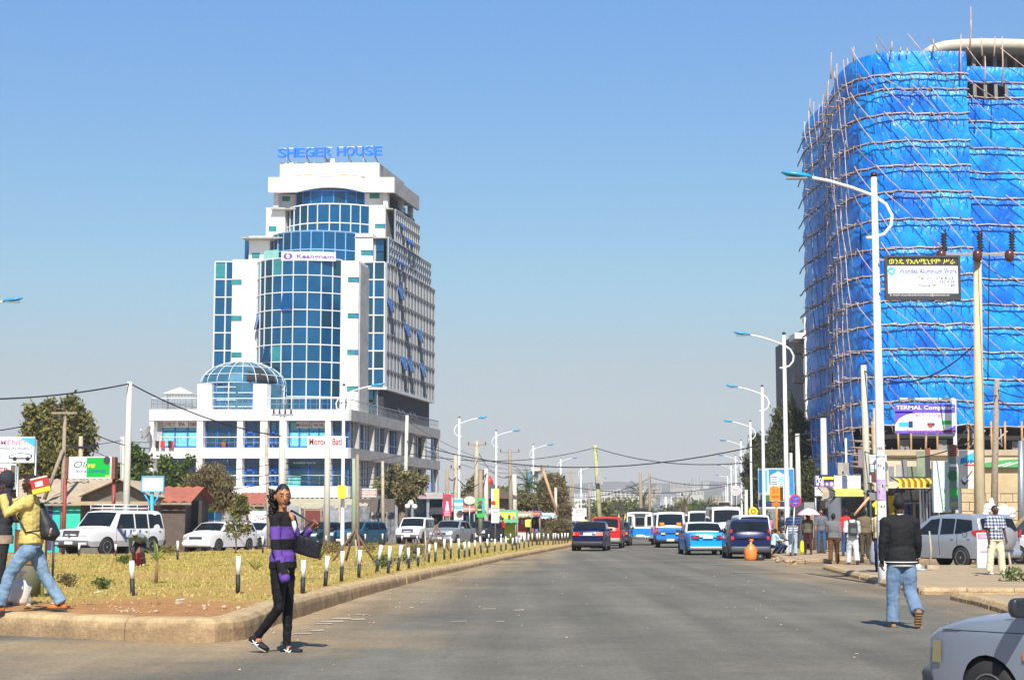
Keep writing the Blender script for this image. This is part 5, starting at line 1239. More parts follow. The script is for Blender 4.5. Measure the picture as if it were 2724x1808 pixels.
a,b=P(955,1362,114),P(1050,1326,114);mb=MB();corr(mb,(a.x-X0,-.3,a.z),(b.x-X0,-.3,a.z),(b.x-X0,0,b.z),(a.x-X0,0,b.z),20,.03,mat('brown sheet',(.10,.075,.06),.6,var=.2));mb.build('sheet',t)
for i in range(9):
 a=P(956+i*10.5,1388,114);b=P(965+i*10.5,1388,114);mb=MB();h=random.uniform(1.8,2.05);corr(mb,(a.x-X0,.1,0),(b.x-X0,.1,0),(b.x-X0,.1+random.uniform(-.2,.1),h),(a.x-X0,.1,h),2,.03,SILVD);mb.build('sheet',t)
t=thing('kiosk','small blue and white kiosk with a brown hatch left of the white sedan','kiosk',(P(515,1388,86).x,86,0));X0=t.location.x
KB=mat('kiosk blue',(.03,.33,.60),.6,var=.1);a,b=P(486,1388,86),P(571,1388,86);zt=P(500,1363,86).z
mb=MB();mb.box(a.x-X0,b.x-X0,0,2,0,zt-.35,WHITE);mb.build('wall',t);mb=MB();mb.box(a.x-X0-.02,b.x-X0+.02,-.03,2,zt-.35,zt,KB);mb.build('fascia',t)
a,b=P(509,1388,86),P(541,1388,86);mb=MB();mb.box(a.x-X0,b.x-X0,-.04,0,.75,1.5,MATS['orange red print']if False else mat('brown hatch',(.38,.20,.08),.7));h=mb.build('hatch',t);mb=MB();mb.box(a.x-X0,b.x-X0,-.06,-.042,1.1,1.14,WOOD);mb.build('bar',h)
t=thing('kiosk','blue topped shed with green sheets beside the blue and white kiosk','kiosk',(P(466,1388,85).x,85,0));X0=t.location.x
a,b=P(450,1388,85),P(484,1388,85)
mb=MB();mb.box(a.x-X0,b.x-X0,0,2,1.2,1.75,KB);mb.build('fascia',t);mb=MB();mb.box(a.x-X0,b.x-X0,-.02,1.9,0,1.2,mat('leaf green sheet',(.10,.42,.05),.6,var=.08));mb.build('sheet',t);mb=MB();mb.box(a.x-X0-.1,b.x-X0+.1,-.2,2,1.75,1.82,CHAR);mb.build('roof',t)
a=P(486,1388,84.6);mb=MB();mb.box(a.x-.33,a.x+.3,84.3,84.36,.0,.62,mat('lime board',(.22,.55,.03),.6));mb.build('board',label='lime green board leaning at the foot of the kiosk',cat='board')
t=thing('tin_gate','blue corrugated gate beside the light blue post','gate',(P(424,1388,81).x,81,0));X0=t.location.x;a,b=P(409,1388,81),P(440,1388,81)
mb=MB();corr(mb,(a.x-X0,0,0),(b.x-X0,0,0),(b.x-X0,0,1.5),(a.x-X0,0,1.5),5,.02,mat('deep blue sheet',(.02,.20,.42),.5,var=.1));mb.build('sheet',t)
mb=MB();mb.box(-1.5,1.9,.6,.7,0,2.4,mat('painted gloom',(.05,.045,.04),.9));mb.build('gloom_sheet',t)  # dark sheet stands in for the shade behind the gate
a,b=P(1050,1326,150),P(1178,1309,150)
EB=thing('shop_entrance','grey flat canopy of the tower ground floor behind the flat topped tree','canopy',((a.x+b.x)/2,150,0));X0=EB.location.x
mb=MB();mb.box(a.x-X0,b.x-X0,0,3,a.z,b.z,SHADEW);mb.build('fascia',EB);mb=MB();[mb.box(x,x+.25,.3,.5,0,a.z,STEEL)for x in np.arange(a.x-X0,b.x-X0,1.4)];mb.build('column',EB,kind='stuff');mb=MB();mb.box(a.x-X0,b.x-X0,1.5,1.6,0,a.z,GLASSD);mb.build('window',EB)
mb=MB();mb.text('Lilas',-.6,.7,-.02,a.z+.15,b.z-.15,PINK,None,.3);mb.build('lettering',EB)
for px,py in((1084,1346),(1093,1337),(1103,1347)):
 q=P(px,py,118);t=thing('globe_lamp',['','left','tallest middle','right'][(px-1075)//9 if px<1100 else 3]+' white globe lamp of the trio before the tower entrance','lamp',(q.x,118,0));mb=MB();mb.ball((0,0,q.z),.2,WHITE);mb.build('globe',t);mb=MB();mb.tube([(0,0,0),(0,0,q.z-.15)],.04,BLACK,6);mb.build('post',t)
def stall(px0,px1,pyr,d,wallm,roofm,label,sl=.4,dep=3,front=DARK):
 a,b=P(px0,1388,d),P(px1,1388,d);z=P(px0,pyr,d).z;t=thing('market_stall',label,'stall',((a.x+b.x)/2,d,0));w=b.x-a.x
 mb=MB();mb.box(-w/2,w/2,.6,dep,0,z-.1,wallm);mb.build('wall',t);mb=MB();mb.box(-w/2*.8,w/2*.8,.55,.6,.6,z-.5,front);mb.build('opening',t)
 mb=MB();corr(mb,(-w/2-.2,-.5,z-sl),(w/2+.2,-.5,z-sl),(w/2+.2,dep,z+.1),(-w/2-.2,dep,z+.1),max(4,int(w/.3)),.03,roofm);mb.build('roof',t)
 mb=MB();[mb.tube([(x,-.35,0),(x,-.35,z-sl)],.04,WOODP,5)for x in(-w/2,w/2)];mb.build('post',t,kind='stuff');return t
PINKW=mat('pink wall',(.62,.40,.42),.8,var=.1);CREAM=mat('cream wall',(.66,.60,.48),.8,var=.1)
stall(1148,1180,1352,122,mat('dark grey stall wall',(.06,.06,.06),.9),mat('black roofing',(.04,.04,.045),.7),'black stall with a pink side at the tower foot')
stall(1196,1262,1346,124,PINKW,mat('orange red roofing',(.45,.18,.10),.7),'pink walled shop behind the first row of banners',front=mat('poster blue',(.05,.12,.35),.6))
stall(1262,1312,1352,128,CREAM,mat('grey roofing',(.3,.3,.3),.7),'cream shop between the green and yellow banners')
stall(1326,1372,1358,130,mat('yellow shop wall',(.70,.66,.10),.7),mat('green awning',(.12,.40,.20),.6),'yellow shop under a green tilted awning',.9,front=mat('lime shop front',(.55,.62,.05),.6))
stall(1376,1412,1362,136,CREAM,mat('tan roofing',(.4,.3,.2),.7),'small cream stall right of the green awning',front=RED)
stall(1413,1436,1360,140,ORANGE,mat('plum roofing',(.2,.1,.2),.7),'orange fruit stall under the bushes')
stall(1438,1470,1366,143,mat('aqua stall',(.08,.35,.40),.7),mat('white roofing',(.7,.7,.68),.6),'white roofed stall at the end of the left row')
stall(1590,1625,1376,200,ORANGE,ORANGE,'small orange stall behind the red car')
t=thing('tents','x','tent')if False else None
for k,px in enumerate((1647,1664)):
 q=P(px,1388,190);z=P(px,1363,190).z;mb=MB();mb.add([(-.45,0,.1),(.45,0,.1),(.45,.9,.1),(-.45,.9,.1),(0,.4,z)],[(0,1,4),(1,2,4),(2,3,4),(3,0,4)],mat('orange tent cloth',(.65,.42,.15),.8));mb.box(-.4,.4,.05,.8,0,.12,WOOD)
 o=mb.build('tent',base=False,label=['left','right'][k]+' one of two small pointed orange tents left of the white van',cat='tent');o.location=(q.x,190,0)
t=thing('oval_sign','blank oval cream sign between the blue and green banners','sign',(P(1249,1388,119).x,119,0));z=P(1249,1330,119).z
mb=MB();mb.prism([(.40*math.cos(.3142*i)*1.0,z+.29*math.sin(.3142*i))for i in range(20)],0,.08,CREAM);mb.build('board',t);mb=MB();mb.tube([(0,.1,0),(0,.1,z)],.05,STEEL,6);mb.build('post',t)
t=thing('round_hut','round hut with a tall dark thatched cone and red tip','hut',(P(1303,1388,160).x,160,0));z0,z1=P(1303,1318,160).z,P(1303,1284,160).z
mb=MB();mb.lathe([(2.2,0),(2.2,z0)],MUD,n=14);mb.build('wall',t);mb=MB();mb.lathe([(3.0,z0-.3),(1.3,z0+.5*(z1-z0)),(.15,z1)],mat('dark thatch',(.10,.07,.05),.95,var=.3,vs=4,bump=.5),n=14,smooth=False);mb.build('roof',t);mb=MB();mb.lathe([(.35,z1-.2),(.25,z1+.3),(.04,z1+.7)],RED,n=8);mb.build('finial',t)
def awning(px0,px1,py0,py1,d,cols,label,out=1.4,curve=.3,drop=.0):
 a,b=P(px0,py1,d),P(px1,py1,d);zt=P(px0,py0,d+out).z;zb=a.z;t=thing('awning',label,'awning',((a.x+b.x)/2,d,0));w=b.x-a.x;n=len(cols)
 for i,m in enumerate(cols):
  x0,x1=-w/2+w*i/n,-w/2+w*(i+1)/n;rows=[]
  for j in range(6):
   s_=j/5;y=out*s_;z=zb+.22+(zt-zb-.2)*math.sin(s_*1.57)**(1-curve);rows.append([(x0,y,z),(x1,y,z)])
  rows.insert(0,[(x0,-.01,zb),(x1,-.01,zb)]);mb=MB();mb.rings(rows,m,cap=False,smooth=False,closed=False);mb.build('cloth_strip',t)
 mb=MB()
 for x in(-w/2,w/2):mb.tube([(x,0,zb+.02),(x,out,zt-.6)],.025,BLACK,5);mb.tube([(x,0,zb+.2),(x,out,zt)],.025,BLACK,5)
 mb.build('frame',t);return t
AY,AR,AGn=mat('yellow awning cloth',(.72,.52,.02),.7,var=.05),mat('red awning cloth',(.60,.09,.02),.7,var=.05),mat('green awning cloth',(.03,.14,.05),.7,var=.05)
awning(2391,2483,1269,1296,63,[AY,AY,AR,AGn]*5+[AY,AY,AR],'yellow red and green striped awning left of the tall white panel',1.3)
LIM=mat('lime awning cloth',(.52,.53,.12),.7,var=.05)
awning(2222,2300,1300,1320,70,[LIM]*3,'long lime green awning over the busy pavement',1.2)
awning(2300,2332,1290,1306,76,[mat('olive awning cloth',(.28,.27,.07),.7)],'small olive awning right of the lime one',1.0)
TAN=mat('tan awning cloth',(.48,.40,.27),.8,var=.1);awning(2326,2362,1284,1306,65,[TAN,TAN],'tan rounded awning beside the nearest lamp post',1.2,.6)
awning(2313,2345,1311,1330,60,[mat('grey awning cloth',(.20,.19,.17),.8),CHAR],'grey and black rounded awning above the yellow shirt',1.0,.6)
awning(2188,2224,1296,1322,74,[mat('beige awning cloth',(.40,.33,.22),.8),mat('dark grey awning',(.07,.07,.08),.8)],'beige and dark awning left of the lime one',1.0)
def shop(px0,px1,pyt,d,m,label,dep=4,ins=()):
 a,b=P(px0,1388,d),P(px1,1388,d);z=P(px0,pyt,d).z;t=thing('shop',label,'shop',((a.x+b.x)/2,d,.1));w=b.x-a.x;z-=.1
 mb=MB();mb.box(-w/2,w/2,0,dep,0,z,m);mb.build('wall',t)
 for u0,u1,z0,z1,mm,nm in ins:mb=MB();mb.box(-w/2+w*u0,-w/2+w*u1,-.05,-.002,z0,min(z1,z-.02),mm);mb.build(nm,t)
 return t
DIMW=mat('painted stall gloom',(.03,.028,.026),.9,var=.5,vs=3);DG2=mat('dark green shutter',(.02,.12,.04),.6,var=.1);REDP=mat('red shop panel',(.62,.05,.04),.5,var=.08)  # DIMW: near black colour stands in for shade inside the open stalls
shop(2140,2185,1335,79,mat('grey tin shop',(.28,.30,.28),.7,var=.2),'grey tin shop behind the umbrella',ins=((.1,.5,.1,1.9,DIMW,'opening'),))
shop(2183,2236,1330,77.5,DIMW,'dark open shop behind the bearded man',ins=((.25,.7,.1,2.2,mat('brown grey door',(.12,.11,.08),.7),'door'),(.75,.95,0,2.4,DG2,'shutter')))
shop(2236,2300,1322,74.5,WHITE,'white framed shop with red panels and a green shutter',ins=((.05,.2,0,2.5,DG2,'shutter'),(.34,.62,0,2.5,REDP,'panel'),(.70,.95,0,2.5,REDP,'panel'),(.21,.33,0,2.5,DIMW,'opening'),(.25,.9,1.55,1.75,mat('cream bar',(.7,.7,.6),.6),'rail')))
shop(2300,2362,1314,70,DIMW,'dark clothes stall hung with a yellow shirt',ins=((.05,.25,0,1.6,mat('green drum',(.02,.16,.08),.5),'panel'),))
shop(2362,2486,1298,66,DIMW,'dark open clothes shop under the striped awning',ins=((.02,.14,0,2.3,mat('mustard curtain',(.45,.30,.02),.8,var=.15),'curtain'),))
t=thing('clothes_rack','rack of dark and pale clothes under the striped awning','clothes rack',(P(2445,1388,65).x,65,.1));mb=MB();mb.tube([(-.5,0,2.0),(.7,0,2.0)],.02,STEEL,5);mb.build('rail',t)
for i in range(9):
 x=-.5+i*.15;m=random.choice([CHAR,mat('grey cloth',(.25,.25,.24),.8),mat('tan cloth',(.35,.28,.18),.8),STEEL,NAVY]);mb=MB();mb.box(x-.05,x+.05,-.12+random.uniform(-.1,.1),.1,random.uniform(.5,1.1),1.95,m);mb.build('garment',t)
for i,px in enumerate((2450,2458,2467,2475)):
 a=P(px,1388,64.5);mb=MB();mb.box(a.x-.03,a.x+.03,64.5,64.55,.1,2.6,random.choice([STEEL,WOOD,WHITE]));mb.build('stall_post',label=['leftmost','second','third','rightmost'][i]+' slim upright before the open clothes shop',cat='post')
t=thing('hanging_shirt','bright yellow shirt hanging outside the dark stall','shirt',P(2339,1368,59.5));YC=mat('yellow cloth',(.82,.62,.02),.8,var=.05)
mb=MB();mb.prism([(-.14,0),(.13,0),(.15,.3),(.22,.25),(.24,.36),(.08,.5),(-.08,.5),(-.24,.36),(-.20,.25),(-.14,.3)],0,.06,YC);mb.build('shirt',t);mb=MB();mb.tube([(0,.03,.48),(0,.03,.6)],.01,STEEL,4);mb.build('hook',t)
BLK=mat('buff stone block',(.52,.40,.23),.85,var=.18,vs=2.5,bump=.4);BLKJ=mat('mortar',(.25,.19,.12),.95)
yb=thing('stone_building','buff stone block building behind the silver off roader','building',(P(2680,1388,68).x,68,0));X0=yb.location.x
a,b=P(2560,1388,68),P(2800,1388,68);zt=P(2600,1236,68).z
mb=MB();mb.box(a.x-X0,b.x-X0,.1,5,0,zt,BLKJ);mb.build('wall',yb)
z=0
while z<2.35:
 x=a.x-X0-random.random()*.3
 while x<b.x-X0:
  w=random.uniform(.42,.6)
  if not(1.05<x+w/2<3.2 and z<1.7):
   mb=MB();mb.box(max(x,a.x-X0)+.012,x+w-.012,random.uniform(.03,.06),.2,z+.012,z+.36-.012,BLK);mb.build('stone_block',yb)
  x+=w
 z+=.36
mb=MB();mb.box(a.x-X0,b.x-X0,.02,.2,2.52,zt,mat('buff plaster',(.52,.40,.22),.85,var=.15,vs=1));mb.build('plaster_band',yb)
mb=MB();mb.box(1.1,3.4,-.05,.1,0,1.75,DARK);mb.build('opening',yb);mb=MB();mb.box(1.0,3.4,-.5,.0,1.75,2.1,WHITE);mb.build('canopy',yb);mb=MB();mb.tube([(1.75,-.4,0),(1.75,-.4,1.75)],.05,mat('orange pole',(.55,.32,.12),.8),6);mb.build('post',yb)
mb=MB();a2,b2=P(2640,1280,67.9),P(2790,1216,67.9)
gr=sign('roof_board','green sloping roof board with white streaks over the stone building',2616,1216,2790,1242,67.8,mat('roof board green',(.07,.36,.10),.6,var=.08),cat='board',depth=.1,paint=lambda r,t,d:(r(0,0,0,0,mat('cream plaster',(.55,.48,.33)),1,'panel',[(0,.4),(0,1),(1,1),(.9,.98),(.3,.72)]),r(0,0,0,0,WHITE,2,'streak',[(.15,.05),(.22,.05),(.45,.5),(.40,.5)]),r(0,0,0,0,WHITE,2,'streak',[(.28,.05),(.33,.05),(.60,.6),(.52,.55)])))
t=thing('cloth_bundle','untidy white plastic sheet piled behind the silver off roader','sheet',P(2650,1372,58));mb=MB()
for k in range(14):mb.ball((random.uniform(-.5,.5),random.uniform(-.2,.2),random.uniform(.0,.35)),(random.uniform(.12,.3),.15,random.uniform(.08,.16)),WHITE,8,6)
mb.ball((-.15,0,.35),(.1,.1,.3),WHITE);mb.build('sheet',t);mb=MB();mb.box(-.5,.5,-.2,.2,-1.6,.0,CREAM);mb.build('crate',t)
for i,(x0,y0,x1,y1,m,nm)in enumerate(((2386,1235,2398,1272,CONC,'grey'),(2399,1222,2413,1276,mat('slate board',(.20,.19,.20),.7),'slate'),(2415,1240,2440,1272,mat('moss board',(.17,.20,.13),.7),'moss green'),(2440,1200,2460,1270,mat('olive glass board',(.24,.28,.18),.4,var=.3),'olive glass'),(2461,1212,2474,1270,CHAR,'black'),(2462,1192,2474,1210,RUST,'rust'),(2365,1240,2378,1280,STEEL,'steel'))):
 sign('stall_board',nm+' upright board on the stall roofs left of the tall white panel',x0,y0,x1,y1,65.5+i*.05,m,cat='board',depth=.05)
for i,(x0,y0,x1,y1,m,nm)in enumerate(((2283,1195,2296,1240,mat('mauve board',(.24,.19,.20),.7),'mauve'),(2296,1232,2304,1262,CONC,'small grey'),(2229,1230,2244,1262,CONC,'grey square'),(2245,1230,2258,1262,mat('dun board',(.3,.27,.22),.8),'dun square'),(2318,1256,2330,1290,mat('maroon board',(.13,.03,.03),.7),'maroon'),(2333,1256,2345,1290,CHAR,'black narrow'),(2346,1256,2360,1290,WOOD,'brown'))):
 sign('stall_board',nm+' upright board in the clutter left of the nearest lamp post',x0,y0,x1,y1,78.5-i*.4,m,cat='board',depth=.05)
mb=MB();mb.tube([P(2270,1372,60),P(2312,1322,60)],.05,mat('peach bar',(.65,.35,.2),.6),6);mb.build('barrier_pole',label='slanting peach coloured bar above the man with the backpack',cat='pole')
CANE=mat('cane basket',(.55,.36,.12),.8,var=.3,vs=18,bump=.5)
def basket(px,pyb,r,h,label):
 q=G(px,pyb,.13);t=thing('basket',label,'basket',(q.x,q.y,.13));mb=MB();mb.lathe([(r*.85,0),(r*.95,h*.3),(r,h*.9),(r*1.02,h),(r*.9,h),(r*.8,.1)],CANE,n=14,cap=False,smooth=False);mb.build('body',t)
 for k in range(5):mb=MB();mb.lathe([(r*(.87+.03*k)+.01,h*(.1+.2*k)),(r*(.87+.03*k)+.03,h*(.13+.2*k)),(r*(.87+.03*k)+.01,h*(.16+.2*k))],WOODP,n=14,cap=False);mb.build('band',t)
 return t
basket(2185,1470,.2,.62,'tall cane basket standing in front of the bearded man');basket(2163,1462,.17,.5,'shorter cane basket behind the woman with the umbrella')
def bag(px,pyb,w,h,m,label,z=.0,tie=True,dfix=None):
 q=G(px,pyb,z);t=thing('sack',label,'bag',(q.x,q.y,z));mb=MB();n=14;rs=[]
 pr=[(.75,0),(1.,.12),(1.03,.35),(.9,.6),(.55,.8),(.16,.9),(.22,1.0)]if tie else[(.8,0),(1,.15),(1,.5),(.8,.85),(.35,1)]
 for r_,zz in pr:rs.append([(w/2*r_*(1+.38*noise.noise((math.cos(6.283*j/n)*2,math.sin(6.283*j/n)*2,zz*4)))*math.cos(6.283*j/n),w/2*.8*r_*math.sin(6.283*j/n),h*zz)for j in range(n)])
 mb.rings(rs,m);mb.build('bag',t)
 if tie:mb=MB();mb.rings([[(w*r2*(1+.5*math.sin(j*2.2))*math.cos(6.283*j/14)+.02*z2,w*.8*r2*math.sin(6.283*j/14),h*z2)for j in range(14)]for r2,z2 in((.07,.97),(.06,1.0),(.17,1.09),(.12,1.13))],m);mb.build('knot',t)
 return t
PLO=mat('orange plastic bag',(.80,.22,.04),.35,var=.15,vs=10,bump=.5,bs=14);PLB=mat('black plastic bag',(.03,.03,.035),.35,var=.2,bump=.5,bs=14);PLW=mat('white plastic sack',(.66,.62,.54),.5,var=.15,vs=10,bump=.6,bs=12)
bag(1998,1491,.46,.68,PLO,'tied orange plastic bag on the road behind the dark blue estate car');bag(2022,1491,.28,.24,PLB,'small black bag beside the orange plastic bag',tie=False)
bag(2134,1470,.2,.5,YELLOW,'yellow bag standing beside the woman with the umbrella',.13,tie=False);bag(2328,1500,.35,.75,mat('grey sack',(.25,.27,.30),.6,var=.1),'grey blue sack carried low beside the man in a striped shirt',.05,tie=False)
bag(52,1609,.30,.40,PLW,'dirty white plastic sack beside the rusty bin',iz(21.5)+.01)
q=G(92,1592,iz(22));BINZ=iz(22)
t=thing('litter_bin','rusty open drum bin on a green post behind the walking man','bin',(q.x,q.y,BINZ));RST=mat('orange rust drum',(.40,.15,.05),.8,col2=(.20,.09,.05),vs=6,bump=.3);GRD=mat('old green drum',(.09,.13,.08),.7,col2=(.16,.12,.06),vs=5)
mb=MB();mb.lathe([(.20,.02),(.21,.48),(.2,.5)],GRD,(-.12,.1,0),16);mb.build('lower_drum',t)
mb=MB();mb.lathe([(.22,.5),(.23,.52),(.23,.98),(.245,1.0)],RST,(-.10,.1,0),16,cap=False);mb.build('upper_drum',t)
mb=MB();mb.tube([(.14,-.12,-.05),(.14,-.12,1.1)],.025,mat('moss green post',(.30,.34,.14),.7,var=.3),6);mb.build('post',t);mb=MB();mb.tube([(.24,.05,-.05),(.24,.05,.9)],.018,BLACK,5);mb.build('post',t)
GC=[mat('shop goods %d'%i,c,.7,var=.1)for i,c in enumerate(((.6,.08,.05),(.08,.2,.5),(.65,.5,.1),(.5,.5,.48),(.1,.3,.12),(.45,.12,.3),(.3,.2,.12),(.05,.05,.06)))]
rs_=random.Random(4)
for o_ in[q for q in COL.objects if q.parent is None and q.name.startswith(('shop','market_stall'))and 'label' in q.keys()and('shop' in q['label']or 'stall' in q['label'])and not q.name.startswith(('shop_sign','shop_entrance'))]:
 xs_=[v.co.x for c_ in o_.children if c_.type=='MESH' and c_.name.startswith('wall')for v in c_.data.vertices]
 if not xs_:continue
 w_=max(xs_)-min(xs_);n_=min(14,max(4,int(w_/.32)));y_=-.25 if o_.name.startswith('shop')else .3
 for i in range(n_):
  x=-w_/2+w_*(i+.5)/n_;mb=MB();k_=rs_.random()
  if k_<.5:h_=rs_.uniform(.35,.6);z_=rs_.uniform(1.1,1.5);mb.prism([(x-.05,z_),(x+.06,z_),(x+.09,z_+h_*.7),(x+.13,z_+h_*.7),(x+.03,z_+h_),(x-.03,z_+h_),(x-.13,z_+h_*.7),(x-.09,z_+h_*.7)],y_,y_+.04,rs_.choice(GC));mb.build('garment',o_)
  else:h_=rs_.uniform(.2,.9);mb.box(x-.13,x+.12,y_-.05,y_+.18,0,h_,rs_.choice(GC));mb.build('crate',o_)
BW=mat('white bollard paint',(.80,.80,.78),.6,var=.06,vs=20);BBk=mat('black bollard paint',(.02,.02,.022),.6,var=.4,vs=20)
bl=[(353,1492,1586,-3),(632.6,1480,1576,0),(805,1490,1579,1),(865,1479,1559,4),(908,1466,1546,2),(954,1463,1535,3),(1001,1449,1524,10),(1032,1453,1527,4),(1058,1449,1517,8),(1088,1457,1513,-2),(1112,1457,1507,1),(1140.5,1448,1495,2),(1158,1443,1494,1),(1182,1433,1488,0),(1199,1432,1486,1),(1221,1432,1486,-1),(1236,1441,1484,0),(1249,1440,1480,-2),(1263,1437,1475,1),(1280,1425,1473,-4),(1297,1433,1471,-1),(1316,1433,1468,1),(1333,1430,1467,0),(1346,1430,1463,0),(1363,1430,1464,2),(1374,1427,1463,0),(1382,1430,1459,0),(1394,1425,1457,3),(1406,1420,1454,0),(1416,1418,1451,0),(1429,1418,1449,0),(1436,1417,1449,-2),(1446,1418,1448,0),(1458,1419,1449,1),(1471,1418,1448,3),(1478,1417,1446,0),(1487,1419,1446,-4),(1495,1418,1445,0),(1503,1417,1444,0),(1510,1417,1443,2),(209,1444,1480,2),(308,1450,1479,-2),(472,1438,1488,0),(699,1426,1471,-1),(867,1424,1452,1),(925,1426,1452,0),(972,1420,1448,-1),(1017,1419,1450,1),(1069,1424,1446,0),(1110,1424,1444,-1),(1265,1418,1440,0),(1300,1420,1440,1),(1333,1420,1438,0),(1358,1419,1438,0),(1390,1417,1436,1)]
def bol(H,tilt):
 t=thing('bollard','x','bollard',(0,0,0),0,'black and white wooden bollards along the grass verge')
 rx=Matrix.Rotation(R(tilt),3,'Y');f=lambda p:rx@Vector(p)
 mb=MB();mb.tube([f((0,0,-.08)),f((0,0,H*.5))],[.036,.036],BBk,9);mb.build('black_base',t)
 mb=MB();mb.tube([f((0,0,H*.5)),f((0,0,H))],[.037,.039],BW,9);mb.build('white_top',t)
 return t
protos={k:None for k in range(4)}
order=sorted(range(40),key=lambda i:bl[i][0])
for i,(px,yt,yb,tl)in enumerate(bl):
 z=.2;
 for _ in range(4):q=G(px,yb,z);z=iz(q.y)+.02
 hh=(yb-yt)/4500*q.y
 hh=min(max(hh,.42),.66)
 t=bol(hh,tl);t.location=(q.x,q.y,z)
 row='near row' if i<40 else 'back row'
 if i<13:lb=['leftmost black and white bollard alone on the grass, front row','bollard just left of the walking woman, front row','bollard half hidden behind the walking womans legs','first bollard right of the woman and her bag','second bollard right of the woman','third bollard right of the woman, close to a shrub','strongly leaning bollard right of the wooden brace','slim bollard just right of the strongly leaning one','leaning bollard with wire right of the slim one','short bollard in front of the low dark shrub','short upright bollard right of the low dark shrub','bollard before the silver sedans left headlamp','bollard before the silver sedans number plate'][i]
 elif i<40:lb='front row bollard in the dense line right of the silver sedan, one of many alike'
 elif False:pass
 else:lb=['back row bollard before the UN cars grille','back row bollard before the UN cars rear door','back row bollard between the kiosk and white sedan','back row bollard before the white sedans rear wheel','back row bollard before the green sedan','back row bollard before the teal estates grille','back row bollard before the teal estates front door','back row bollard before the teal estates tail','back row bollard before the white pickups left side','back row bollard before the white pickups plate','back row bollard before the silver sedans rear wheel','back row bollard behind the dark estate','back row bollard by the red shirted person','back row bollard right of the red shirted person','farthest back row bollard near the yellow vest'][i-40]
 t['label']=lb
 bl[i]=(px,yt,yb,tl,q.x,q.y,z,hh)
mb=MB();pr=[bl[i]for i in range(2,24)]
for a,b in zip(pr,pr[1:]):mb.tube([(a[4],a[5]-.05,a[6]+a[7]*.45),((a[4]+b[4])/2,(a[5]+b[5])/2,(a[6]+b[6])/2+.2),(b[4],b[5]-.05,b[6]+b[7]*.5)],.006,STEEL,4)
mb.build('fence_wire',label='thin slack wire strung between the front bollards',cat='wire',base=False)
def paint(name,col,metal=.0,rough=.3):return mat(name,col,rough,metal,var=.03,vs=1.5,coat=.25,spec=.3)
CGL=mat('car window glass',(.010,.014,.017),.07,0,var=.4,vs=1.2,spec=.35);TYRE=mat('tyre rubber',(.022,.021,.02),.85,var=.3,vs=8);RIMM=mat('alloy rim',(.45,.45,.46),.35,.6,var=.1);RIMD=mat('steel rim',(.20,.20,.20),.5,.4,var=.2)
TRIM=mat('black car trim',(.03,.03,.032),.6,var=.2);TLR=mat('red tail lamp',(.55,.01,.01),.2,var=.1,vs=20,coat=.5);TLO=mat('amber lamp',(.75,.20,.02),.2,var=.1,coat=.5);HLG=mat('headlamp glass',(.62,.63,.60),.12,.2,var=.2,vs=18,coat=1.);PLATE=mat('number plate',(.75,.75,.72),.4,var=.05);SEAM=mat('panel gap',(.015,.015,.015),.8,var=0);CHRM=mat('chrome',(.6,.6,.6),.15,.9,var=.05)
UNDER=mat('car underside',(.012,.012,.012),.9,var=0);INTR=mat('seat cloth',(.10,.10,.10),.9)
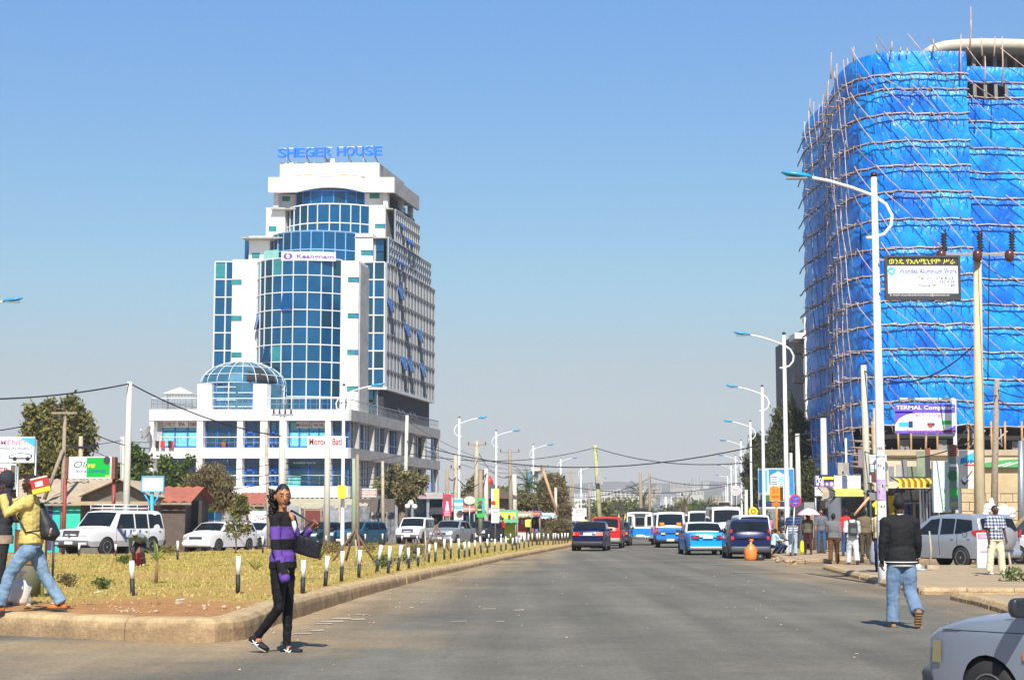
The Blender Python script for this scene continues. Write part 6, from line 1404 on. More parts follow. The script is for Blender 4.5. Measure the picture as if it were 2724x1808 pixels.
def car(name,label,loc,rz,L,W,H,top,wy,wr,body,belt=None,sill=.22,tum=.17,glass=(),swin=(),lower=None,split=None,front='lamps',bumper=TRIM,rim=RIMM,tail='sedan',seams=(),cat='car',group=None,arch=1.14,plates=True,mirrors=True,extra=None,bh=.26,plan=.10,lightz=None,tailz=None,headz=None,rim_n=5,top_m=None,crown=.05,s=1.0):
 t=thing(name,label,cat,loc,rz,group)
 belt=belt or top[0][1];yc=L/2;ra=wr*arch
 def prof(y):
  for(a,za),(b,zb)in zip(top,top[1:]):
   if y<=b:return za+(zb-za)*(y-a)/max(1e-6,b-a)
  return top[-1][1]
 def pl(y):e=abs(2*y/L-1);return 1-plan*e**4-.03*e**12
 def hw(y,z):
  k=pl(y)
  if z>belt:k*=1-tum*(z-belt)/max(.01,H-belt)-.015
  else:k*=1-.05*((belt-z)/(belt-sill))**2-.02*max(0,1-abs(z-belt)/.12)
  return W/2*k
 ys=set(np.round(np.linspace(0,L,44),4))|{round(p[0],4)for p in top}
 for w in wy:
  for k in range(13):ys.add(round(w+ra*math.cos(math.pi*k/12),4))
  ys|={round(w-ra-.002,4),round(w+ra+.002,4)}
 ys=sorted(y for y in ys if 0<=y<=L)
 def lowz(y):
  for w in wy:
   if abs(y-w)<=ra:return max(sill,wr*.98+math.sqrt(max(0,ra*ra-(y-w)**2)))
  return sill+(.06 if y<.15 or y>L-.15 else 0)
 K1,K2,KA=6,5,6;rows=[];mrow=[]
 for y in ys:
  lo,hi=lowz(y),prof(y);hs=hi-.035;r_=[]
  if hs<lo+.02:hs=lo+.02
  bz=min(belt,hs-.004)
  if bz<lo:bz=lo+.01
  zs=[lo+(bz-lo)*i/K1 for i in range(K1+1)]+[bz+(hs-bz)*i/K2 for i in range(1,K2+1)]
  side=[(hw(y,z),z)for z in zs];we=side[-1][0]
  tops=[(we*math.cos(math.pi*i/KA)*(1-.0),hs+.035*math.sin(math.pi*i/KA)**.4+crown*math.sin(math.pi*i/KA)*.6)for i in range(1,KA)]
  tops=[(we*(1-2*i/KA)*(.97 if i in(1,KA-1)else 1),hs+.035+crown*(1-(1-2*i/KA)**2)*.6)for i in range(1,KA)]
  tops.insert(0,(we*.965,hs+.028));tops.append((-we*.965,hs+.028))
  bw=lambda x:(.10*abs(2*x/W)**3*max(0,1-y/.6)-.10*abs(2*x/W)**3*max(0,1-(L-y)/.6))
  sec=[(x,y-yc+bw(x),z)for x,z in side]+[(x,y-yc+bw(x),z)for x,z in tops]+[(-x,y-yc+bw(x),z)for x,z in reversed(side)]
  rows.append(sec)
 n=len(rows[0]);vs=[q for r_ in rows for q in r_];mb=MB();fsA=[];fsB=[];fsC=[]
 for i in range(len(rows)-1):
  for j in range(n-1):
   f=(i*n+j,i*n+j+1,(i+1)*n+j+1,(i+1)*n+j);zc=sum(vs[q][2]for q in f)/4
   if split and zc>split:fsB.append(f)
   elif lower and zc<lower[0]:fsC.append(f)
   else:fsA.append(f)
 for e in(0,len(rows)-1):
  h=n//2
  for j in range(h-1):
   f=(e*n+j,e*n+j+1,e*n+n-2-j,e*n+n-1-j);zc=(vs[f[0]][2]+vs[f[1]][2])/2
   (fsB if split and zc>split else fsA).append(f if e else f[::-1])
 o_=0
 mb.v=[tuple(q)for q in vs]
 for fs,m in((fsA,body),(fsB,top_m or WHITE),(fsC,lower[1]if lower else TRIM)):
  if fs:k=mb.mi(m);mb.f+=fs;mb.m+=[k]*len(fs);mb.s+=[True]*len(fs)
 o=mb.build('body',t)
 try:o.data.set_sharp_from_angle(angle=R(38))
 except Exception:pass
 ub=MB();ub.box(-W*.40,W*.40,-yc+.15,yc-.15,sill-.04,min(belt-.1,.62),UNDER)
 for w in wy:ub.box(-W*.46,W*.46,w-ra-yc+.01,w+ra-yc-.01,wr*1.1,wr+ra*.9,UNDER)
 ub.build('underside',t)
 for w in wy:
  for sx in(-1,1):
   x=sx*(W/2*pl(w)-.105);c=(0,w-yc,wr)
   mb=MB();prf=[(-.09,wr*.62),(-.095,wr*.93),(-.06,wr),(.06,wr),(.095,wr*.93),(.09,wr*.62)]
   nn_=22;mb.rings([[(x+sx*a,w-yc+r_*math.cos(6.2832*i/nn_),wr+r_*math.sin(6.2832*i/nn_))for i in range(nn_)]for a,r_ in prf],TYRE,cap=True);wh=mb.build('wheel',t)
   mb=MB();xx=x+sx*.075;mb.rings([[(xx+sx*a,w-yc+r_*math.cos(6.2832*i/nn_),wr+r_*math.sin(6.2832*i/nn_))for i in range(nn_)]for a,r_ in((.015,wr*.64),(.022,wr*.6),(-.03,wr*.55))],rim,cap=False)
   mb.rings([[(xx-sx*.03,w-yc+r_*math.cos(6.2832*i/nn_),wr+r_*math.sin(6.2832*i/nn_))for i in range(nn_)]for r_ in(wr*.56,.01)],TRIM if rim_n else rim,cap=False)
   for k in range(rim_n):
    a=6.2832*k/rim_n+.3;d=Vector((0,math.cos(a),math.sin(a)));p=Vector((-d.y*0,-d.z,d.y))*wr*.10;c0=Vector((xx+sx*.005,w-yc,wr));q=[c0+d*wr*.08+p,c0+d*wr*.6+p*1.4,c0+d*wr*.6-p*1.4,c0+d*wr*.08-p];mb.add(q,[(0,1,2,3)],rim)
   mb.ball((xx,w-yc,wr),(.025,wr*.14,wr*.14),rim,8,5);mb.build('rim',wh)
 for ya,yb,ins,nm in glass:
  za,zb=prof(ya),prof(yb);mb=MB();rs=[]
  for j in range(5):
   f=j/4;y=ya+(yb-ya)*f;z=za+(zb-za)*f;w0=hw(y,z-.035)*(1-ins);dn=Vector((0,-(zb-za),(yb-ya))).normalized()
   if dn.z<0:dn=-dn
   rs.append([(w0*(1-2*i/6),y-yc+dn.y*.014,z+dn.z*.014+crown*.6*(1-(1-2*i/6)**2)*1.0)for i in range(7)])
  mb.rings(rs,CGL,cap=False,closed=False);mb.build(nm,t)
 for poly in swin:
  for sx in(-1,1):
   mb=MB();q=[(sx*(hw(y,z)+.007),y-yc,z)for y,z in poly];c=tuple(sum(v[i]for v in q)/len(q)for i in range(3));c=(sx*(hw(c[1]+yc,c[2])+.008),c[1],c[2])
   mb.add(q+[c],[(i,(i+1)%len(q),len(q))for i in range(len(q))],CGL);mb.build('side_window',t)
 for y,z0,z1 in seams:
  for sx in(-1,1):
   mb=MB();k=5;mb.tube([(sx*(hw(y,z0+(z1-z0)*i/k)+.002),y-yc,z0+(z1-z0)*i/k)for i in range(k+1)],.007,SEAM,4);mb.build('door_gap',t)
 for e,nm in((0,'rear_bumper'),(L,'front_bumper')):
  mb=MB();sg=-1 if e==0 else 1;rs=[]
  for z,k in((sill+.02,.02),(sill+.10,.06),(sill+bh*.8,.07),(sill+bh,.03)):
   rs.append([(x,(e-yc)+sg*(k-.10*abs(x/(W/2))**3),z)for x in[W/2*pl(0)*a for a in(-1.0,-.9,-.5,0,.5,.9,1.0)]])
  n_=7;vs=[q for r_ in rs for q in r_];back=[(q[0]*.98,q[1]-sg*.32,q[2])for q in vs];m_=len(vs)
  fs=[(i*n_+j,i*n_+j+1,(i+1)*n_+j+1,(i+1)*n_+j)for i in range(3)for j in range(6)]
  fs+=[(i,i+1,m_+i+1,m_+i)for i in range(6)]+[(3*n_+i,3*n_+i+1,m_+3*n_+i+1,m_+3*n_+i)for i in range(6)]
  fs+=[(i*n_,(i+1)*n_,m_+(i+1)*n_,m_+i*n_)for i in range(3)]+[(i*n_+6,(i+1)*n_+6,m_+(i+1)*n_+6,m_+i*n_+6)for i in range(3)]
  mb.add(vs+back,fs,bumper,True);mb.build(nm,t)
 hz=headz or(sill+bh+.10);tz=tailz or(belt-.28)
 def patch(e,x0,x1,z0,z1,m,nm,lab=None,wrap=.0,prot=.028):
  sg=-1 if e==0 else 1;mb=MB()
  def yy(x,z):
   y=.0
   if e:
    while prof(L-y)+.02<z and y<L*.4:y+=.01
   else:
    while prof(y)+.02<z and y<L*.4:y+=.01
   return(e-yc)-sg*y-sg*.10*abs(x/(W/2))**3
  q=[(x0,yy(x0,z0)+sg*prot,z0),(x1,yy(x1,z0)+sg*prot,z0),(x1,yy(x1,z1)+sg*prot,z1),(x0,yy(x0,z1)+sg*prot,z1)]
  if wrap:
   s_=1 if x1>0 else-1;xe=x1 if abs(x1)>abs(x0)else x0;xs=s_*(W/2*pl(e)+.006);y1=(e-yc)-sg*(wrap+.08)
   q2=[(xs,y1,z0),(xs,y1,z1)];i0,i1=(1,2)if xe==x1 else(0,3)
   mb.quad(q[i0],q2[0],q2[1],q[i1],m)
  b_=[(a,b-sg*.08,c)for a,b,c in q];mb.add(q+b_,[(0,1,2,3),(0,1,5,4),(1,2,6,5),(2,3,7,6),(3,0,4,7)],m);return mb.build(nm,t,label=lab)
 t['_p']=0;del t['_p']
 hwF=W/2*pl(L)*.97
 if front=='lamps':
  for s_ in(-1,1):patch(L,*sorted((s_*hwF*.58,s_*hwF)),hz,hz+.14,HLG,'headlight',wrap=.22)
  patch(L,-hwF*.5,hwF*.5,hz-.0,hz+.12,TRIM,'grille')
 if front=='square':
  patch(L,-hwF*.55,hwF*.55,hz-.02,hz+.18,TRIM,'grille',prot=.024)
  for s_ in(-1,1):patch(L,*sorted((s_*hwF*.62,s_*hwF*.97)),hz,hz+.17,HLG,'headlight',prot=.02)
 if front=='suv':
  patch(L,-hwF*.52,hwF*.52,hz-.02,hz+.22,TRIM,'grille',prot=.024)
  for k in range(3):patch(L,-hwF*.5,hwF*.5,hz+.02+k*.06,hz+.035+k*.06,CHRM,'grille_bar',prot=.03)
  for s_ in(-1,1):patch(L,*sorted((s_*hwF*.56,s_*hwF)),hz,hz+.2,HLG,'headlight',wrap=.2)
 hwR=W/2*pl(0)*.97
 if tail=='sedan':
  for s_ in(-1,1):patch(0,*sorted((s_*hwR*.52,s_*hwR)),tz,tz+.17,TLR,'tail_light',wrap=.18);patch(0,*sorted((s_*hwR*.86,s_*hwR*.97)),tz+.02,tz+.15,TLO,'indicator',prot=.036)
 if tail=='tall':
  for s_ in(-1,1):patch(0,*sorted((s_*hwR*.86,s_*hwR)),tz,tz+.38,TLR,'tail_light',wrap=.12)
 if tail=='bar':
  for s_ in(-1,1):patch(0,*sorted((s_*hwR*.50,s_*hwR*.98)),tz,tz+.15,mat('dark red lamp',(.18,.01,.01),.3,var=.3,vs=12),'tail_light',wrap=.1);patch(0,*sorted((s_*hwR*.72,s_*hwR*.84)),tz+.02,tz+.13,TLR,'indicator',prot=.036)
 if plates:
  for e in(0,L):
   z=(tz+.02)if e==0 and tail in('sedan','bar')else sill+.1
   o=patch(e,-.2,.2,z,z+.12,PLATE,'number_plate',prot=.09 if e or tail=='tall' or tail=='none' else .022)
 if mirrors:
  for sx in(-1,1):
   y=max(p[0]for poly in swin for p in poly)-.18;mb=MB();x=sx*(hw(y,belt+.06)+.09);mb.cbox((x,y-yc,belt+.10),(.17,.07,.12),body if mirrors=='body' else TRIM);mb.tube([(x-sx*.1,y-yc,belt+.04),(x,y-yc,belt+.08)],.015,TRIM,5);mb.build('mirror',t)
 for poly in swin[:2]:
  y=sum(p[0]for p in poly)/len(poly)-.25
  for sx in(-1,1):mb=MB();x=sx*(hw(y,belt-.1)+.012);mb.cbox((x,y-yc,belt-.1),(.02,.14,.03),body if mirrors=='body' else TRIM);mb.build('door_handle',t)
 if extra:extra(t,hw,yc,patch,prof)
 t.scale=(s,s,s)
 return t
def at_ground(px,pyb,z=0.):q=G(px,pyb,z);return Vector((q.x,q.y,z))
def sedan(L=4.3,H=1.40,b=.96,trunk=.85):
 return dict(L=L,W=1.68,H=H,wy=(.95*L/4.3,3.45*L/4.3),wr=.30,belt=b-.04,top=[(0,.72),(.03,b-.1),(.10,b-.01),(trunk,b+.02),(trunk+.55,H-.06),(trunk+.95,H-.01),(2.45,H),(2.72,H-.03),(3.28,b+.0),(L-.45,b-.10),(L-.12,b-.17),(L-.03,b-.30),(L,b-.44)],glass=((trunk+.05,trunk+.53,.09,'rear_window'),(2.76,3.24,.10,'windscreen')),swin=([(trunk+.35,b),(trunk+.62,H-.1),(trunk+1.05,H-.07),(trunk+1.05,b)],[(trunk+1.12,b),(trunk+1.12,H-.07),(2.66,H-.09),(3.05,b)]),seams=((trunk+1.09,.3,b),(3.06,.3,b-.02),(trunk+.3,.45,b)))
def estate(L=4.35,H=1.42,b=.95,boxy=False):
 r_=.35 if not boxy else .28
 return dict(L=L,W=1.68,H=H,wy=(.88,3.45),wr=.30,belt=b-.03,top=[(0,.75),(.03,b-.06),(.07,b+.02),(r_,H-.07),(r_+.25,H-.01),(2.4,H),(2.72,H-.03),(3.28,b),(L-.45,b-.08),(L-.10,b-.15),(L-.03,b-.28),(L,b-.42)],glass=((.09,r_-.02,.10,'rear_window'),(2.76,3.24,.10,'windscreen')),swin=([(.30,b),(.46,H-.1),(1.15,H-.08),(1.15,b)],[(1.22,b),(1.22,H-.08),(1.98,H-.08),(1.98,b)],[(2.05,b),(2.05,H-.08),(2.66,H-.09),(3.08,b)]),seams=((1.19,.45,b),(2.02,.3,b),(3.08,.3,b-.02)))
def suv(L=4.7,H=1.82,b=1.12,W=1.88):
 return dict(L=L,W=W,H=H,wy=(.95,3.72),wr=.37,belt=b-.03,sill=.34,tum=.13,top=[(0,.9),(.03,b-.02),(.07,b+.05),(.22,H-.1),(.45,H-.01),(2.6,H),(2.95,H-.04),(3.5,b+.02),(L-.40,b-.04),(L-.10,b-.10),(L-.03,b-.28),(L,b-.48)],glass=((.09,.22,.10,'rear_window'),(2.99,3.46,.10,'windscreen')),swin=([(.22,b),(.36,H-.14),(1.18,H-.12),(1.18,b)],[(1.26,b),(1.26,H-.12),(2.02,H-.12),(2.02,b)],[(2.1,b),(2.1,H-.12),(2.88,H-.13),(3.2,b)]),seams=((1.22,.6,b),(2.06,.42,b),(3.2,.42,b)))
def van(L=4.6,H=1.93,b=1.12,W=1.68,tum=.10):
 return dict(L=L,W=W,H=H,wy=(.95,3.75),wr=.31,belt=b-.02,sill=.27,tum=tum,plan=.06,top=[(0,.95),(.02,b-.05),(.05,b),(.17,H-.1),(.35,H-.01),(3.5,H),(3.75,H-.05),(4.2,b+.05),(4.5,b-.1),(L,b-.5)],glass=((.06,.165,.12,'rear_window'),(3.8,4.18,.1,'windscreen')),swin=([(.3,b),(.36,H-.16),(1.4,H-.15),(1.4,b)],[(1.5,b),(1.5,H-.15),(2.6,H-.15),(2.6,b)],[(2.7,b),(2.7,H-.15),(3.62,H-.16),(3.95,b)]),seams=((1.45,.5,b),(2.65,.4,b),(3.7,.4,b)))
RD=-math.atan(.11)
NVY=paint('navy car paint',(.004,.007,.055),.1);REDC=paint('red car paint',(.60,.02,.012));TXB=paint('taxi blue paint',(.01,.20,.68));TXB2=paint('bright taxi blue',(.01,.30,.75));CW=paint('white car paint',(.80,.81,.81));SLV=paint('silver car paint',(.42,.45,.50),.5,.28);DBL=paint('dark estate blue',(.005,.014,.07),.1)
DGC=paint('dark green car paint',(.02,.06,.07),.2);TEC=paint('teal car paint',(.015,.10,.17),.1);DKC=paint('dark grey car paint',(.04,.045,.055),.3);GRYL=paint('pale blue grey car paint',(.27,.315,.39),.2,.32);GREYP=mat('grey bumper plastic',(.11,.12,.13),.5)
def place(px,pyb,rear=True,L=4.3,rz=RD):
 q=G(px,pyb);return Vector((q.x,q.y,0))+Vector((-math.sin(rz),math.cos(rz),0))*(L/2*(1 if rear else-1))
c=sedan();
def xnavy(t,hw,yc,patch,prof):
 for x in(-.38,.38):mb=MB();mb.ball((x,-yc+1.45,1.12),(.12,.06,.13),TRIM,8,6);mb.build('headrest',t)
 patch(0,-.42,.42,.73,.78,CHRM,'trunk_trim',prot=.02)
car('sedan_car','dark blue sedan with bright red tail lamps driving away in the left lane',place(1566,1466,L=4.2),RD-.02,**c,body=NVY,tailz=.74,extra=xnavy,mirrors='body')
c=suv(4.2,1.62,.98,1.70);c['wr']=.32;c['sill']=.30
car('minivan_car','red tall estate car with grey bumper just ahead of the dark blue sedan',place(1611,1459,L=4.2),RD,**c,body=REDC,bumper=mat('grey beige bumper',(.30,.28,.25),.5),tail='tall',tailz=.95,lower=(.52,MATS['grey beige bumper']))
q=place(1637,1452);c=sedan();car('sedan_car','dark car half hidden right of the red one',q,RD,**c,body=DKC)
def roofrack(z,y0,y1,w,m=TRIM,load=None):
 def f(t,hw,yc,patch,prof):
  mb=MB()
  for x in(-w/2,w/2):mb.tube([(x,y0-yc,z+.08),(x,y1-yc,z+.08)],.02,m,5)
  for y in np.linspace(y0,y1,5):mb.tube([(-w/2,y-yc,z+.08),(w/2,y-yc,z+.08)],.015,m,5);mb.tube([(-w/2,y-yc,z-.03),(-w/2,y-yc,z+.08)],.015,m,4);mb.tube([(w/2,y-yc,z-.03),(w/2,y-yc,z+.08)],.015,m,4)
  mb.build('roof_rack',t)
  if load:
   mb=MB();mb.lathe([(.28,0),(.33,.05),(.33,.12),(.28,.17),(.16,.17),(.14,.1)],TYRE,(0,y0-yc+.9,z+.09),16);mb.build('spare_tyre',t)
 return f
def old4x4(t,hw,yc,patch,prof):
 roofrack(1.95,.3,3.0,1.3,load=True)(t,hw,yc,patch,prof)
 mb=MB();[mb.tube([(x,-yc-.08,.75),(x,-yc-.02,1.75)],.015,STEEL,4)for x in(-.62,-.42)];[mb.tube([(-.62,-yc-.06,z),(-.42,-yc-.06,z)],.012,STEEL,4)for z in np.arange(.8,1.75,.18)];mb.build('ladder',t)
 for x0,x1,z0,z1 in((-.23,.27,1.22,1.62),(.48,.66,1.25,1.68),(-.66,-.5,1.25,1.68)):mb=MB();mb.box(x0-.03,x1+.03,-yc-.012,-yc+.12,z0-.03,z1+.03,TRIM);o=mb.build('rear_window',t);mb=MB();mb.box(x0,x1,-yc-.02,-yc,z0,z1,CGL);mb.build('pane',o)
 mb=MB();mb.box(-.3,.35,-yc-.01,-yc+.1,1.74,1.82,TRIM);mb.build('vent',t)
 mb=MB();mb.box(-.8,.8,-yc-.14,-yc-.02,.42,.52,CHRM);mb.build('chrome_bar',t)
box4=dict(L=4.4,W=1.70,H=1.95,wy=(.9,3.4),wr=.36,belt=1.1,sill=.42,tum=.07,plan=.03,top=[(0,1.86),(.03,1.92),(.3,1.95),(2.9,1.95),(3.0,1.9),(3.3,1.15),(4.3,1.05),(4.4,.8)],glass=((3.02,3.28,.1,'windscreen'),),swin=([(.3,1.2),(.3,1.75),(1.9,1.75),(1.9,1.2)],[(2.0,1.2),(2.0,1.75),(2.9,1.75),(3.1,1.2)]),seams=((1.95,.5,1.8),))
car('off_road_van','boxy white and blue off road taxi with a ladder, in the middle of the road',place(1702,1450,L=4.4),RD,**box4,body=TXB,split=1.0,top_m=CW,tail='tall',tailz=.72,bumper=CHRM,extra=old4x4,bh=.14,cat='off road car')
def minib(t,hw,yc,patch,prof):
 patch(0,-.62,.62,1.16,1.24,RED,'red_panel',prot=.03)
 for x in(-.5,.28):patch(0,x,x+.22,.72,.80,YELLOW,'reflector',prot=.03)
 for x in(-.45,.45):mb=MB();mb.box(x-.12,x+.12,-yc+.02,-yc+.06,1.2,1.35,ORANGE);mb.build('headrest',t)
 mb=MB();mb.box(-.84,.84,-yc-.12,-yc-.06,.93,.96,CHRM);mb.build('trim',t)
c=van(4.6,1.90,1.13);
car('minibus','white over blue minibus taxi with a large rear window',place(1784,1457,L=4.6),RD,**c,body=TXB,split=1.08,top_m=CW,tail='tall',tailz=.72,extra=minib,cat='minibus',bh=.2)
c=sedan(4.2,1.36,.93,1.0)
car('taxi_sedan','old bright blue sedan taxi with a white roof and white bumper',place(1880,1477,L=4.2,rz=RD+.10),RD+.13,**c,body=TXB2,split=.97,top_m=CW,tail='bar',tailz=.68,bumper=CW,cat='taxi',bh=.14,rim=RIMD)
c=estate(4.4,1.46,.96)
car('estate_car','dark blue estate car parked at the pavement corner',place(1994,1487,L=4.4,rz=RD+.03),RD+.05,**c,body=DBL,tail='tall',tailz=.72,bumper=mat('dark bumper',(.06,.07,.08),.5),mirrors='body',lower=(.5,MATS['dark bumper']))
c=van(5.2,2.25,1.25,1.9,.08);c['top']=[(0,1.0),(.02,1.2),(.05,1.25),(.14,2.1),(.35,2.24),(4.1,2.25),(4.35,2.2),(4.8,1.3),(5.1,1.1),(5.2,.6)];c['glass']=((.06,.135,.12,'rear_window'),(4.4,4.76,.1,'windscreen'))
car('minibus','big white minibus with luggage on its roof rack between the taxi and the estate car',place(1932,1451,L=5.2,rz=RD+.06),RD+.08,**c,body=CW,tail='tall',tailz=.8,extra=roofrack(2.27,.5,3.8,1.4,load=True),cat='minibus')
c=van(4.8,2.1,1.2,1.75);car('minibus','white minibus behind the big white one with a bare roof rack',place(1862,1443,L=4.8),RD,**c,body=CW,tail='tall',tailz=.8,extra=roofrack(2.1,.5,3.4,1.4),cat='minibus')
c=van(4.6,2.0,1.15);car('minibus','cream minibus partly hidden between the minibus taxi and the blue taxi',place(1835,1432,L=4.6),RD,**c,body=paint('cream car paint',(.6,.58,.48)),tail='tall',tailz=.8,cat='minibus')
c=van(4.6,2.0,1.15);car('minibus','white van seen through the gap left of the minibus taxi',place(1757,1440,L=4.6),RD,**c,body=CW,split=1.1,tail='tall',tailz=.8,cat='minibus')
c=suv(4.4,1.7,1.05,1.75);car('off_road_car','white car parked behind the dark blue estate at the pavement',Vector((P(2008,1388,82).x,84,0)),RD+.1,**c,body=CW)
c=sedan();car('sedan_car','silver car beyond the far end of the bollards',Vector((P(1512,1388,150).x,150,0)),RD+math.pi,**c,body=SLV)
def uncar(t,hw,yc,patch,prof):
 mb=MB()
 for z,m in((1.93,STEEL),(2.07,STEEL)):
  for x in(-.62,.62):mb.tube([(x,.9-yc,z),(x,3.0-yc,z)],.02,LWH,5)
  for y in(.9,3.0):mb.tube([(-.62,y-yc,z),(.62,y-yc,z)],.02,LWH,5)
 for y in(.9,1.6,2.3,3.0):
  for x in(-.62,.62):mb.tube([(x,y-yc,1.83),(x,y-yc,2.07)],.018,LWH,4)
  mb.tube([(-.62,y-yc,1.95),(.62,y-yc,1.95)],.015,LWH,4)
 mb.build('roof_rack',t)
 unb=mat('un blue lettering',(.04,.10,.30),.5,var=0)
 for sx in(-1,):
  mb=MB();x=sx*(hw(1.3,.95)+.012);mb.text('UN',0,1,0,0,1,unb,'bold',X=lambda a,b,cc:(x,2.75-yc-a*1.0,.70+cc*.36));mb.build('lettering',t)
 mb=MB();mb.text('UN',0,1,0,0,1,mat('hood blue',(.03,.2,.6),.5,var=0),'bold',X=lambda a,b,cc:(-.35+a*.6,3.75-yc+cc*.35,1.175));mb.build('lettering',t)
 mb=MB();mb.prism([(.05*math.cos(.524*i)*1.6,.87+.05*math.sin(.524*i))for i in range(12)],L_un-yc+.06,L_un-yc+.07,CHRM);mb.build('badge',t)
 for sx in(-1,1):patch(L_un,*sorted((sx*.55,sx*.85)),.48,.58,HLG,'fog_lamp',prot=.09)
 mb=MB();x=-(hw(3.2,.9)+.01);mb.add([(x,3.2-yc,1.1),(x,3.0-yc,1.1),(x,2.55-yc,.65),(x,2.65-yc,.62)],[(0,1,2,3)],mat('swoosh blue grey',(.08,.12,.25),.5));mb.build('stripe',t)
L_un=4.85
c=suv(4.85,1.83,1.12,1.92);c['sill']=.40;c['wr']=.38
def heading_left(deg):return R(deg)
car('off_road_car','white off road car lettered UN with a roof rack parked on the left',Vector((P(272,1388,68).x,69.6,0)),math.pi-R(28),**c,body=CW,front='suv',bumper=mat('grey suv bumper',(.10,.105,.11),.5),extra=uncar,headz=.82,lower=(.60,mat('grey cladding paint',(.42,.43,.44),.45)),mirrors=True,cat='off road car')
def parked(px,d,rzdeg,spec,label,body,name='sedan_car',**k):
 return car(name,label,Vector((P(px,1388,d).x,d,0)),math.pi-R(rzdeg),**spec,body=body,**k)
parked(588,80.5,24,estate(4.2,1.36,.93),'white estate car parked right of the blue kiosk',CW,'estate_car',bumper=CW,rim=RIMM)
parked(708,84.8,34,sedan(4.3,1.36,.93),'white and grey sedan parked behind the white estate, left of the woman',paint('off white car paint',(.62,.64,.66)),lower=(.6,mat('grey lower paint',(.34,.36,.38),.4)))
parked(862,99,24,sedan(4.4,1.38,.94),'dark green sedan parked right of the woman',DGC)
parked(955,97.5,24,estate(4.4,1.40,.94,True),'teal blue boxy estate car parked right of the dark green sedan',TEC,'estate_car',front='square',bumper=TRIM,headz=.62,rim=RIMD)
parked(1107,111,11,suv(4.7,1.66,1.02,1.75),'white pickup with a hard top parked under the flat topped tree',CW,'pickup_car',front='suv',bumper=GREYP,headz=.72)
parked(1205,106.5,19,sedan(4.45,1.46,.98),'silver sedan parked in the middle of the left row',SLV,mirrors='body',bumper=SLV,headz=.60)
parked(1290,124,18,estate(4.3,1.45,.95),'dark estate car parked right of the silver sedan',DKC,'estate_car')
parked(1275,133,15,suv(4.5,1.75,1.1,1.75),'black off road car behind the dark estate',DKC,'off_road_car')
parked(1350,138,15,sedan(),'white sedan parked behind the red shirted person',CW)
parked(1372,150,15,suv(4.4,1.6,1.0,1.7),'grey car parked behind the white sedan on the left',SLV,'off_road_car')
parked(1170,131,15,sedan(),'blue grey car glimpsed between the white pickup and silver sedan',GRYL)
def rav(t,hw,yc,patch,prof):
 mb=MB();mb.rings([[(r_*math.cos(6.2832*i/24),-yc+y,.93+r_*math.sin(6.2832*i/24))for i in range(24)]for y,r_ in((-.02,.36),(-.22,.36),(-.26,.33),(-.27,.05))],mat('grey spare wheel cover',(.25,.25,.26),.45,var=.05));mb.build('spare_wheel_cover',t)
 for sx in(-1,1):
  mb=MB();xs=[W_ for W_ in(0,)];q=[(sx*(hw(.02,1.0)+.01),.02-yc,1.22),(sx*(hw(.4,1.0)+.012),.45-yc,1.17),(sx*(hw(.3,1.0)+.012),.34-yc,1.02),(sx*(hw(.02,1.0)+.01),.02-yc,.95)];mb.add(q,[(0,1,2,3)],TLR)
  mb.add([(sx*(hw(.02,1.0)+.01),.0-yc,1.22),(sx*.66,-.03-yc,1.18),(sx*.68,-.03-yc,.97),(sx*(hw(.02,1.0)+.01),.0-yc,.95)],[(0,1,2,3)],TLR);mb.build('tail_light',t)
 mb=MB();x=-(hw(.75,1.0)+.006);mb.add([(x,.62-yc,.98),(x,.80-yc,.98),(x,.80-yc,1.13),(x,.62-yc,1.13)],[(0,1,2,3)],SEAM);mb.add([(x-.003,.63-yc,.99),(x-.003,.79-yc,.99),(x-.003,.79-yc,1.12),(x-.003,.63-yc,1.12)],[(0,1,2,3)],SLV);mb.build('fuel_flap',t)
c=suv(4.5,1.68,1.06,1.82);c['sill']=.32;c['wr']=.345;c['wy']=(.92,3.48);c['tum']=.16
c['top']=[(0,.9),(.03,1.08),(.07,1.13),(.26,1.56),(.5,1.66),(1.8,1.68),(2.35,1.64),(3.15,1.12),(3.9,1.0),(4.35,.85),(4.5,.6)]
c['glass']=((.09,.25,.10,'rear_window'),(2.42,3.10,.10,'windscreen'));b=1.08
c['swin']=([(.42,1.20),(.50,1.50),(1.15,1.55),(1.15,1.08),(.8,1.10)],[(1.20,1.08),(1.20,1.55),(1.80,1.56),(1.80,1.06)],[(1.90,1.06),(1.90,1.56),(2.30,1.52),(2.95,1.05)]);c['seams']=((1.05,.6,1.08),(1.85,.42,1.06),(2.96,.42,1.02))
car('off_road_car','silver off road car with a round spare wheel cover parked behind the checked shirt man',Vector((13.4,51.9,.0)),R(28),**c,body=SLV,s=.95,tail='none',bumper=SLV,extra=rav,mirrors='body',cat='off road car')
c=sedan(4.4,1.42,.97);car('sedan_car','white car cut by the right edge behind the silver off road car',Vector((18.1,55.5,0)),R(34),**c,body=CW)
c=suv(4.5,1.7,1.05,1.8);car('off_road_car','dark car behind the white one at the right edge',Vector((P(2790,1388,60).x,60,0)),R(80),**c,body=DKC)
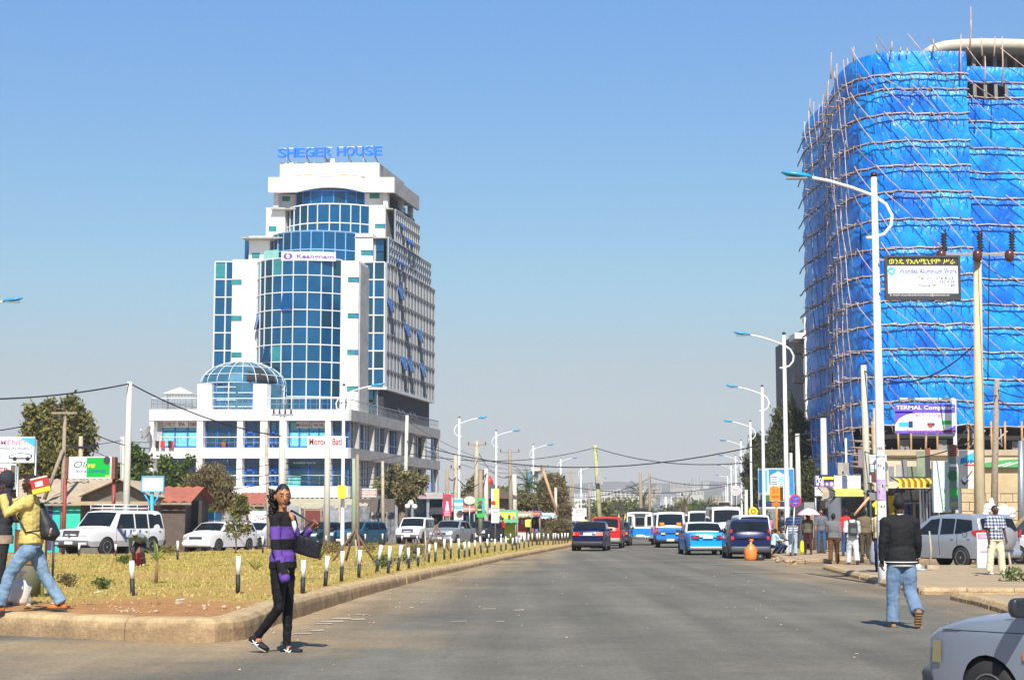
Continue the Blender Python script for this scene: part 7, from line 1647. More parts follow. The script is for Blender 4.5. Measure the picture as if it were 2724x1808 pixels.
def near_extra(t,hw,yc,patch,prof):
 mb=MB();x=-(hw(2.95,.62)+.012);mb.add([(x,2.90-yc,.60),(x,2.98-yc,.60),(x,2.98-yc,.66),(x,2.90-yc,.66)],[(0,1,2,3)],TLO);mb.build('side_indicator',t)
 mb=MB();mb.tube([(-(hw(y,.80)+.001),y-yc,.80-.015*(y-3))for y in np.linspace(2.3,3.85,9)],.003,SEAM,4);mb.build('crease_line',t)
 mb=MB();mb.tube([(-(hw(y,.50)+.004),y-yc,.50)for y in np.linspace(1.0,2.95,9)],(.02),TRIM,5);mb.build('rubbing_strip',t)
 for sx in(-1,1):
  mb=MB();xx=hw(4.0,.6);q=[(sx*(hw(4.10,.52)+.022),4.10-yc-.09,.52),(sx*(hw(3.95,.52)+.014),3.95-yc-.06,.52),(sx*(hw(3.93,.70)+.014),3.93-yc-.06,.70),(sx*(hw(4.06,.70)+.022),4.06-yc-.085,.70)];mb.add(q,[(0,1,2,3)],mat('yellowed corner lamp',(.34,.30,.15),.2,var=.1,coat=.6));mb.build('corner_lamp',t)
 for sx in(-1,1):
  y=2.90;mb=MB();mx_=sx*(hw(y,.95)+.13);nm_=mat('near mirror',(.03,.032,.036),.35,coat=.3);mb.rings([[(mx_+.105*r_*(abs(math.cos(a))**.5)*(1 if math.cos(a)>0 else-1),y-yc+dy,1.0+.075*r_*(abs(math.sin(a))**.5)*(1 if math.sin(a)>0 else-1))for a in[6.2832*(i+.5)/20 for i in range(20)]]for dy,r_ in((-.045,.90),(-.04,1.),(.01,.98),(.05,.7))],nm_);mb.tube([(mx_-sx*.16,y-yc,.91),(mx_-sx*.03,y-yc,.96)],.025,nm_,6);m_o=mb.build('mirror',t);mb=MB();mb.cbox((mx_,y-yc-.047,1.0),(.165,.004,.115),mat('mirror glass',(.3,.33,.36),.05,.9,var=0));mb.build('mirror_glass',m_o)
c=sedan(4.15,1.38,.93);c['top']=[(0,.72),(.03,.82),(.10,.92),(.85,.95),(1.4,1.32),(1.8,1.37),(2.4,1.38),(2.65,1.35),(3.12,.94),(3.6,.89),(3.98,.80),(4.10,.74),(4.15,.52)];c['glass']=((.9,1.38,.09,'rear_window'),(2.68,3.09,.10,'windscreen'));c['wy']=(.85,3.36);c['wr']=.29;c['seams']=((1.94,.3,.93),(2.80,.3,.90));c['belt']=.9
NEAR_RZ=R(31)
car('sedan_car','pale grey blue old car entering at the lower right corner',(5.05,12.64,-.27),NEAR_RZ,**c,body=GRYL,front='square',bumper=GREYP,extra=near_extra,mirrors=False,headz=.55,rim=RIMD)
SKN=mat('brown skin',(.40,.17,.07),.5,var=.08,vs=14,spec=.35);SKD=mat('dark brown skin',(.065,.03,.018),.45,var=.1,vs=14,spec=.4)
HAIRM=mat('black hair',(.008,.007,.007),.7,var=.2,vs=60,bump=.6,bs=90);HAIRG=mat('glossy black hair',(.008,.007,.008),.32,var=.2,vs=40,bump=.8,bs=60)
LIP=mat('lips',(.20,.045,.035),.5,var=0);EYEW=mat('eye white',(.35,.32,.29),.3,var=0);EYEB=mat('dark iris',(.012,.008,.006),.2,var=0)
def cloth(n,c,c2=None,r=.85,vs=6):return mat(n,c,r,0,var=.1,vs=vs,bump=.35,bs=120,spec=.2,col2=c2)
def remesh(mb,voxel,sm=3):
 me=bpy.data.meshes.new('tmp');me.from_pydata(mb.v,[],mb.f);me.update()
 bm=bmesh.new();bm.from_mesh(me);bmesh.ops.recalc_face_normals(bm,faces=bm.faces);bm.to_mesh(me);bm.free()
 o=bpy.data.objects.new('tmp',me);COL.objects.link(o)
 m=o.modifiers.new('r','REMESH');m.mode='VOXEL';m.voxel_size=voxel;m.use_smooth_shade=True
 if sm:m2=o.modifiers.new('s','SMOOTH');m2.iterations=sm;m2.factor=.5
 dg=bpy.context.evaluated_depsgraph_get();dg.update()
 e=bpy.data.meshes.new_from_object(o.evaluated_get(dg))
 vs=[tuple(v.co)for v in e.vertices];fs=[tuple(p.vertices)for p in e.polygons]
 nr=[tuple(v.normal)for v in e.vertices]
 bpy.data.objects.remove(o);bpy.data.meshes.remove(me);bpy.data.meshes.remove(e)
 return vs,fs,nr
def person(label,loc,rz,H=1.7,top=None,pants=None,shoe=None,skin=None,hair='short',pose=None,near=False,sleeve='long',female=False,colfn=None,pfn=None,coat=0.,loose=1.,extras=None,group=None,hood=False,ploose=1.,head_scale=1.):
 skin=skin or SKD;shoe=shoe or BLACK;p=dict(ll=(18,12),rl=(-14,20),la=(14,5,12),ra=(-14,5,15),lean=2,yaw=0,nod=0,curl=1.);p.update(pose or{})
 t=thing('person',label,'person',loc,rz,group);k=H/1.72
 vx=(.011 if near else .017)*1.0
 hipz=.90*k;sw=(.152 if female else .185)*k;hw_=(.085 if female else .09)*k;lean=R(p['lean']);up=Vector((0,math.sin(lean),math.cos(lean)));fw=Vector((0,math.cos(lean),-math.sin(lean)))
 def ldir(a):return Vector((0,math.sin(R(a)),-math.cos(R(a))))
 hip=Vector((0,0,hipz));J={}
 for s,nm,key in((-1,'l','ll'),(1,'r','rl')):
  a,b=p[key][:2];spread=p[key][2]if len(p[key])>2 else 2
  h=hip+Vector((s*hw_,0,-.04*k));kn=h+(ldir(a)+Vector((s*math.sin(R(spread)),0,0))).normalized()*.42*k;an=kn+(ldir(a-b)+Vector((s*math.sin(R(spread*.5)),0,0))).normalized()*.40*k
  J[nm+'h'],J[nm+'k'],J[nm+'a']=h,kn,an
 mz=min(J['la'].z,J['ra'].z)-.075*k;sh=Vector((0,0,-mz));hip=hip+sh
 for q in J:J[q]=J[q]+sh
 chest=hip+up*.32*k;neck=hip+up*.53*k;
 hv=(up+Vector((0,math.sin(lean)*.0,.6))).normalized()if p['lean']<50 else(up*.9+Vector((0,.1,-.2 if p['nod']>0 else .2))).normalized()
 headc=neck+hv*.165*k
 for s,nm,key in((-1,'l','la'),(1,'r','ra')):
  a,o_,e=p[key][:3];inn=p[key][3]if len(p[key])>3 else 0
  S=hip+up*.475*k+Vector((s*sw,0,0));M=Matrix.Rotation(-lean*.6,3,'X')
  d1=M@Vector((s*math.sin(R(o_)),math.sin(R(a))*math.cos(R(o_)),-math.cos(R(a))*math.cos(R(o_))));E=S+d1*.285*k
  oo=o_*.3-inn;d2=M@Vector((s*math.sin(R(oo)),math.sin(R(a+e))*math.cos(R(oo)),-math.cos(R(a+e))*math.cos(R(oo))));Wt=E+d2*.245*k
  J[nm+'S'],J[nm+'E'],J[nm+'W'],J[nm+'d']=S,E,Wt,d2
 J.update(hip=hip,neck=neck,head=headc,chest=chest,up=up,fw=fw,k=k)
 def torso(mb,pad,m,z0=-.06,z1=.50,wl=1.):
  prof=[(-.10,.155,.10),(0,.168,.118),(.12,.140 if female else .152,.102),(.28,.160 if female else .172,.120),(.40,.172 if female else .186,.112),(.475,.14,.085),(.515,.075,.065)]
  pts=[];rs=[]
  for z,rx,ry in prof:
   if z<z0 or z>z1:continue
   pts.append(hip+up*z*k);rs.append(((rx*wl+pad)*k,(ry*wl+pad)*k))
  mb.tube(pts,rs,m,16)
  for s in('l','r'):mb.ball(tuple(J[s+'S']-Vector((0,0,.028*k))),(.058*k+pad,.06*k+pad,.055*k+pad),m,10,7)
  a,b=J['lS'],J['rS'];mb.tube([a+(b-a)*.08-up*.015*k,a+(b-a)*.5+up*.012*k,a+(b-a)*.92-up*.015*k],([.046*k+pad,.058*k+pad,.046*k+pad]if female else[.055*k+pad,.070*k+pad,.055*k+pad]),m,10)
 mb=MB();torso(mb,-.012,skin)
 mb.tube([neck-up*.05*k,neck+hv*.03*k,headc-hv*.06*k],[.058*k,.05*k if not female else .043*k,.05*k],skin,10)
 for s in('l','r'):
  mb.tube([J[s+'h']+Vector((0,0,.03)),J[s+'h'],J[s+'k'],J[s+'a']],[.07*k,.075*k,.048*k,.036*k],skin,10)
  mb.tube([J[s+'S'],J[s+'S']+(J[s+'E']-J[s+'S'])*.4,J[s+'E'],J[s+'E']+(J[s+'W']-J[s+'E'])*.3,J[s+'W']],[.045*k,.044*k,.034*k,.036*k,.024*k],skin,10)
  d=J[s+'d'];sx=-1 if s=='l' else 1;side=(fw-d*fw.dot(d));side=side.normalized()if side.length>.2 else Vector((0,0,1));pn=d.cross(side)
  mb.tube([J[s+'W'],J[s+'W']+d*.03*k,J[s+'W']+d*.085*k],[(.024*k,.02*k),(.036*k,.016*k),(.038*k,.014*k)],skin,8)
  mb.ball(tuple(J[s+'a']-Vector((0,-.02,.03))*k),.04*k,skin,8,6)
 hy=Matrix.Rotation(R(p['yaw']),3,'Z')@Matrix.Rotation(R(-p['nod'])-lean*.25,3,'X');hs=k*head_scale
 HR=lambda v:headc+hy@(Vector(v)*hs)
 def hsph(mb,m,sc=1.,filt=None,n=20,kk=15,off=(0,0,0)):
  rs=[]
  for i in range(1,kk):
   a=math.pi*i/kk-math.pi/2;r_=[]
   for j in range(n):
    dx,dy,dz=math.cos(a)*math.cos(6.2832*j/n),math.cos(a)*math.sin(6.2832*j/n),math.sin(a)
    x,y,z=dx*.073,dy*.092,dz*.115
    if dz<0:x*=1-.38*abs(dz)**1.4;y=y*(1-.12*abs(dz))+(.012*abs(dz)if dy>0 else .03*abs(dz))
    if dy>.3:y*=.965
    r_.append(HR((x*sc+off[0],y*sc+off[1],z*sc+off[2])))
   rs.append(r_)
  if filt is None:mb.rings(rs,m)
  else:
   idx={};vs=[];fs=[]
   for i in range(len(rs)-1):
    for j in range(n):
     a=math.pi*(i+1.5)/kk-math.pi/2;dx,dy,dz=math.cos(a)*math.cos(6.2832*(j+.5)/n),math.cos(a)*math.sin(6.2832*(j+.5)/n),math.sin(a)
     if filt(dx,dy,dz):
      q=[rs[i][j],rs[i][(j+1)%n],rs[i+1][(j+1)%n],rs[i+1][j]];o0=len(vs);vs+=q;fs.append((o0,o0+1,o0+2,o0+3))
   o0=len(vs);vs+=rs[-1];fs.append(tuple(range(o0,o0+n)));mb.add(vs,fs,m,True)
 hsph(mb,skin)
 mb.tube([HR((0,.088,.02)),HR((0,.100,-.012)),HR((0,.104,-.026)),HR((0,.085,-.034))],[.008*hs,.013*hs,.017*hs,.010*hs],skin,7)
 mb.ball(tuple(HR((0,.080,-.055))),.022*hs,skin,8,5);mb.ball(tuple(HR((0,.072,-.095))),.022*hs,skin,8,5)
 for sx in(-1,1):mb.ball(tuple(HR((sx*.074,-.005,-.005))),(.011*hs,.018*hs,.027*hs),skin,8,6)
 for sx in(-1,1):mb.tube([HR((sx*.012,.089,.03)),HR((sx*.045,.082,.032))],.009*hs,skin,6)
 vs,fs,nr=remesh(mb,vx*.62 if near else vx*.8,2)
 out=MB();out.add(vs,fs,skin,True)
 for s in('l','r'):
  d=J[s+'d'];side=(fw-d*fw.dot(d));side=side.normalized()if side.length>.2 else Vector((0,0,1));sx=-1 if s=='l' else 1;palm=Vector((-sx,0,0));palm=(palm-d*palm.dot(d)).normalized();W0=J[s+'W']+d*.078*k;cu=p['curl']if not isinstance(p['curl'],dict)else p['curl'].get(s,1.)
  for i,l in enumerate((.062,.072,.075,.066)):
   b=W0+side*(-.027+.018*i)*k;a1=R(18*cu);a2=R(50*cu);p1=b+(d*math.cos(a1)+palm*math.sin(a1))*l*.5*k;p2=p1+(d*math.cos(a2)+palm*math.sin(a2))*l*.5*k
   out.tube([b-d*.01*k,b,p1,p2],[.008*k,.0085*k,.0075*k,.005*k],skin,6)
  b=J[s+'W']+d*.03*k+side*.028*k;out.tube([b-side*.01,b,b+(d*.7+side*.6+palm*.2)*.034*k,b+(d*1.0+side*.45+palm*.5)*.055*k],[.011*k,.011*k,.009*k,.006*k],skin,6)
 bo=out.build('body',t,recalc=False)
 fc=MB();fc.tube([HR((-.024,.093,-.056)),HR((0,.101,-.053)),HR((.024,.093,-.056))],[.003*hs,.0065*hs,.003*hs],LIP,6);fc.tube([HR((-.02,.092,-.064)),HR((0,.099,-.065)),HR((.02,.092,-.064))],[.003*hs,.007*hs,.003*hs],LIP,6);fc.build('lips',t)
 for sx in(-1,1):
  e=MB();e.ball(tuple(HR((sx*.030,.0775,.008))),(.0125*hs,)*3,EYEW,8,6);eo=e.build('eye',t);e=MB();e.ball(tuple(HR((sx*.030,.0865,.008))),(.0066*hs,)*3,EYEB,8,6);e.build('iris',eo)
  e=MB();e.tube([HR((sx*.014,.093,.026)),HR((sx*.032,.092,.031)),HR((sx*.048,.083,.026))],.0035*hs,HAIRM,5);e.build('eyebrow',t)
 hm=MB()
 if hair=='short':hsph(hm,HAIRM,1.06,lambda x,y,z:z>.30+.30*y if y>0 else z>-.42-.25*y*0)
 if hair=='bald':hsph(hm,HAIRM,1.025,lambda x,y,z:z>.42+.30*y if y>0 else z>-.35)
 if hair=='long':hsph(hm,HAIRM,1.10,lambda x,y,z:(z>.25+.35*y)if y>.05 else True);hm.tube([HR((0,-.075,.03)),HR((0,-.10,-.08)),HR((0,-.09,-.18))],[.06*hs,.065*hs,.03*hs],HAIRM,10)
 if hair=='ponytail':
  hsph(hm,HAIRG,1.065,lambda x,y,z:(z>.12+.62*y)if y>-.05 else z>-.75,n=28,kk=22)
  rnd=random.Random(3)
  for i in range(120):
   a=rnd.random();c=Vector((rnd.uniform(.01,.125)-.03*a,-.075-.03*math.sin(a*3)+rnd.uniform(-.025,.02),.07-.30*a));pts=[HR(c+Vector((.018*math.cos(b),.018*math.sin(b),-.012*b)))for b in(0,1.2,2.4,3.6,4.8)];hm.tube(pts,[.007*hs,.015*hs,.016*hs,.014*hs,.004*hs],HAIRG,6)
 if hair!='none' and hm.v:hm.build('hair',t,recalc=False)
 if hood:
  hd=MB();hsph(hd,top,1.32,lambda x,y,z:y<.55 or z>.72,off=(0,-.012,.005));hd.tube([neck-up*.03*k,neck+hv*.08*k],[.1*k,.088*k],top,12,cap=False);vs,fs,nr=remesh_shell(hd)if False else(hd.v,hd.f,None);hd.build('hood',t,recalc=False)
 def wrinkle(vs,nr,amp,sc,key=0):
  out=[]
  for v,n_ in zip(vs,nr):
   a=noise.noise((v[0]*sc,v[1]*sc,v[2]*sc*1.6+key))*amp+noise.noise((v[0]*sc*2.7+5,v[1]*sc*2.7,v[2]*sc*3.2+key))*amp*.5
   out.append((v[0]+n_[0]*a,v[1]+n_[1]*a,v[2]+n_[2]*a))
  return out
 def finish(mb,m,name,fn=None,amp=.006,sc=11,sm=2):
  vs,fs,nr=remesh(mb,vx,sm);vs=wrinkle(vs,nr,amp,sc,random.random()*9);o=MB()
  if fn is None:o.add(vs,fs,m,True)
  else:
   o.v=vs
   for f in fs:
    c=[sum(vs[i][a]for i in f)/len(f)for a in range(3)];o.f.append(f);o.m.append(o.mi(fn(*c)));o.s.append(True)
  return o.build(name,t,recalc=False)
 if top:
  mb=MB();pad=.010*loose if near else .013*loose;torso(mb,pad,top,z0=-.05,wl=1.)
  lo=-.04-coat;mb.tube([hip+up*lo*k,hip+up*.0*k,hip+up*.1*k],[(.178*k+pad,.128*k+pad),(.176*k+pad,.128*k+pad),(.16*k+pad,.115*k+pad)],top,16)
  for s in('l','r'):
   S,E,Wt=J[s+'S'],J[s+'E'],J[s+'W']
   if sleeve=='long':mb.tube([S,S+(E-S)*.5,E,E+(Wt-E)*.5,Wt-(Wt-E)*.02],[(.062*k)*(1+.1*(loose-1))+pad*.6,.056*k+pad*.6,.049*k+pad*.7,.045*k+pad*.6,.037*k+pad*.4],top,10)
   elif sleeve=='short':mb.tube([S,S+(E-S)*.5,S+(E-S)*.88],[.062*k+pad*.6,.060*k+pad*.8,.058*k+pad],top,10)
   elif sleeve=='rolled':mb.tube([S,E,E+(Wt-E)*.25],[.06*k+pad*.6,.050*k+pad,.05*k+pad],top,10)
  finish(mb,top,'top',colfn,amp=.007 if near else .009)
 if pants:
  mb=MB();pp=.012*ploose;mb.tube([hip+up*.06*k,hip,hip-Vector((0,0,.09*k))],[(.150*k+.006,.104*k+.006),(.165*k+min(pp,.01),.122*k+min(pp,.01)),(.150*k+pp,.115*k+pp)],pants,16)
  for s in('l','r'):
   h,kn,an=J[s+'h'],J[s+'k'],J[s+'a'];mb.tube([h+Vector((0,0,.05*k)),h-Vector((0,0,.07*k)),h+(kn-h)*.55,kn,kn+(an-kn)*.45,an-(an-kn)*.02],[.070*k+min(pp,.01),.086*k+min(pp,.018),.074*k+pp,.056*k+pp,.048*k+pp*1.2,(.040 if ploose<1.3 else .058)*k+pp],pants,12)
  finish(mb,pants,'trousers',pfn,amp=.006 if near else .008,sc=13)
 for s in('l','r'):
  an=J[s+'a'];lift=max(0,an.z-.085*k);pit=math.asin(min(.92,lift/(.19*k)))if lift>.015 else 0;d=Vector((0,math.cos(pit),-math.sin(pit)));n_=Vector((0,math.sin(pit),math.cos(pit)));b=an-n_*.045*k
  if(pose or{}).get('kick')==s:d=Vector((0,math.cos(R(62)),-math.sin(R(62))));n_=Vector((0,math.sin(R(62)),math.cos(R(62))));b=an-n_*.03*k
  mb=MB();pts=[b-d*.065*k,b-d*.03*k,b+d*.04*k,b+d*.12*k,b+d*.175*k];rr=[(.028,.03),(.036,.045),(.038,.042),(.044,.028),(.028,.02)];
  rs=[];xv=Vector((1,0,0))
  for q,(rx,rz_)in zip(pts,rr):rs.append([q+xv*math.cos(a)*rx*k+n_*(math.sin(a)*rz_*k if math.sin(a)>0 else math.sin(a)*.028*k)for a in[6.2832*i/12 for i in range(12)]])
  mb.rings(rs,shoe);mb.tube([b+n_*.0,an+n_*.035*k],[.036*k,.042*k],shoe,10);so_=mb.build('shoe',t,recalc=False)
  mb=MB();rs=[[q+xv*math.cos(a)*(rx+.005)*k+n_*(-.028+(.007 if math.sin(a)>0 else-.007))*k for a in[6.2832*i/12 for i in range(12)]]for q,(rx,rz_)in zip(pts,rr)];mb.rings(rs,p.get('solem',TRIM));mb.build('sole',so_,recalc=False)
  J[s+'shoe']=(b,d,n_)
 if extras:extras(t,J,HR,mb)
 return t
def rbox(t,name,c,sz,m,rot=None,vox=.012,label=None,amp=.004):
 mb=MB();mb.cbox(c,sz,m,rot);vs,fs,nr=remesh(mb,vox,8);o=MB();o.add([(v[0]+n[0]*amp*noise.noise(Vector(v)*16),v[1]+n[1]*amp*noise.noise(Vector(v)*16),v[2]+n[2]*amp*noise.noise(Vector(v)*16))for v,n in zip(vs,nr)],fs,m,True);return o.build(name,t,recalc=False,label=label)
JB=cloth('black fleece',(.014,.013,.014),vs=9);JP=cloth('purple fleece',(.13,.06,.30),vs=9);BKJ=cloth('black jeans',(.010,.010,.012),vs=9,r=.6)
def wcol(x,y,z):
 z=z/HWO*1.735
 if 1.195<z<1.33 and abs(x)<.6:return JP
 if .965<z<1.08:return JP
 if .735<z<.84:return JP
 return JB
HWO=1.735
def womanx(t,J,HR,mb):
 k=J['k'];up,fw=J['up'],J['fw']
 m_=MB();c=J['neck'];n=16;rs=[]
 for z,r_ in((-.06,.09),(-.03,.070),(.0,.072),(.002,.064),(-.03,.058)):rs.append([c+up*z*k+Vector((math.cos(a)*r_*k,math.sin(a)*r_*.95*k+.005+(.02 if math.sin(a)>.6 else 0),.018*max(0,-math.sin(a))))for a in[math.pi/2+.35+(6.2832-.7)*i/n for i in range(n+1)]])
 m_.rings(rs,JB,cap=False,closed=False);m_.build('collar',t,recalc=False)
 m_=MB();m_.tube([c+fw*.06*k+up*.0*k,c+fw*.112*k-up*.06*k,c+fw*.134*k-up*.12*k],[.026*k,.024*k,.015*k],SKN,8);m_.build('neckline_skin',t);m_=MB();m_.tube([c+fw*.128*k-up*.10*k,c+fw*.141*k-up*.15*k,c+fw*.141*k-up*.22*k],[.022*k,.026*k,.008*k],mat('white vest',(.7,.7,.68),.8),8);m_.build('vest',t)
 m_=MB();m_.tube([J['hip']+Vector((0,.142*k,.03*k)),c+fw*.148*k-up*.24*k],.0045,JB,5);m_.build('zip',t)
 b=J['hip']+Vector((-.09*k,.25*k,.17*k));rbox(t,'handbag',b,(.10,.29,.20),mat('black leather bag',(.015,.015,.018),.35,var=.2,bump=.4,bs=25),Matrix.Rotation(R(-14),3,'X'),.016)
 m_=MB();m_.tube([b+Vector((0,-.1,.12)),J['lW']+Vector((0,.02,.05)),J['lS']+Vector((0,.02,.07)),J['lS']+Vector((.0,-.06,.0))],.013,BLACK,6);m_.tube([b+Vector((0,.13,.1)),J['lW']+Vector((0,.05,-.01))],.012,BLACK,6);m_.build('bag_strap',t)
 for s in('r','l'):
  w,d=J[s+'W'],J[s+'d'];m_=MB();m_.tube([w-d*.10+d*.26*i/8 for i in range(9)],[.052,.054,.054,.055,.055,.056,.056,.055,.05]if s=='r' else[.045]*4+[.042]*1+[.02]*4,JB,12)
  if s=='r':
   for fi,f in enumerate(m_.f):m_.m[fi]=m_.mi(wcol(0,0,sum(m_.v[i][2]for i in f)/len(f)))
   m_.build('sleeve_end',t)
 for s in('l','r'):
  q,d,n_=J[s+'shoe']
  for sx in(-1,1):
   m_=MB();x=Vector((sx*.0415*k,0,0))
   for a,b_ in(((-.01,.012),(.075,-.022)),((.045,.018),(.0,-.024)),((.075,.004),(.03,-.022))):m_.tube([q+x+d*a[0]*k+n_*a[1]*k,q+x+d*b_[0]*k+n_*b_[1]*k],.006*k,WHITE,5)
   m_.build('shoe_stripe',t)
q=G(757,1738)
person('young woman in a purple and black striped jacket and black jeans crossing the road',(q.x-.03,q.y-.02,0),R(-112),HWO,JB,BKJ,cloth('black trainer',(.02,.02,.022),r=.5),SKN,'ponytail',dict(ll=(2,3,1),rl=(2,42,1),la=(18,4,112,12),ra=(7,10,12,0),lean=-1,yaw=-48,nod=4,curl=dict(l=1.8,r=1.1),solem=mat('pale sole',(.3,.26,.2),.7)),near=True,female=True,colfn=wcol,extras=womanx,loose=.6,ploose=.2,coat=.02,head_scale=1.07)
JBL=cloth('black bomber jacket',(.016,.016,.017),r=.75,vs=5);JN=cloth('faded jeans',(.20,.28,.38),(.11,.17,.27),vs=5)
def manx(t,J,HR,mb):
 k=J['k'];hip=J['hip']
 def ring(z,rx,ry,h,m,nm):m_=MB();m_.lathe([(1,0),(1.03,h*.2),(1.03,h*.8),(1,h)],m,n=24,cap=False);m_.v=[(v[0]*rx,v[1]*ry+.0,v[2]+z)for v in m_.v];m_.build(nm,t)
 ring(hip.z-.095*k,.203*k,.153*k,.05,JBL,'hem');ring(hip.z-.075*k,.2095*k,.1595*k,.013,WHITE,'hem_stripe');ring(hip.z-.125*k,.182*k,.142*k,.05,cloth('cream shirt tail',(.55,.52,.42)),'shirt_tail')
 m_=MB();m_.lathe([(.072*k,0),(.064*k,.02),(.06*k,.035)],WHITE,tuple(J['neck']-Vector((0,0,.005))),16,cap=False);m_.build('shirt_collar',t)
 m_=MB();m_.lathe([(.09*k,-.02),(.078*k,.012),(.073*k,.014)],JBL,tuple(J['neck']-Vector((0,0,.01))),16,cap=False);m_.build('collar',t)
 for s in('l','r'):m_=MB();w=J[s+'W'];d=J[s+'d'];m_.tube([w-d*.035,w+d*.002],[.047*k,.045*k],JBL,10);m_.build('cuff',t);m_=MB();m_.tube([w-d*.022,w-d*.012],[.0485*k,.0485*k],WHITE,10);m_.build('cuff_stripe',t)
 c=J['rW']+J['rd']*.12;m_=MB();m_.ball((c.x,c.y,c.z),(.075,.06,.05),mat('pale blue paper',(.6,.63,.75),.7),10,7);m_.ball((c.x+.05,c.y-.03,c.z-.035),(.07,.05,.012),MATS['pale blue paper'],10,5);m_.build('white_cap',t)
 q,d,n_=J['rshoe'];
 for i in range(6):m_=MB();c=q-n_*.040*k+d*(-.05+.04*i)*k;m_.tube([c-Vector((.035,0,0)),c+Vector((.035,0,0))],.008,mat('tan tread',(.30,.17,.07),.8),5);m_.build('tread',t)
q=G(2402,1671)
TNS=cloth('tan boot',(.30,.17,.08),r=.6)
person('man in a black bomber jacket and faded jeans walking away at the right',(q.x,q.y,0),R(2),1.70,JBL,JN,TNS,SKD,'short',dict(ll=(4,4,3),rl=(-2,48,2),la=(2,9,8),ra=(8,10,18),lean=3,yaw=-22,nod=0,solem=TNS,kick='r'),near=True,extras=manx,loose=2.4,ploose=2.6,coat=.04)
YJ=cloth('pale yellow jumper',(.62,.50,.17),(.52,.40,.12),vs=7);JL=cloth('light worn jeans',(.24,.35,.46),(.10,.17,.26),vs=6)
def ymx(t,J,HR,mb):
 k=J['k'];c=(J['lW']+J['rW'])/2
 b=J['head']+Vector((-.12,-.125,-.05));ro=Matrix.Rotation(R(-14),3,'X')@Matrix.Rotation(R(8),3,'Z')
 m_=MB();m_.cbox(b+Vector((-.03,-.03,.02)),(.14,.21,.17),mat('red box side',(.45,.03,.02),.4),ro);bx=m_.build('carton',t)
 m_=MB();m_.cbox(b+Vector((-.03,-.03,.02))+ro@Vector((0,0,-.06)),(.144,.214,.055),YELLOW,ro);m_.build('carton_band',bx)
 m_=MB();m_.cbox(b+Vector((-.03,-.03,.02))+ro@Vector((0,0,.093)),(.13,.20,.02),mat('pale carton top',(.6,.62,.5),.5),ro);m_.build('carton_lid',bx);m_=MB();m_.cbox(b+Vector((-.03,-.03,.02))+ro@Vector((-.072,.01,.02)),(.006,.09,.06),WHITE,ro);m_.build('carton_print',bx)
 m_=J['hip']+Vector((.0,-.185,.20));bg_=MB();bg_.tube([m_+Vector((0,.09,.24)),m_+Vector((0,.05,.12)),m_+Vector((0,-.01,-.02)),m_+Vector((0,-.05,-.14)),m_+Vector((0,-.04,-.20))],[(.05,.04),(.09,.06),(.12,.10),(.13,.12),(.08,.07)],mat('black canvas bag',(.018,.018,.02),.6,var=.3),14);vv,ff,nn_=remesh(bg_,.014,3);bg2=MB();bg2.add([tuple(Vector(v)+Vector(n)*.014*noise.noise(Vector(v)*9))for v,n in zip(vv,nn_)],ff,MATS['black canvas bag'],True);bg2.build('shoulder_bag',t,recalc=False);rbox(t,'bag_print',m_+Vector((-.10,-.07,-.10)),(.06,.03,.12),mat('tan bag print',(.5,.28,.2),.6,var=.4,vs=18),Matrix.Rotation(R(14),3,'X'),.014)
 m_=MB();m_.tube([J['rS']+Vector((.0,-.08,.05)),J['rS']+Vector((-.06,.05,.05)),J['chest']+Vector((-.13,.13,-.02)),J['hip']+Vector((-.2,.02,.1)),J['hip']+Vector((-.15,-.15,.12))],.011,BLACK,5);m_.build('bag_strap',t)
q=G(60,1624,.3)
OSH=cloth('orange leather shoe',(.50,.15,.03),r=.35)
person('young man in a yellow jumper striding left with a red and yellow carton',(q.x+.05,q.y+.1,iz(q.y)+.03),R(92),1.72,YJ,JL,OSH,SKD,'bald',dict(ll=(31,14,2),rl=(-21,12,2),la=(58,14,112,8),ra=(50,18,122,25),lean=2,yaw=0,curl=1.4),near=True,extras=ymx,loose=1.9,ploose=1.7)
HJ=cloth('charcoal hooded jacket',(.035,.036,.042),r=.8)
def hdx(t,J,HR,mb):
 m_=MB();h=J['hip'];m_.lathe([(1,0),(1.02,.05),(1,.11)],cloth('dirty beige cloth',(.42,.33,.24),(.25,.18,.12),vs=14),n=20,cap=False);m_.v=[(v[0]*.205,v[1]*.165,v[2]+h.z-.12)for v in m_.v];m_.build('waist_cloth',t)
q=G(4,1612,.3)
person('man in a charcoal hooded jacket standing at the left edge with hands together',(q.x-.12,q.y+.25,iz(q.y)+.03),R(-62),1.70,HJ,cloth('dusty black trousers',(.03,.03,.032)),BLACK,SKD,'none',dict(ll=(4,4),rl=(-3,6),la=(28,6,62,22),ra=(28,6,62,22),lean=6,yaw=14,nod=14),near=True,hood=True,loose=2.6,ploose=1.8,coat=.03,extras=hdx)
q=G(372,1508,iz(50));
person('person in a grey blue top and white cap bending over on the verge',(q.x,q.y,iz(q.y)+.02),R(178),1.5,cloth('grey blue top',(.17,.22,.25)),cloth('dark trousers',(.05,.045,.05)),mat('pale shoe',(.5,.45,.38),.7),SKD,'short',dict(ll=(38,66,6),rl=(42,72,6),la=(-14,14,30),ra=(-10,14,30),lean=74,nod=25),extras=lambda t,J,HR,mb:(lambda c:(c.ball(tuple(HR((0,.0,.07))),(.085,.095,.06),WHITE),c.build('cap',t)))(MB()),loose=1.5)
mb=MB();q=G(366,1507,iz(50));mb.box(-.16,.16,-.02,.12,0,.34,RED);o=mb.build('red_cloth',base=False,label='red cloth bundle on the grass at the bending persons feet',cat='cloth');o.location=(q.x,q.y,iz(q.y)+.02)
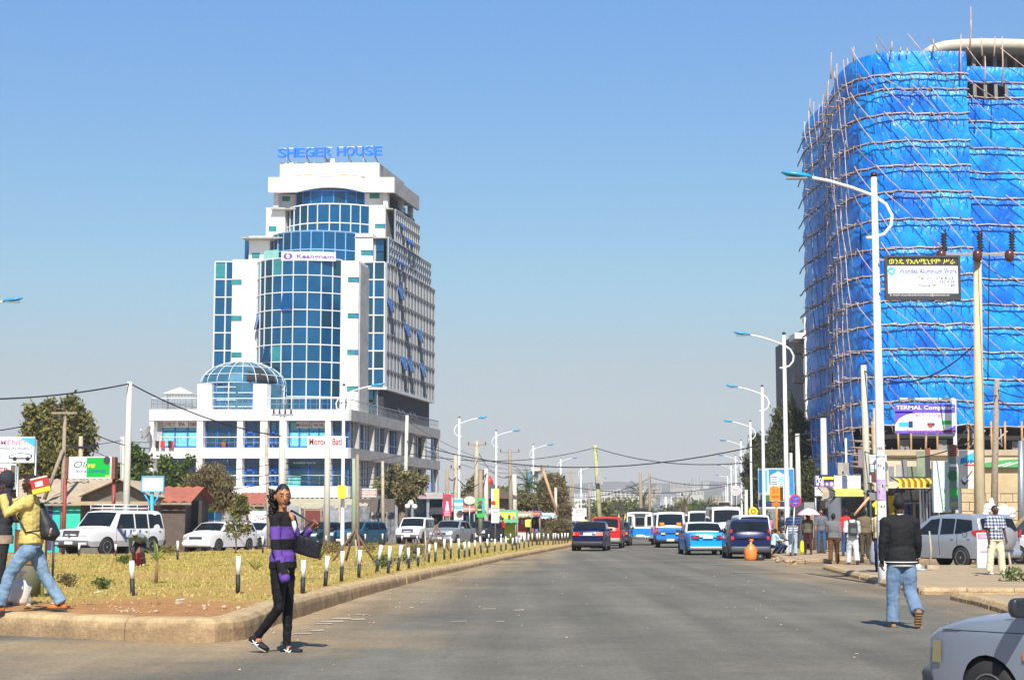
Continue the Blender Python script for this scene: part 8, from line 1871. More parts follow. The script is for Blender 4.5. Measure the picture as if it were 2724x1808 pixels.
GR=cloth('grey sweater',(.16,.16,.16));BRT=cloth('brown trousers',(.13,.055,.025));WT=cloth('white cotton',(.60,.60,.58));WTT=cloth('white trousers',(.66,.66,.66));BRJ=cloth('brown jacket',(.16,.12,.07));OLT=cloth('olive trousers',(.08,.065,.04));LTJ=cloth('pale jeans',(.40,.50,.60));DNV=cloth('navy cloth',(.02,.03,.08));BEI=cloth('beige trousers',(.50,.44,.33));BLJ=cloth('blue jeans',(.05,.10,.22));PKS=cloth('pink shirt',(.60,.18,.30));RDT=cloth('red shirt',(.62,.03,.03));DPT=cloth('dark patterned blouse',(.06,.05,.04),(.18,.15,.10),vs=22);DKT=cloth('black trousers',(.018,.018,.02));CRS=cloth('cream striped shirt',(.55,.46,.26));LEA=mat('black leather jacket',(.02,.02,.022),.4,var=.2);CHK=cloth('white check cloth',(.62,.64,.66));CHN=cloth('navy check cloth',(.02,.035,.09));GSH=cloth('dusk grey shirt',(.13,.14,.16));PUR=cloth('purple shirt',(.16,.05,.30));YVT=cloth('yellow vest',(.70,.72,.12));YSH=cloth('bright yellow shirt',(.80,.68,.03));LBS=cloth('light blue cloth',(.45,.62,.68))
def std(a=20,flip=False,arms=14):return dict(ll=(a,a*.5),rl=(-a*.75,a*1.1),la=(-arms,6,14),ra=(arms,6,22))if not flip else dict(ll=(-a*.75,a*1.1),rl=(a,a*.5),la=(arms,6,22),ra=(-arms,6,14))
def crowd(px,py,z,deg,hgt,label,top,pants,**k):
 q=G(px,py,z);return person(label,(q.x,q.y,z),R(deg),hgt,top,pants,**k)
def stripes(per,m1,m2,z0=0):return lambda x,y,z:m1 if((z-z0)%per)<per*.5 else m2
def strapbag(m,dz=.2):
 def f(t,J,HR,mb):
  rbox(t,'backpack',J['hip']+Vector((0,-.2,.26)),(.28,.14,.42),m,None,.02)
  m_=MB();[m_.tube([J['hip']+Vector((s*.1,-.15,.42)),J['hip']+Vector((s*.12,-.06,.56)),J['hip']+Vector((s*.13,.06,.53))],.022,m,6)for s in(-1,1)];m_.build('strap',t)
  m_=MB();m_.box(-.09,.09,-.285,-.27,J['hip'].z+.13,J['hip'].z+.28,mat('bag pocket',(.12,.12,.13),.5));m_.build('pocket',t)
 return f
crowd(2047,1452,.13,10,1.6,'woman in a pink shirt seen from behind beside the parked estate car',PKS,DKT,hair='long',female=True,pose=std(10))
crowd(2082,1467,.13,-6,1.72,'man in a black leather jacket and beige trousers left of the no parking sign',LEA,BEI,pose=std(8),loose=1.8)
crowd(2110,1477,.13,4,1.68,'man in a blue and white striped t shirt beside the no parking sign',DNV,LTJ,sleeve='short',colfn=lambda x,y,z:(CHK if z<1.12 and(z*11)%1<.5 else(DNV if(z*9)%1<.6 else BLJ)),pose=std(8,True),loose=1.8,ploose=2.0)
def umb(t,J,HR,mb):
 c=Vector((.05,.05,1.78));cols=[mat('pink umbrella cloth',(.75,.42,.45),.6,var=.05),mat('white umbrella cloth',(.80,.74,.74),.6,var=.03)];n=8
 for i in range(n):
  a0,a1=6.2832*i/n,6.2832*(i+1)/n;m_=MB();rs=[]
  for f in(.02,.35,.7,1.0):rs.append([c+Vector((.46*f*math.cos(a),.46*f*math.sin(a),-.27*f**1.9-.015*math.sin((a-a0)/(a1-a0)*math.pi)*f*-1))for a in(a0,(a0+a1)/2,a1)])
  m_.rings(rs,cols[i%2],cap=False,closed=False);m_.build('umbrella_panel',t,recalc=False)
 m_=MB();m_.tube([c+Vector((0,0,.05)),Vector((.05,.05,1.2))],.01,STEEL,6);m_.build('umbrella_shaft',t)
crowd(2150,1474,.13,-4,1.58,'woman in a dark patterned blouse walking under a pink and white umbrella',DPT,cloth('maroon trousers',(.06,.02,.02)),hair='long',female=True,pose=dict(ll=(10,8),rl=(-8,16),la=(10,6,20),ra=(30,10,105)),extras=umb,loose=1.5)
crowd(2186,1471,.13,175,1.74,'bearded man in a grey shirt facing the camera behind the cane basket',GSH,BLJ,skin=SKN,sleeve='rolled',pose=dict(ll=(4,3),rl=(-2,3),la=(12,8,30),ra=(12,8,30)))
crowd(2219,1500,.0,-12,1.66,'man in a grey sweater and brown trousers stepping off the pavement',GR,BRT,pose=std(17,True),loose=2.2,ploose=1.6)
crowd(2269,1502,.0,-3,1.68,'man in white clothes with a black backpack walking away',WT,WTT,sleeve='rolled',pose=std(16),extras=strapbag(mat('black backpack cloth',(.03,.032,.036),.5)),loose=2.6,ploose=2.6)
crowd(2302,1485,.13,-8,1.66,'man in a brown jacket right of the man with the backpack',BRJ,OLT,pose=std(10,True),loose=2.0,ploose=1.5)
crowd(2254,1478,.13,3,1.70,'person in a red top and jeans left of the man with the backpack',RDT,BLJ,pose=std(12))
crowd(2241,1462,.13,170,1.66,'person in a dark top and tan trousers facing the camera behind the grey sweater man',cloth('dark maroon top',(.05,.015,.02)),BEI,sleeve='short',pose=std(6))
crowd(2345,1519,.13,-14,1.62,'man in a cream striped shirt carrying a grey sack left of the nearest lamp',CRS,DNV,colfn=lambda x,y,z:CRS if(x*14)%1<.6 else BRJ,sleeve='rolled',pose=std(15,True),loose=2.0)
crowd(2306,1452,.13,20,1.72,'man in dark blue raising one arm to a stall roof',DNV,DKT,pose=dict(ll=(4,4),rl=(-4,4),la=(-5,5,10),ra=(155,12,18)))
crowd(2268,1448,.13,-30,1.68,'person in white behind the man with the backpack',WT,BLJ,pose=std(6))
crowd(2125,1458,.13,12,1.66,'person in white behind the striped t shirt man',WT,DNV,pose=std(8))
crowd(2169,1454,.13,30,1.62,'woman in a white dress behind the umbrella',WT,WTT,hair='long',female=True,pose=std(6))
crowd(2028,1446,.13,5,1.68,'man in a pale blue shirt beyond the parked estate car',LBS,DKT,pose=std(10))
crowd(2072,1450,.13,60,1.6,'dark dressed person behind the orange sign post',DKT,DKT,pose=std(6))
crowd(2100,1449,.13,-120,1.68,'person in a grey shirt beyond the leather jacket man',GSH,DNV,pose=std(6),sleeve='short')
def seated(px,py,deg,top,label,z=.13):
 return crowd(px,py,z,deg,1.35,label,top,DNV,pose=dict(ll=(82,128,6),rl=(78,124,6),la=(40,8,50,14),ra=(40,8,50,14),lean=14))
seated(2056,1473,-70,LBS,'child in a pale blue top sitting on the pavement edge by the estate car');seated(2072,1472,-140,GSH,'child in a grey top sitting beside the one in pale blue')
def badge(t,J,HR,mb):m_=MB();c=J['chest'];m_.box(.02,.08,c.y+.135,c.y+.14,c.z-.12,c.z-.02,WHITE);m_.build('badge',t);m_=MB();m_.tube([J['neck']+Vector((-.05,.08,0)),c+Vector((.05,.14,-.02)),J['neck']+Vector((.06,.08,0))],.006,BLJ,4);m_.build('lanyard',t)
def chk(x,y,z):a,b=(x*13)%1<.5,(z*13)%1<.5;return CHN if(a and b)else(CHK if not(a or b)else mat('blue grey check',(.22,.25,.32),.85))
q=G(2651,1528,.13)
person('man in a blue checked shirt and cream trousers standing by the silver off road car',(q.x,q.y,.13),R(192),1.62,CHK,cloth('cream trousers',(.66,.60,.42)),mat('white trainer',(.65,.65,.64),.6),SKD,'bald',dict(ll=(3,3,6),rl=(-2,3,7),la=(4,9,12),ra=(4,9,12),yaw=34,lean=0),near=True,sleeve='short',colfn=chk,loose=2.6,ploose=2.8,extras=badge)
crowd(1338,1434,.1,100,1.62,'person in red by the parked cars beyond the silver sedan',RDT,DKT,pose=std(8))
crowd(1405,1432,.1,20,1.7,'person in a pale yellow vest standing by the last parked cars',YVT,DKT,pose=std(5),loose=2.)
crowd(1390,1428,.1,60,1.65,'person in red just left of the yellow vest',RDT,DKT,pose=std(5))
crowd(1558,1442,0,0,1.74,'person in bright yellow seen over the roof of the dark blue sedan',YSH,DKT,pose=std(8),loose=2.)
crowd(1838,1448,0,10,1.62,'pedestrian in a pink shirt left of the blue taxi',PKS,BEI,pose=std(16))
crowd(1857,1437,0,-10,1.72,'pedestrian with a yellow head cloth left of the big white minibus',DPT,DKT,pose=std(8),extras=lambda t,J,HR,mb:(lambda c:(c.ball(tuple(HR((0,0,.03))),(.11,.12,.12),YSH),c.build('head_cloth',t)))(MB()))
crowd(1156,1428,0,150,1.66,'person in cream clothes beside the white pickup',CRS,BEI,pose=std(4))
crowd(1060,1430,0,200,1.5,'person in white crouching left of the white pickup',WT,DKT,pose=dict(ll=(60,100),rl=(58,98),lean=20))
crowd(657,1456,0,175,1.68,'person in a purple shirt standing behind the white estate car',PUR,DKT,pose=std(3))
crowd(1019,1432,0,190,1.7,'tan dressed person under the flat topped tree',CRS,OLT,pose=std(4))
crowd(1502,1440,0,20,1.7,'dark dressed person by the far silver car',DKT,DKT,pose=std(8))
def leafm(n,c,v=.3):return mat(n,c,.7,var=v,vs=1.3,spec=.25,ts=tuple(min(1,x*1.2)for x in c))
BARK=mat('grey brown bark',(.16,.12,.08),.95,var=.3,vs=6,bump=.6,bs=20)
LM=dict(olive=[leafm('olive leaf',(.17,.165,.045)),leafm('sunlit olive leaf',(.32,.27,.07)),leafm('deep olive leaf',(.055,.07,.025))],dark=[leafm('dark casuarina leaf',(.08,.09,.035)),leafm('casuarina leaf',(.14,.14,.05)),leafm('deep casuarina leaf',(.03,.04,.018))],green=[leafm('mid green leaf',(.10,.15,.035)),leafm('fresh green leaf',(.17,.23,.05)),leafm('shadow green leaf',(.035,.06,.02))],dry=[leafm('dry brown leaf',(.25,.19,.085)),leafm('dry olive leaf',(.18,.165,.06)),leafm('dead twig',(.16,.11,.07))],khaki=[leafm('khaki leaf',(.20,.18,.075)),leafm('pale khaki leaf',(.29,.25,.11)),leafm('dark khaki leaf',(.07,.065,.03))])  # leaf tones mixed at random, sunlit and shadow tones put in as colour
def crown(mb,blobs,n,size,mats,droop=0.,seed=1,narrow=.45):
 rg=np.random.RandomState(seed);k=[mb.mi(m)for m in mats];W=np.array([b[3]**2 for b in blobs]);W=W/W.sum()
 for b in rg.choice(len(blobs),n,p=W):
  x,y,z,r_,*sq=blobs[b];sz=sq[0]if sq else 1.
  u=rg.normal(size=3);u/=np.linalg.norm(u);rr=r_*(.45+.6*rg.rand()**.6)
  c=Vector((x+u[0]*rr,y+u[1]*rr,z+u[2]*rr*sz));c+=Vector(rg.normal(size=3))*size*.5
  d=Vector(rg.normal(size=3));d.z-=droop*2;d.normalize();w=d.cross(Vector(rg.normal(size=3))).normalized()
  s=size*(.6+.8*rg.rand());o=len(mb.v);a,e=d*s,w*s*narrow
  mb.v+=[tuple(c-a*.5),tuple(c+e*.5),tuple(c+a*.5),tuple(c-e*.5)];mb.f.append((o,o+1,o+2,o+3))
  mb.m.append(k[0]if rg.rand()<.5 else(k[1]if rg.rand()<.6 else k[2]));mb.s.append(False)
def tree(name,label,loc,blobs,n,size,kind,trunk=None,cat='tree',droop=0.,seed=1,narrow=.45,tr=.15,bare=False):
 t=thing(name,label,cat,loc)
 tb=MB();zc=min(b[2]for b in blobs);base=Vector((0,0,-.1));fork=Vector((random.uniform(-.1,.1),0,max(.15,zc*.75)))if trunk is None else Vector(trunk)
 tb.tube([base,fork*.5+Vector((.04,0,0)),fork],[tr*1.2,tr,tr*.8],BARK,8)
 for b in blobs:
  c=Vector(b[:3]);m_=(fork+c)/2+Vector((random.uniform(-.2,.2)*b[3],random.uniform(-.2,.2)*b[3],.05));tb.tube([fork-Vector((0,0,.05)),m_,c],[tr*.5,tr*.32,tr*.1],BARK,5)
  for q in range(3 if b[3]>.4 else 1):e=c+Vector(np.random.normal(size=3))*b[3]*.6;tb.tube([c-(c-m_)*.3,e],[tr*.12,tr*.04],BARK,4)
 tb.build('trunk',t)
 mb=MB();crown(mb,blobs,n,size,LM[kind],droop,seed,narrow);mb.build('crown',t,recalc=False)
 return t
def blobs_px(d,lst,base):
 """lst of (px, py, r_px[, squash]) -> local blobs relative to base px"""
 b=P(base,1388,d);out=[]
 for px,py,r_,*sq in lst:q=P(px,py,d);out.append((q.x-b.x,random.uniform(-.4,.4)*r_*d/FPX*2,q.z,r_*d/FPX,*(sq or[1.])))
 return(b.x,d,0),out
def ptree(name,label,d,base,lst,n,size,kind,**k):
 loc,bl_=blobs_px(d,lst,base);return tree(name,label,loc,bl_,n,size,kind,**k)
ptree('broadleaf_tree','large olive green tree rising behind the lounge sign at the left',112,160,[(85,1100,22),(95,1150,30),(120,1195,36),(140,1110,28),(165,1150,34),(195,1095,26),(215,1125,26),(180,1200,38),(215,1180,28),(100,1230,36),(150,1250,40),(205,1235,34),(70,1195,24),(232,1155,18),(130,1080,14),(190,1072,14),(75,1140,16),(60,1245,24)],13000,.38,'olive',seed=2,tr=.3)
ptree('broadleaf_tree','green tree just right of the thick pale pole',108,362,[(355,1205,18),(372,1230,24),(358,1262,28),(385,1270,20),(345,1240,16)],4200,.3,'green',seed=3)
ptree('broadleaf_tree','green tree seen low between the lounge sign and pale pole',104,318,[(312,1255,14),(320,1280,16),(308,1290,12)],1300,.26,'green',seed=4)
ptree('broadleaf_tree','slender leafy tree in front of the left end of the podium',98,450,[(438,1230,14),(445,1255,22),(462,1285,30),(440,1300,26),(475,1250,16),(502,1225,10),(490,1270,20),(430,1270,16),(420,1300,18)],5200,.27,'green',seed=5,droop=.3)
ptree('shrub_tree','dry drooping brown green shrub tree before the podium',96,555,[(520,1290,26),(545,1265,24),(575,1262,26),(600,1290,24),(560,1300,34),(590,1320,26),(530,1330,30),(610,1335,22),(500,1345,26),(570,1350,26),(635,1340,16)],8500,.30,'dry',seed=6,droop=.8,narrow=.2)
ptree('shrub_tree','small green shrub beside the dry shrub tree',95,535,[(528,1340,16),(515,1360,16),(545,1362,14)],1800,.2,'green',seed=7)
ptree('shrub_tree','green shrub right of the dry shrub tree',94,640,[(640,1335,15),(632,1358,16),(652,1355,12)],1600,.2,'olive',seed=8)
ptree('flat_topped_tree','flat topped khaki acacia tree at the right corner of the podium',120,1066,[(1020,1285,20,.5),(1050,1270,26,.5),(1085,1270,26,.5),(1110,1285,22,.5),(1030,1300,26,.5),(1065,1300,32,.5),(1100,1302,24,.5),(1060,1322,24,.6),(1085,1325,18,.6),(1125,1277,12,.5),(1012,1297,12,.5),(1050,1250,12,.5)],9500,.30,'khaki',seed=9,tr=.28,narrow=.35)
casu=[(2095,1085,14),(2080,1110,22),(2110,1105,22),(2085,1145,28),(2115,1150,30),(2065,1165,22),(2135,1130,20),(2075,1195,30),(2110,1200,34),(2050,1215,24),(2140,1185,24),(2030,1255,26),(2070,1245,34),(2110,1255,36),(2145,1240,28),(2015,1290,24),(2050,1290,30),(2090,1300,34),(2135,1295,30),(2150,1280,18),(2020,1200,16),(2098,1062,8)]
ptree('casuarina_tree','tall dark casuarina tree behind the blue billboard',138,2085,casu,20000,.42,'dark',seed=10,droop=.7,narrow=.22,tr=.35)
ptree('casuarina_tree','lower dark tree left of the tall casuarina',150,2025,[(2010,1170,14),(2018,1200,22),(2000,1235,22),(2030,1230,20),(1995,1270,20),(2020,1285,24),(2008,1320,24)],6500,.4,'dark',seed=11,droop=.6,narrow=.25)
ptree('casuarina_tree','dull green tree at the foot of the blue wrapped building',112,2152,[(2150,1240,14),(2160,1270,20),(2140,1290,22),(2165,1310,20),(2150,1330,18)],3500,.3,'dark',seed=12,droop=.5,narrow=.25)
ptree('bush_tree','tall bushy shrub mass at the end of the left verge',172,1455,[(1440,1330,26),(1465,1320,28),(1490,1330,24),(1430,1360,24),(1460,1360,32),(1490,1365,28),(1415,1345,18),(1475,1290,22),(1450,1295,20),(1490,1305,18)],8000,.42,'dry',seed=13,narrow=.3)
ptree('shrub_tree','brown twiggy bush at the very end of the verge',118,1470,[(1470,1395,18),(1495,1400,20),(1480,1415,22),(1500,1420,18),(1455,1415,16),(1512,1405,14)],5000,.22,'dry',seed=14,narrow=.18)
ptree('broadleaf_tree','green tree behind the cone roofed hut',175,1250,[(1250,1310,14),(1262,1290,16),(1275,1265,10),(1240,1320,14),(1285,1310,16)],2500,.38,'khaki',seed=15)
ptree('broadleaf_tree','mid green tree right of the cone roofed hut',182,1345,[(1335,1315,16),(1350,1325,18),(1362,1310,14),(1330,1335,14)],2500,.38,'green',seed=16)
ptree('broadleaf_tree','yellow green tree left of the fourth left lamp',200,1470,[(1465,1275,13),(1485,1280,14),(1475,1295,14)],1800,.42,'olive',seed=17)
def palm(label,d,px,pyt,nf,ln,th,seed,mats=None):
 rg=random.Random(seed);b=P(px,1388,d);top=P(px,pyt,d);t=thing('palm_tree',label,'palm tree',(b.x,d,0));h=top.z
 mb=MB();mb.tube([(0,0,0),(.1,0,h*.5),(0,0,h)],[th*1.3,th,th*1.2],BARK,8);mb.build('trunk',t)
 mats=mats or LM['green']
 for i in range(nf):
  a=rg.random()*6.28;el=rg.uniform(-.3,1.35);mb=MB();d0=Vector((math.cos(a)*math.cos(el),math.sin(a)*math.cos(el),math.sin(el)));p=Vector((0,0,h));pts=[p.copy()]
  for j in range(7):p=p+d0*ln/7;d0.z-=.24;d0.normalize();pts.append(p.copy())
  side=Vector((-math.sin(a),math.cos(a),0));m=rg.choice(mats)
  mb.tube(pts,[.03,.03,.03,.02,.02,.02,.01,.01],m,4)
  for j in range(1,8):
   for s in(-1,1):
    for q in(0,.5):
     c=pts[j-1]+(pts[j]-pts[j-1])*q;l=ln*.22*(1-.5*abs(j-4)/4);e=c+side*s*l+Vector((0,0,-l*.45))+(pts[j]-pts[j-1])*.6;w=(pts[j]-pts[j-1])*.16;mb.add([c,c+w,e],[(0,1,2)],m)
  mb.build('frond',t,recalc=False)
palm('tall palm with bushy fronds left of the third left lamp',168,1403,1290,26,2.6,.22,1)
palm('distant palm behind the white and blue off road taxi',215,1709,1330,24,3.0,.3,2,LM['dark'])
palm('small pale palm above the gap between the vans',220,1825,1345,20,2.2,.25,3,LM['olive'])
ptree('shrub_tree','grey green shrub under the tall palm',166,1403,[(1395,1325,16),(1410,1335,18),(1385,1340,14),(1420,1345,16)],2600,.36,'khaki',seed=21)
ptree('hedge_bush','dark green hedge between the red car and the off road taxi',185,1665,[(1655,1392,10),(1672,1390,12),(1662,1402,12),(1648,1400,8)],1800,.25,'green',seed=22)
def spike(px,py,h,n,label,m=None,cat='plant',spread=.6,trunkh=0.,w=.035):
 z=.2
 for _ in range(3):q=G(px,py,z);z=iz(q.y)+.02
 t=thing('young_plant',label,cat,(q.x,q.y,z));mats=m or[LM['green'][1],LM['olive'][1],LM['green'][0]]
 if trunkh:mb=MB();mb.tube([(0,0,-.03),(.01,0,trunkh)],[.035,.025],mat('brown stem',(.22,.12,.06),.9),7);mb.build('stem',t)
 for i in range(n):
  a=random.random()*6.28;el=random.uniform(.5,1.5)if spread<1 else random.uniform(.0,1.3);d0=Vector((math.cos(a)*math.cos(el),math.sin(a)*math.cos(el),math.sin(el)));p=Vector((0,0,trunkh));side=Vector((-math.sin(a),math.cos(a),0))*w;vs=[]
  for j in range(5):
   f=j/4;ww=side*math.sin(math.pi*(.15+.85*f))*1.0;vs+=[p-ww,p+ww];p=p+d0*h*(.7+.5*random.random())/4;d0.z-=.22*spread;d0.normalize()
  mb=MB();mb.add(vs,[(2*j,2*j+1,2*j+3,2*j+2)for j in range(4)],random.choice(mats),True);mb.build('leaf',t,recalc=False)
 return t
spike(415,1551,.42,11,'young palm like seedling with a brown stem left of the leftmost bollards',trunkh=.42,spread=1.2,w=.03)
spike(679,1515,.42,9,'small tuft of broad green blades between the woman and white estate',w=.035)
spike(850,1490,.75,12,'bright green spiky plant right of the walking womans bag',w=.045)
spike(1232,1462,.55,10,'leafy green plant among the bollards left of the silver sedan',w=.06,spread=1.)
spike(1297,1458,.5,9,'green plant beside the small orange heap among the bollards',w=.06,spread=1.)
def lowshrub(px,py,r_,n,kind,label,size=.07,sq=.7):
 z=.2
 for _ in range(3):q=G(px,py,z);z=iz(q.y)+.02
 return tree('low_shrub',label,(q.x,q.y,z),[(random.uniform(-.5,.5)*r_,random.uniform(-.3,.3)*r_,r_*.6,r_*.6,sq)for _ in range(5)],n,size,kind,cat='shrub',seed=int(px),tr=.015,narrow=.35)
lowshrub(272,1567,.17,260,'green','small dark green shrub in the middle of the left grass',.06)
lowshrub(175,1560,.22,260,'dry','dry shrub behind the striding mans rear leg',.07);lowshrub(330,1500,.25,320,'green','weedy shrub beside the bending person',.08)
lowshrub(1015,1512,.34,700,'green','low dark shrub among the bollards below the teal estate',.07);lowshrub(990,1470,.42,500,'olive','loose olive shrub in front of the teal estates rear',.08)
lowshrub(880,1480,.55,700,'dry','spreading dry shrub right of the spiky plant',.09,.5);lowshrub(1105,1485,.5,800,'khaki','khaki shrub before the white pickup',.08,.6);lowshrub(1080,1500,.3,350,'green','small green shrub left of the khaki shrub',.07)
lowshrub(1165,1462,.5,600,'dry','dry weed clump before the silver sedan',.09,.6);lowshrub(450,1478,.4,500,'olive','weedy flowering clump below the blue gate',.08,.5);lowshrub(1425,1448,.7,900,'dry','dry scrub along the end of the back bollards',.12,.5)
lowshrub(1370,1452,.4,400,'green','green tuft near the last parked cars',.1)
t_=tree('sapling','sparse leaning sapling with yellowing leaves in front of the white estate',(G(625,1472,.17).x,D(625,1472,.17),.17),[(-.1,0,.75,.22),(.25,0,1.0,.25),(-.25,0,1.05,.2),(.45,0,.9,.2),(.05,0,1.3,.2),(.5,0,1.2,.15)],420,.13,'olive',cat='sapling',seed=40,tr=.03,droop=.4)
tree('sapling','thin sapling with a few leaves right of the silver off road car',(G(2700,1545,.13).x,D(2700,1545,.13),.13),[(0,0,.15,.16),(.2,0,.1,.14),(-.2,0,.1,.12)],200,.1,'green',cat='sapling',seed=41,tr=.03)
def sticks(px,py,h,label,n=3,s=.45):
 z=.2
 for _ in range(3):q=G(px,py,z);z=iz(q.y)+.02
 t=thing('plant_guard',label,'stick frame',(q.x,q.y,z))
 for i in range(n):a=6.28*i/n+.4;mb=MB();mb.tube([(s*math.cos(a),s*.5*math.sin(a),-.03),(.03*i,0,h)],.035,mat('red brown stick',(.20,.11,.07),.9),6);mb.build('stick',t)
sticks(940,1494,1.0,'tripod of brown sticks guarding a young tree between the bollards',4,.7);sticks(1160,1465,1.1,'leaning sticks guarding a plant before the silver sedan',3,.6)
for px,py,h,lb in((1130,1490,.9,'thin brown stake before the white pickup'),(945,1503,.7,'short pale stake beside the stick tripod'),(2475,1510,1.0,'brown stake with torn bark beside the silver off road car'),(2686,1545,.6,'broken stake at the sapling near the right edge')):
 z=.2 if px<2000 else .13;q=G(px,py,z);mb=MB();mb.tube([(0,0,-.02),(.03,0,h*.5),(.0,0,h)],[.035,.03,.02],WOODP,6);o=mb.build('stake',base=False,label=lb,cat='stake');o.location=(q.x,q.y,z)
q=G(2478,1512,.13);mb=MB();mb.box(-.15,.15,-.15,.15,0,.1,STONE);o=mb.build('paving_stone',base=False,label='square stone base at the foot of the torn stake',cat='stone');o.location=(q.x,q.y,.13)
HILLM=attr_mix('hazy hillside',(.10,.115,.06),(.22,.19,.13),'town',vs=.01,bs=.06,bump=0,vs2=.004,var=.3)
def hill_top(px):
 pts=[(-2500,1335),(0,1325),(900,1322),(1200,1310),(1350,1306),(1500,1292),(1600,1280),(1700,1283),(1800,1286),(1900,1276),(2000,1288),(2100,1300),(2500,1310),(5500,1330)]
 return interp([(b,a)for a,b in pts],px)
mb=MB();vs=[];tw=[];xs=list(range(-2500,5501,60));K=12
for px in xs:
 for j in range(K+1):
  f=j/K;d=1100+1900*f;q=P(px,1388,d);zt_=P(px,hill_top(px),3000).z;z=-24+(zt_+24)*(f**1.3)+5*noise.noise((q.x*.004,d*.004,0))*min(1,f*2)*(1-f*.6)
  vs.append((q.x,d,z));tw.append(random.random()*.5+.25)
for px in xs:q=P(px,1388,3600);vs.append((q.x,3600,-60));tw.append(0)
n=K+1;mb.add(vs[:len(xs)*n],[(i*n+j,i*n+j+1,(i+1)*n+j+1,(i+1)*n+j)for i in range(len(xs)-1)for j in range(K)],HILLM,True)
o=mb.build('hills',kind='structure',base=False,recalc=False);set_attr(o,'town',tw[:len(xs)*n])
def hillz(px,d):
 f=max(0,(d-1100)/1900);return-24+(P(px,hill_top(px),3000).z+24)*f**1.3
FB=[mat('far cream wall',(.52,.48,.38),.8,var=.1,vs=.05),mat('far white wall',(.62,.61,.57),.8,var=.1,vs=.05),mat('far tan wall',(.40,.33,.25),.8,var=.1,vs=.05),mat('far grey wall',(.36,.36,.36),.8,var=.1,vs=.05)];FR=[mat('far tin roof',(.42,.42,.42),.6),mat('far red roof',(.35,.15,.10),.7)]
WINF=mat('far window',(.06,.07,.08),.4,var=0)
def farb(px0,px1,pyt,pyb,d,m,label,floors=0,cols=0,group=None,base=None,name='far_building'):
 a,b=P(px0,pyb,d),P(px1,pyt,d);z0=a.z if base is None else base;t=thing(name,label,'building',((a.x+b.x)/2,d,z0),0,group);w,h=b.x-a.x,b.z-z0
 mb=MB();mb.box(-w/2,w/2,0,w*.6,-6,h,m);mb.build('wall',t)
 if floors:
  for f in range(floors):
   mb=MB();z=h*(f+.35)/floors
   if cols:[mb.box(-w/2+w*(c_+.2)/cols,-w/2+w*(c_+.8)/cols,-.3,-.1,z,z+h*.4/floors,WINF)for c_ in range(cols)]
   else:mb.box(-w*.46,w*.46,-.3,-.1,z,z+h*.38/floors,WINF)
   mb.build('window_row',t,kind='stuff')
 return t
rg=random.Random(11)
for i in range(70):
 px=rg.uniform(1180,2060);f=rg.uniform(.12,.97);d=1100+1900*f;w=rg.uniform(5,20);h=rg.uniform(3,8);z=hillz(px,d);zpx=HZP-(z-HC)/d*FPX
 farb(px,px+w,zpx-h,zpx+2,d,rg.choice(FB),'pale hazy house on the far wooded hillside',0 if h<5 else 2,group='pale hazy houses on the far hillside')
named=[(1840,1863,1270,1298,2650,0,6,3,'tallest hazy block on the far hill crest'),(1782,1838,1283,1298,2600,2,3,5,'long tan block left of the tallest hill block'),(1705,1760,1290,1303,2500,2,2,5,'tan block above the white and blue off road taxi'),(1870,1885,1281,1290,2700,0,2,2,'small cream block right of the tallest hill block'),(1598,1668,1303,1318,1500,0,3,8,'long cream hall left of the off road taxi'),(1500,1565,1312,1322,1400,1,2,9,'long white building behind the left lamps'),(1565,1586,1302,1322,1350,1,4,4,'white square block beside the long white building'),(1640,1735,1308,1326,1300,0,3,8,'large cream building behind the tree belt'),(1600,1640,1322,1340,1150,1,3,5,'white building low in the tree belt'),(1755,1793,1316,1326,1500,3,2,5,'grey white building right of the off road taxi'),(1800,1850,1308,1320,1900,0,2,5,'cream long block below the hill crest'),(1835,1872,1305,1316,1700,0,2,4,'cream house cluster left of the minibus'),(1920,1935,1306,1318,1500,1,3,3,'small white house beside the round sign'),(1895,1945,1318,1332,1200,2,2,5,'tan building behind the right lamps'),(1735,1744,1300,1320,1250,2,4,1,'slim tan tower block right of the brown pole'),(1688,1698,1294,1300,2200,0,0,0,'orange roofed house on the hillside'),(1500,1560,1330,1340,1100,1,1,8,'low white wall of buildings behind the left trees'),(1560,1600,1326,1336,1120,0,1,5,'low cream row behind the left trees'),(1180,1300,1308,1322,1000,0,3,8,'long buff block seen between the left poles'),(1330,1345,1292,1312,900,2,3,2,'terracotta block behind the yellow banner')]
for x0,x1,yt,yb,d,k,fl,cl_,lb in named:farb(x0,x1,yt,yb,d,FB[k],lb,fl,cl_)
a=farb(1418,1432,1246,1300,520,FB[1],'white slim building with a curved top and blue glass side behind the palm',7,2);mb=MB();q0,q1=P(1401,1262,519),P(1418,1256,519);mb.box(q0.x,q1.x,519,530,0,q1.z,mat('far blue glass',(.15,.30,.40),.3));mb.build('glass_wing',a,world=True);q0,q1=P(1412,1252,518),P(1437,1243,518);mb=MB();mb.box(q0.x,q1.x,518,530,q0.z,q1.z,FB[1]);mb.build('curved_top',a,world=True)
rg=random.Random(5);belt=[]
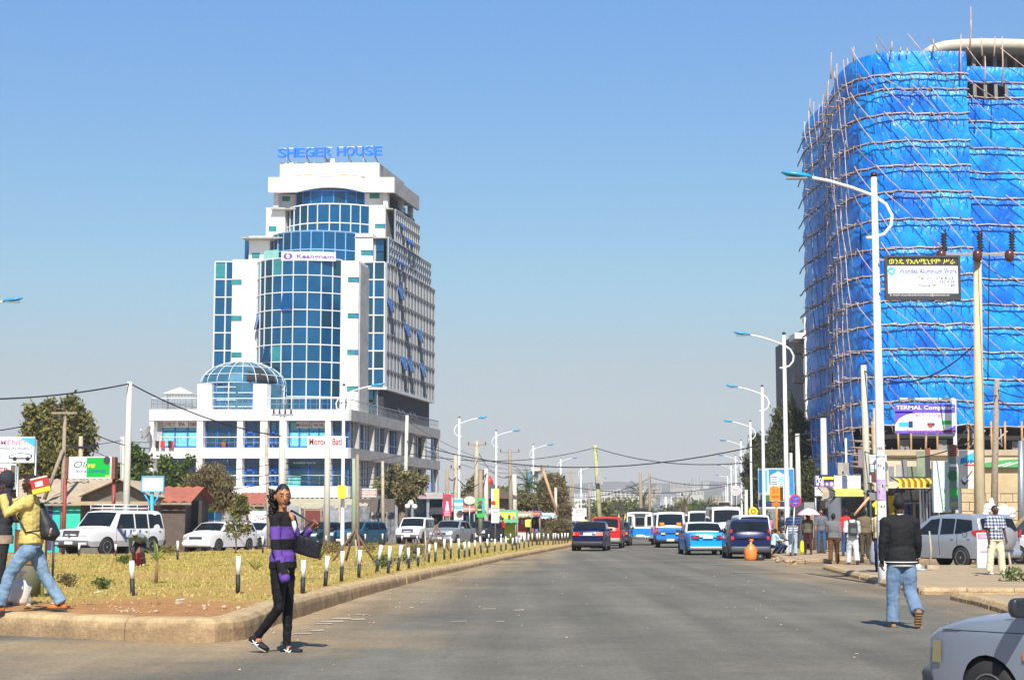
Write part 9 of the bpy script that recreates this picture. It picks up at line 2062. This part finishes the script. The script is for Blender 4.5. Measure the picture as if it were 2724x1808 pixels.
for px in range(1200,2040,13):
 py=1345+rg.uniform(-14,10);
 if 1590<px<1690:py-=12
 if 1810<px<1900:py-=14
 if 1910<px<2010:py+=2
 belt.append((px+rg.uniform(-5,5),py,rg.uniform(240,520)))
belt+=[(1640,1318,430),(1660,1325,420),(1672,1322,440),(1625,1335,400),(1840,1315,430),(1857,1322,420),(1830,1335,410),(1870,1335,400),(1690,1335,420),(1905,1335,380),(1925,1330,380),(1780,1340,400),(1610,1340,420),(1595,1325,500),(1945,1338,300),(1965,1335,300),(1985,1330,260),(1550,1345,350),(1220,1330,260),(1235,1340,240)]
protos_t=[]
for i in range(7):
 bl_=[(rg.uniform(-1.5,1.5),rg.uniform(-1.2,1.2),rg.uniform(2.5,8.5),rg.uniform(.8,1.7))for _ in range(9)]
 protos_t.append((bl_,))
pt=[]
for i,(px,py,d)in enumerate(belt):
 q=P(px,1388,d);top=P(px,py,d).z;lab='hazy eucalyptus tree in the belt of trees across the end of the road'
 zb=-(d-140)*.03;sc=max(.4,(top-zb)/10.)
 if len(pt)<7:
  o=tree('eucalyptus_tree',lab,(q.x,d,zb),protos_t[len(pt)][0],1500,.75,['dark','green','dark','olive','dark','dark','khaki'][len(pt)],seed=50+i,tr=.16,droop=.3,narrow=.4);o['group']='hazy eucalyptus trees across the end of the road';pt.append(o)
 else:o=dup(pt[i%7],(q.x,d,zb),rg.random()*6.28,lab)
 o.scale=(sc*rg.uniform(.9,1.3),sc*rg.uniform(.9,1.3),sc)
def haze(x,y0,y1,z0,z1,dens,col):
 mb=MB();mb.box(-x,x,y0,y1,z0,z1,None);me=mb
 m=bpy.data.materials.new('haze air');m.use_nodes=True;nt=m.node_tree;nt.nodes.clear()
 v=nt.nodes.new('ShaderNodeVolumePrincipled');v.inputs['Density'].default_value=dens;v.inputs['Color'].default_value=(*col,1);v.inputs['Anisotropy'].default_value=.0
 o=nt.nodes.new('ShaderNodeOutputMaterial');nt.links.new(v.outputs[0],o.inputs['Volume']);mb.mats=[m]
 mb.build('haze',kind='stuff',label='pale dry season haze over the city',cat='haze',base=False)
haze(9500,-70,9100,-33,95,HAZE_D,HAZE_C)
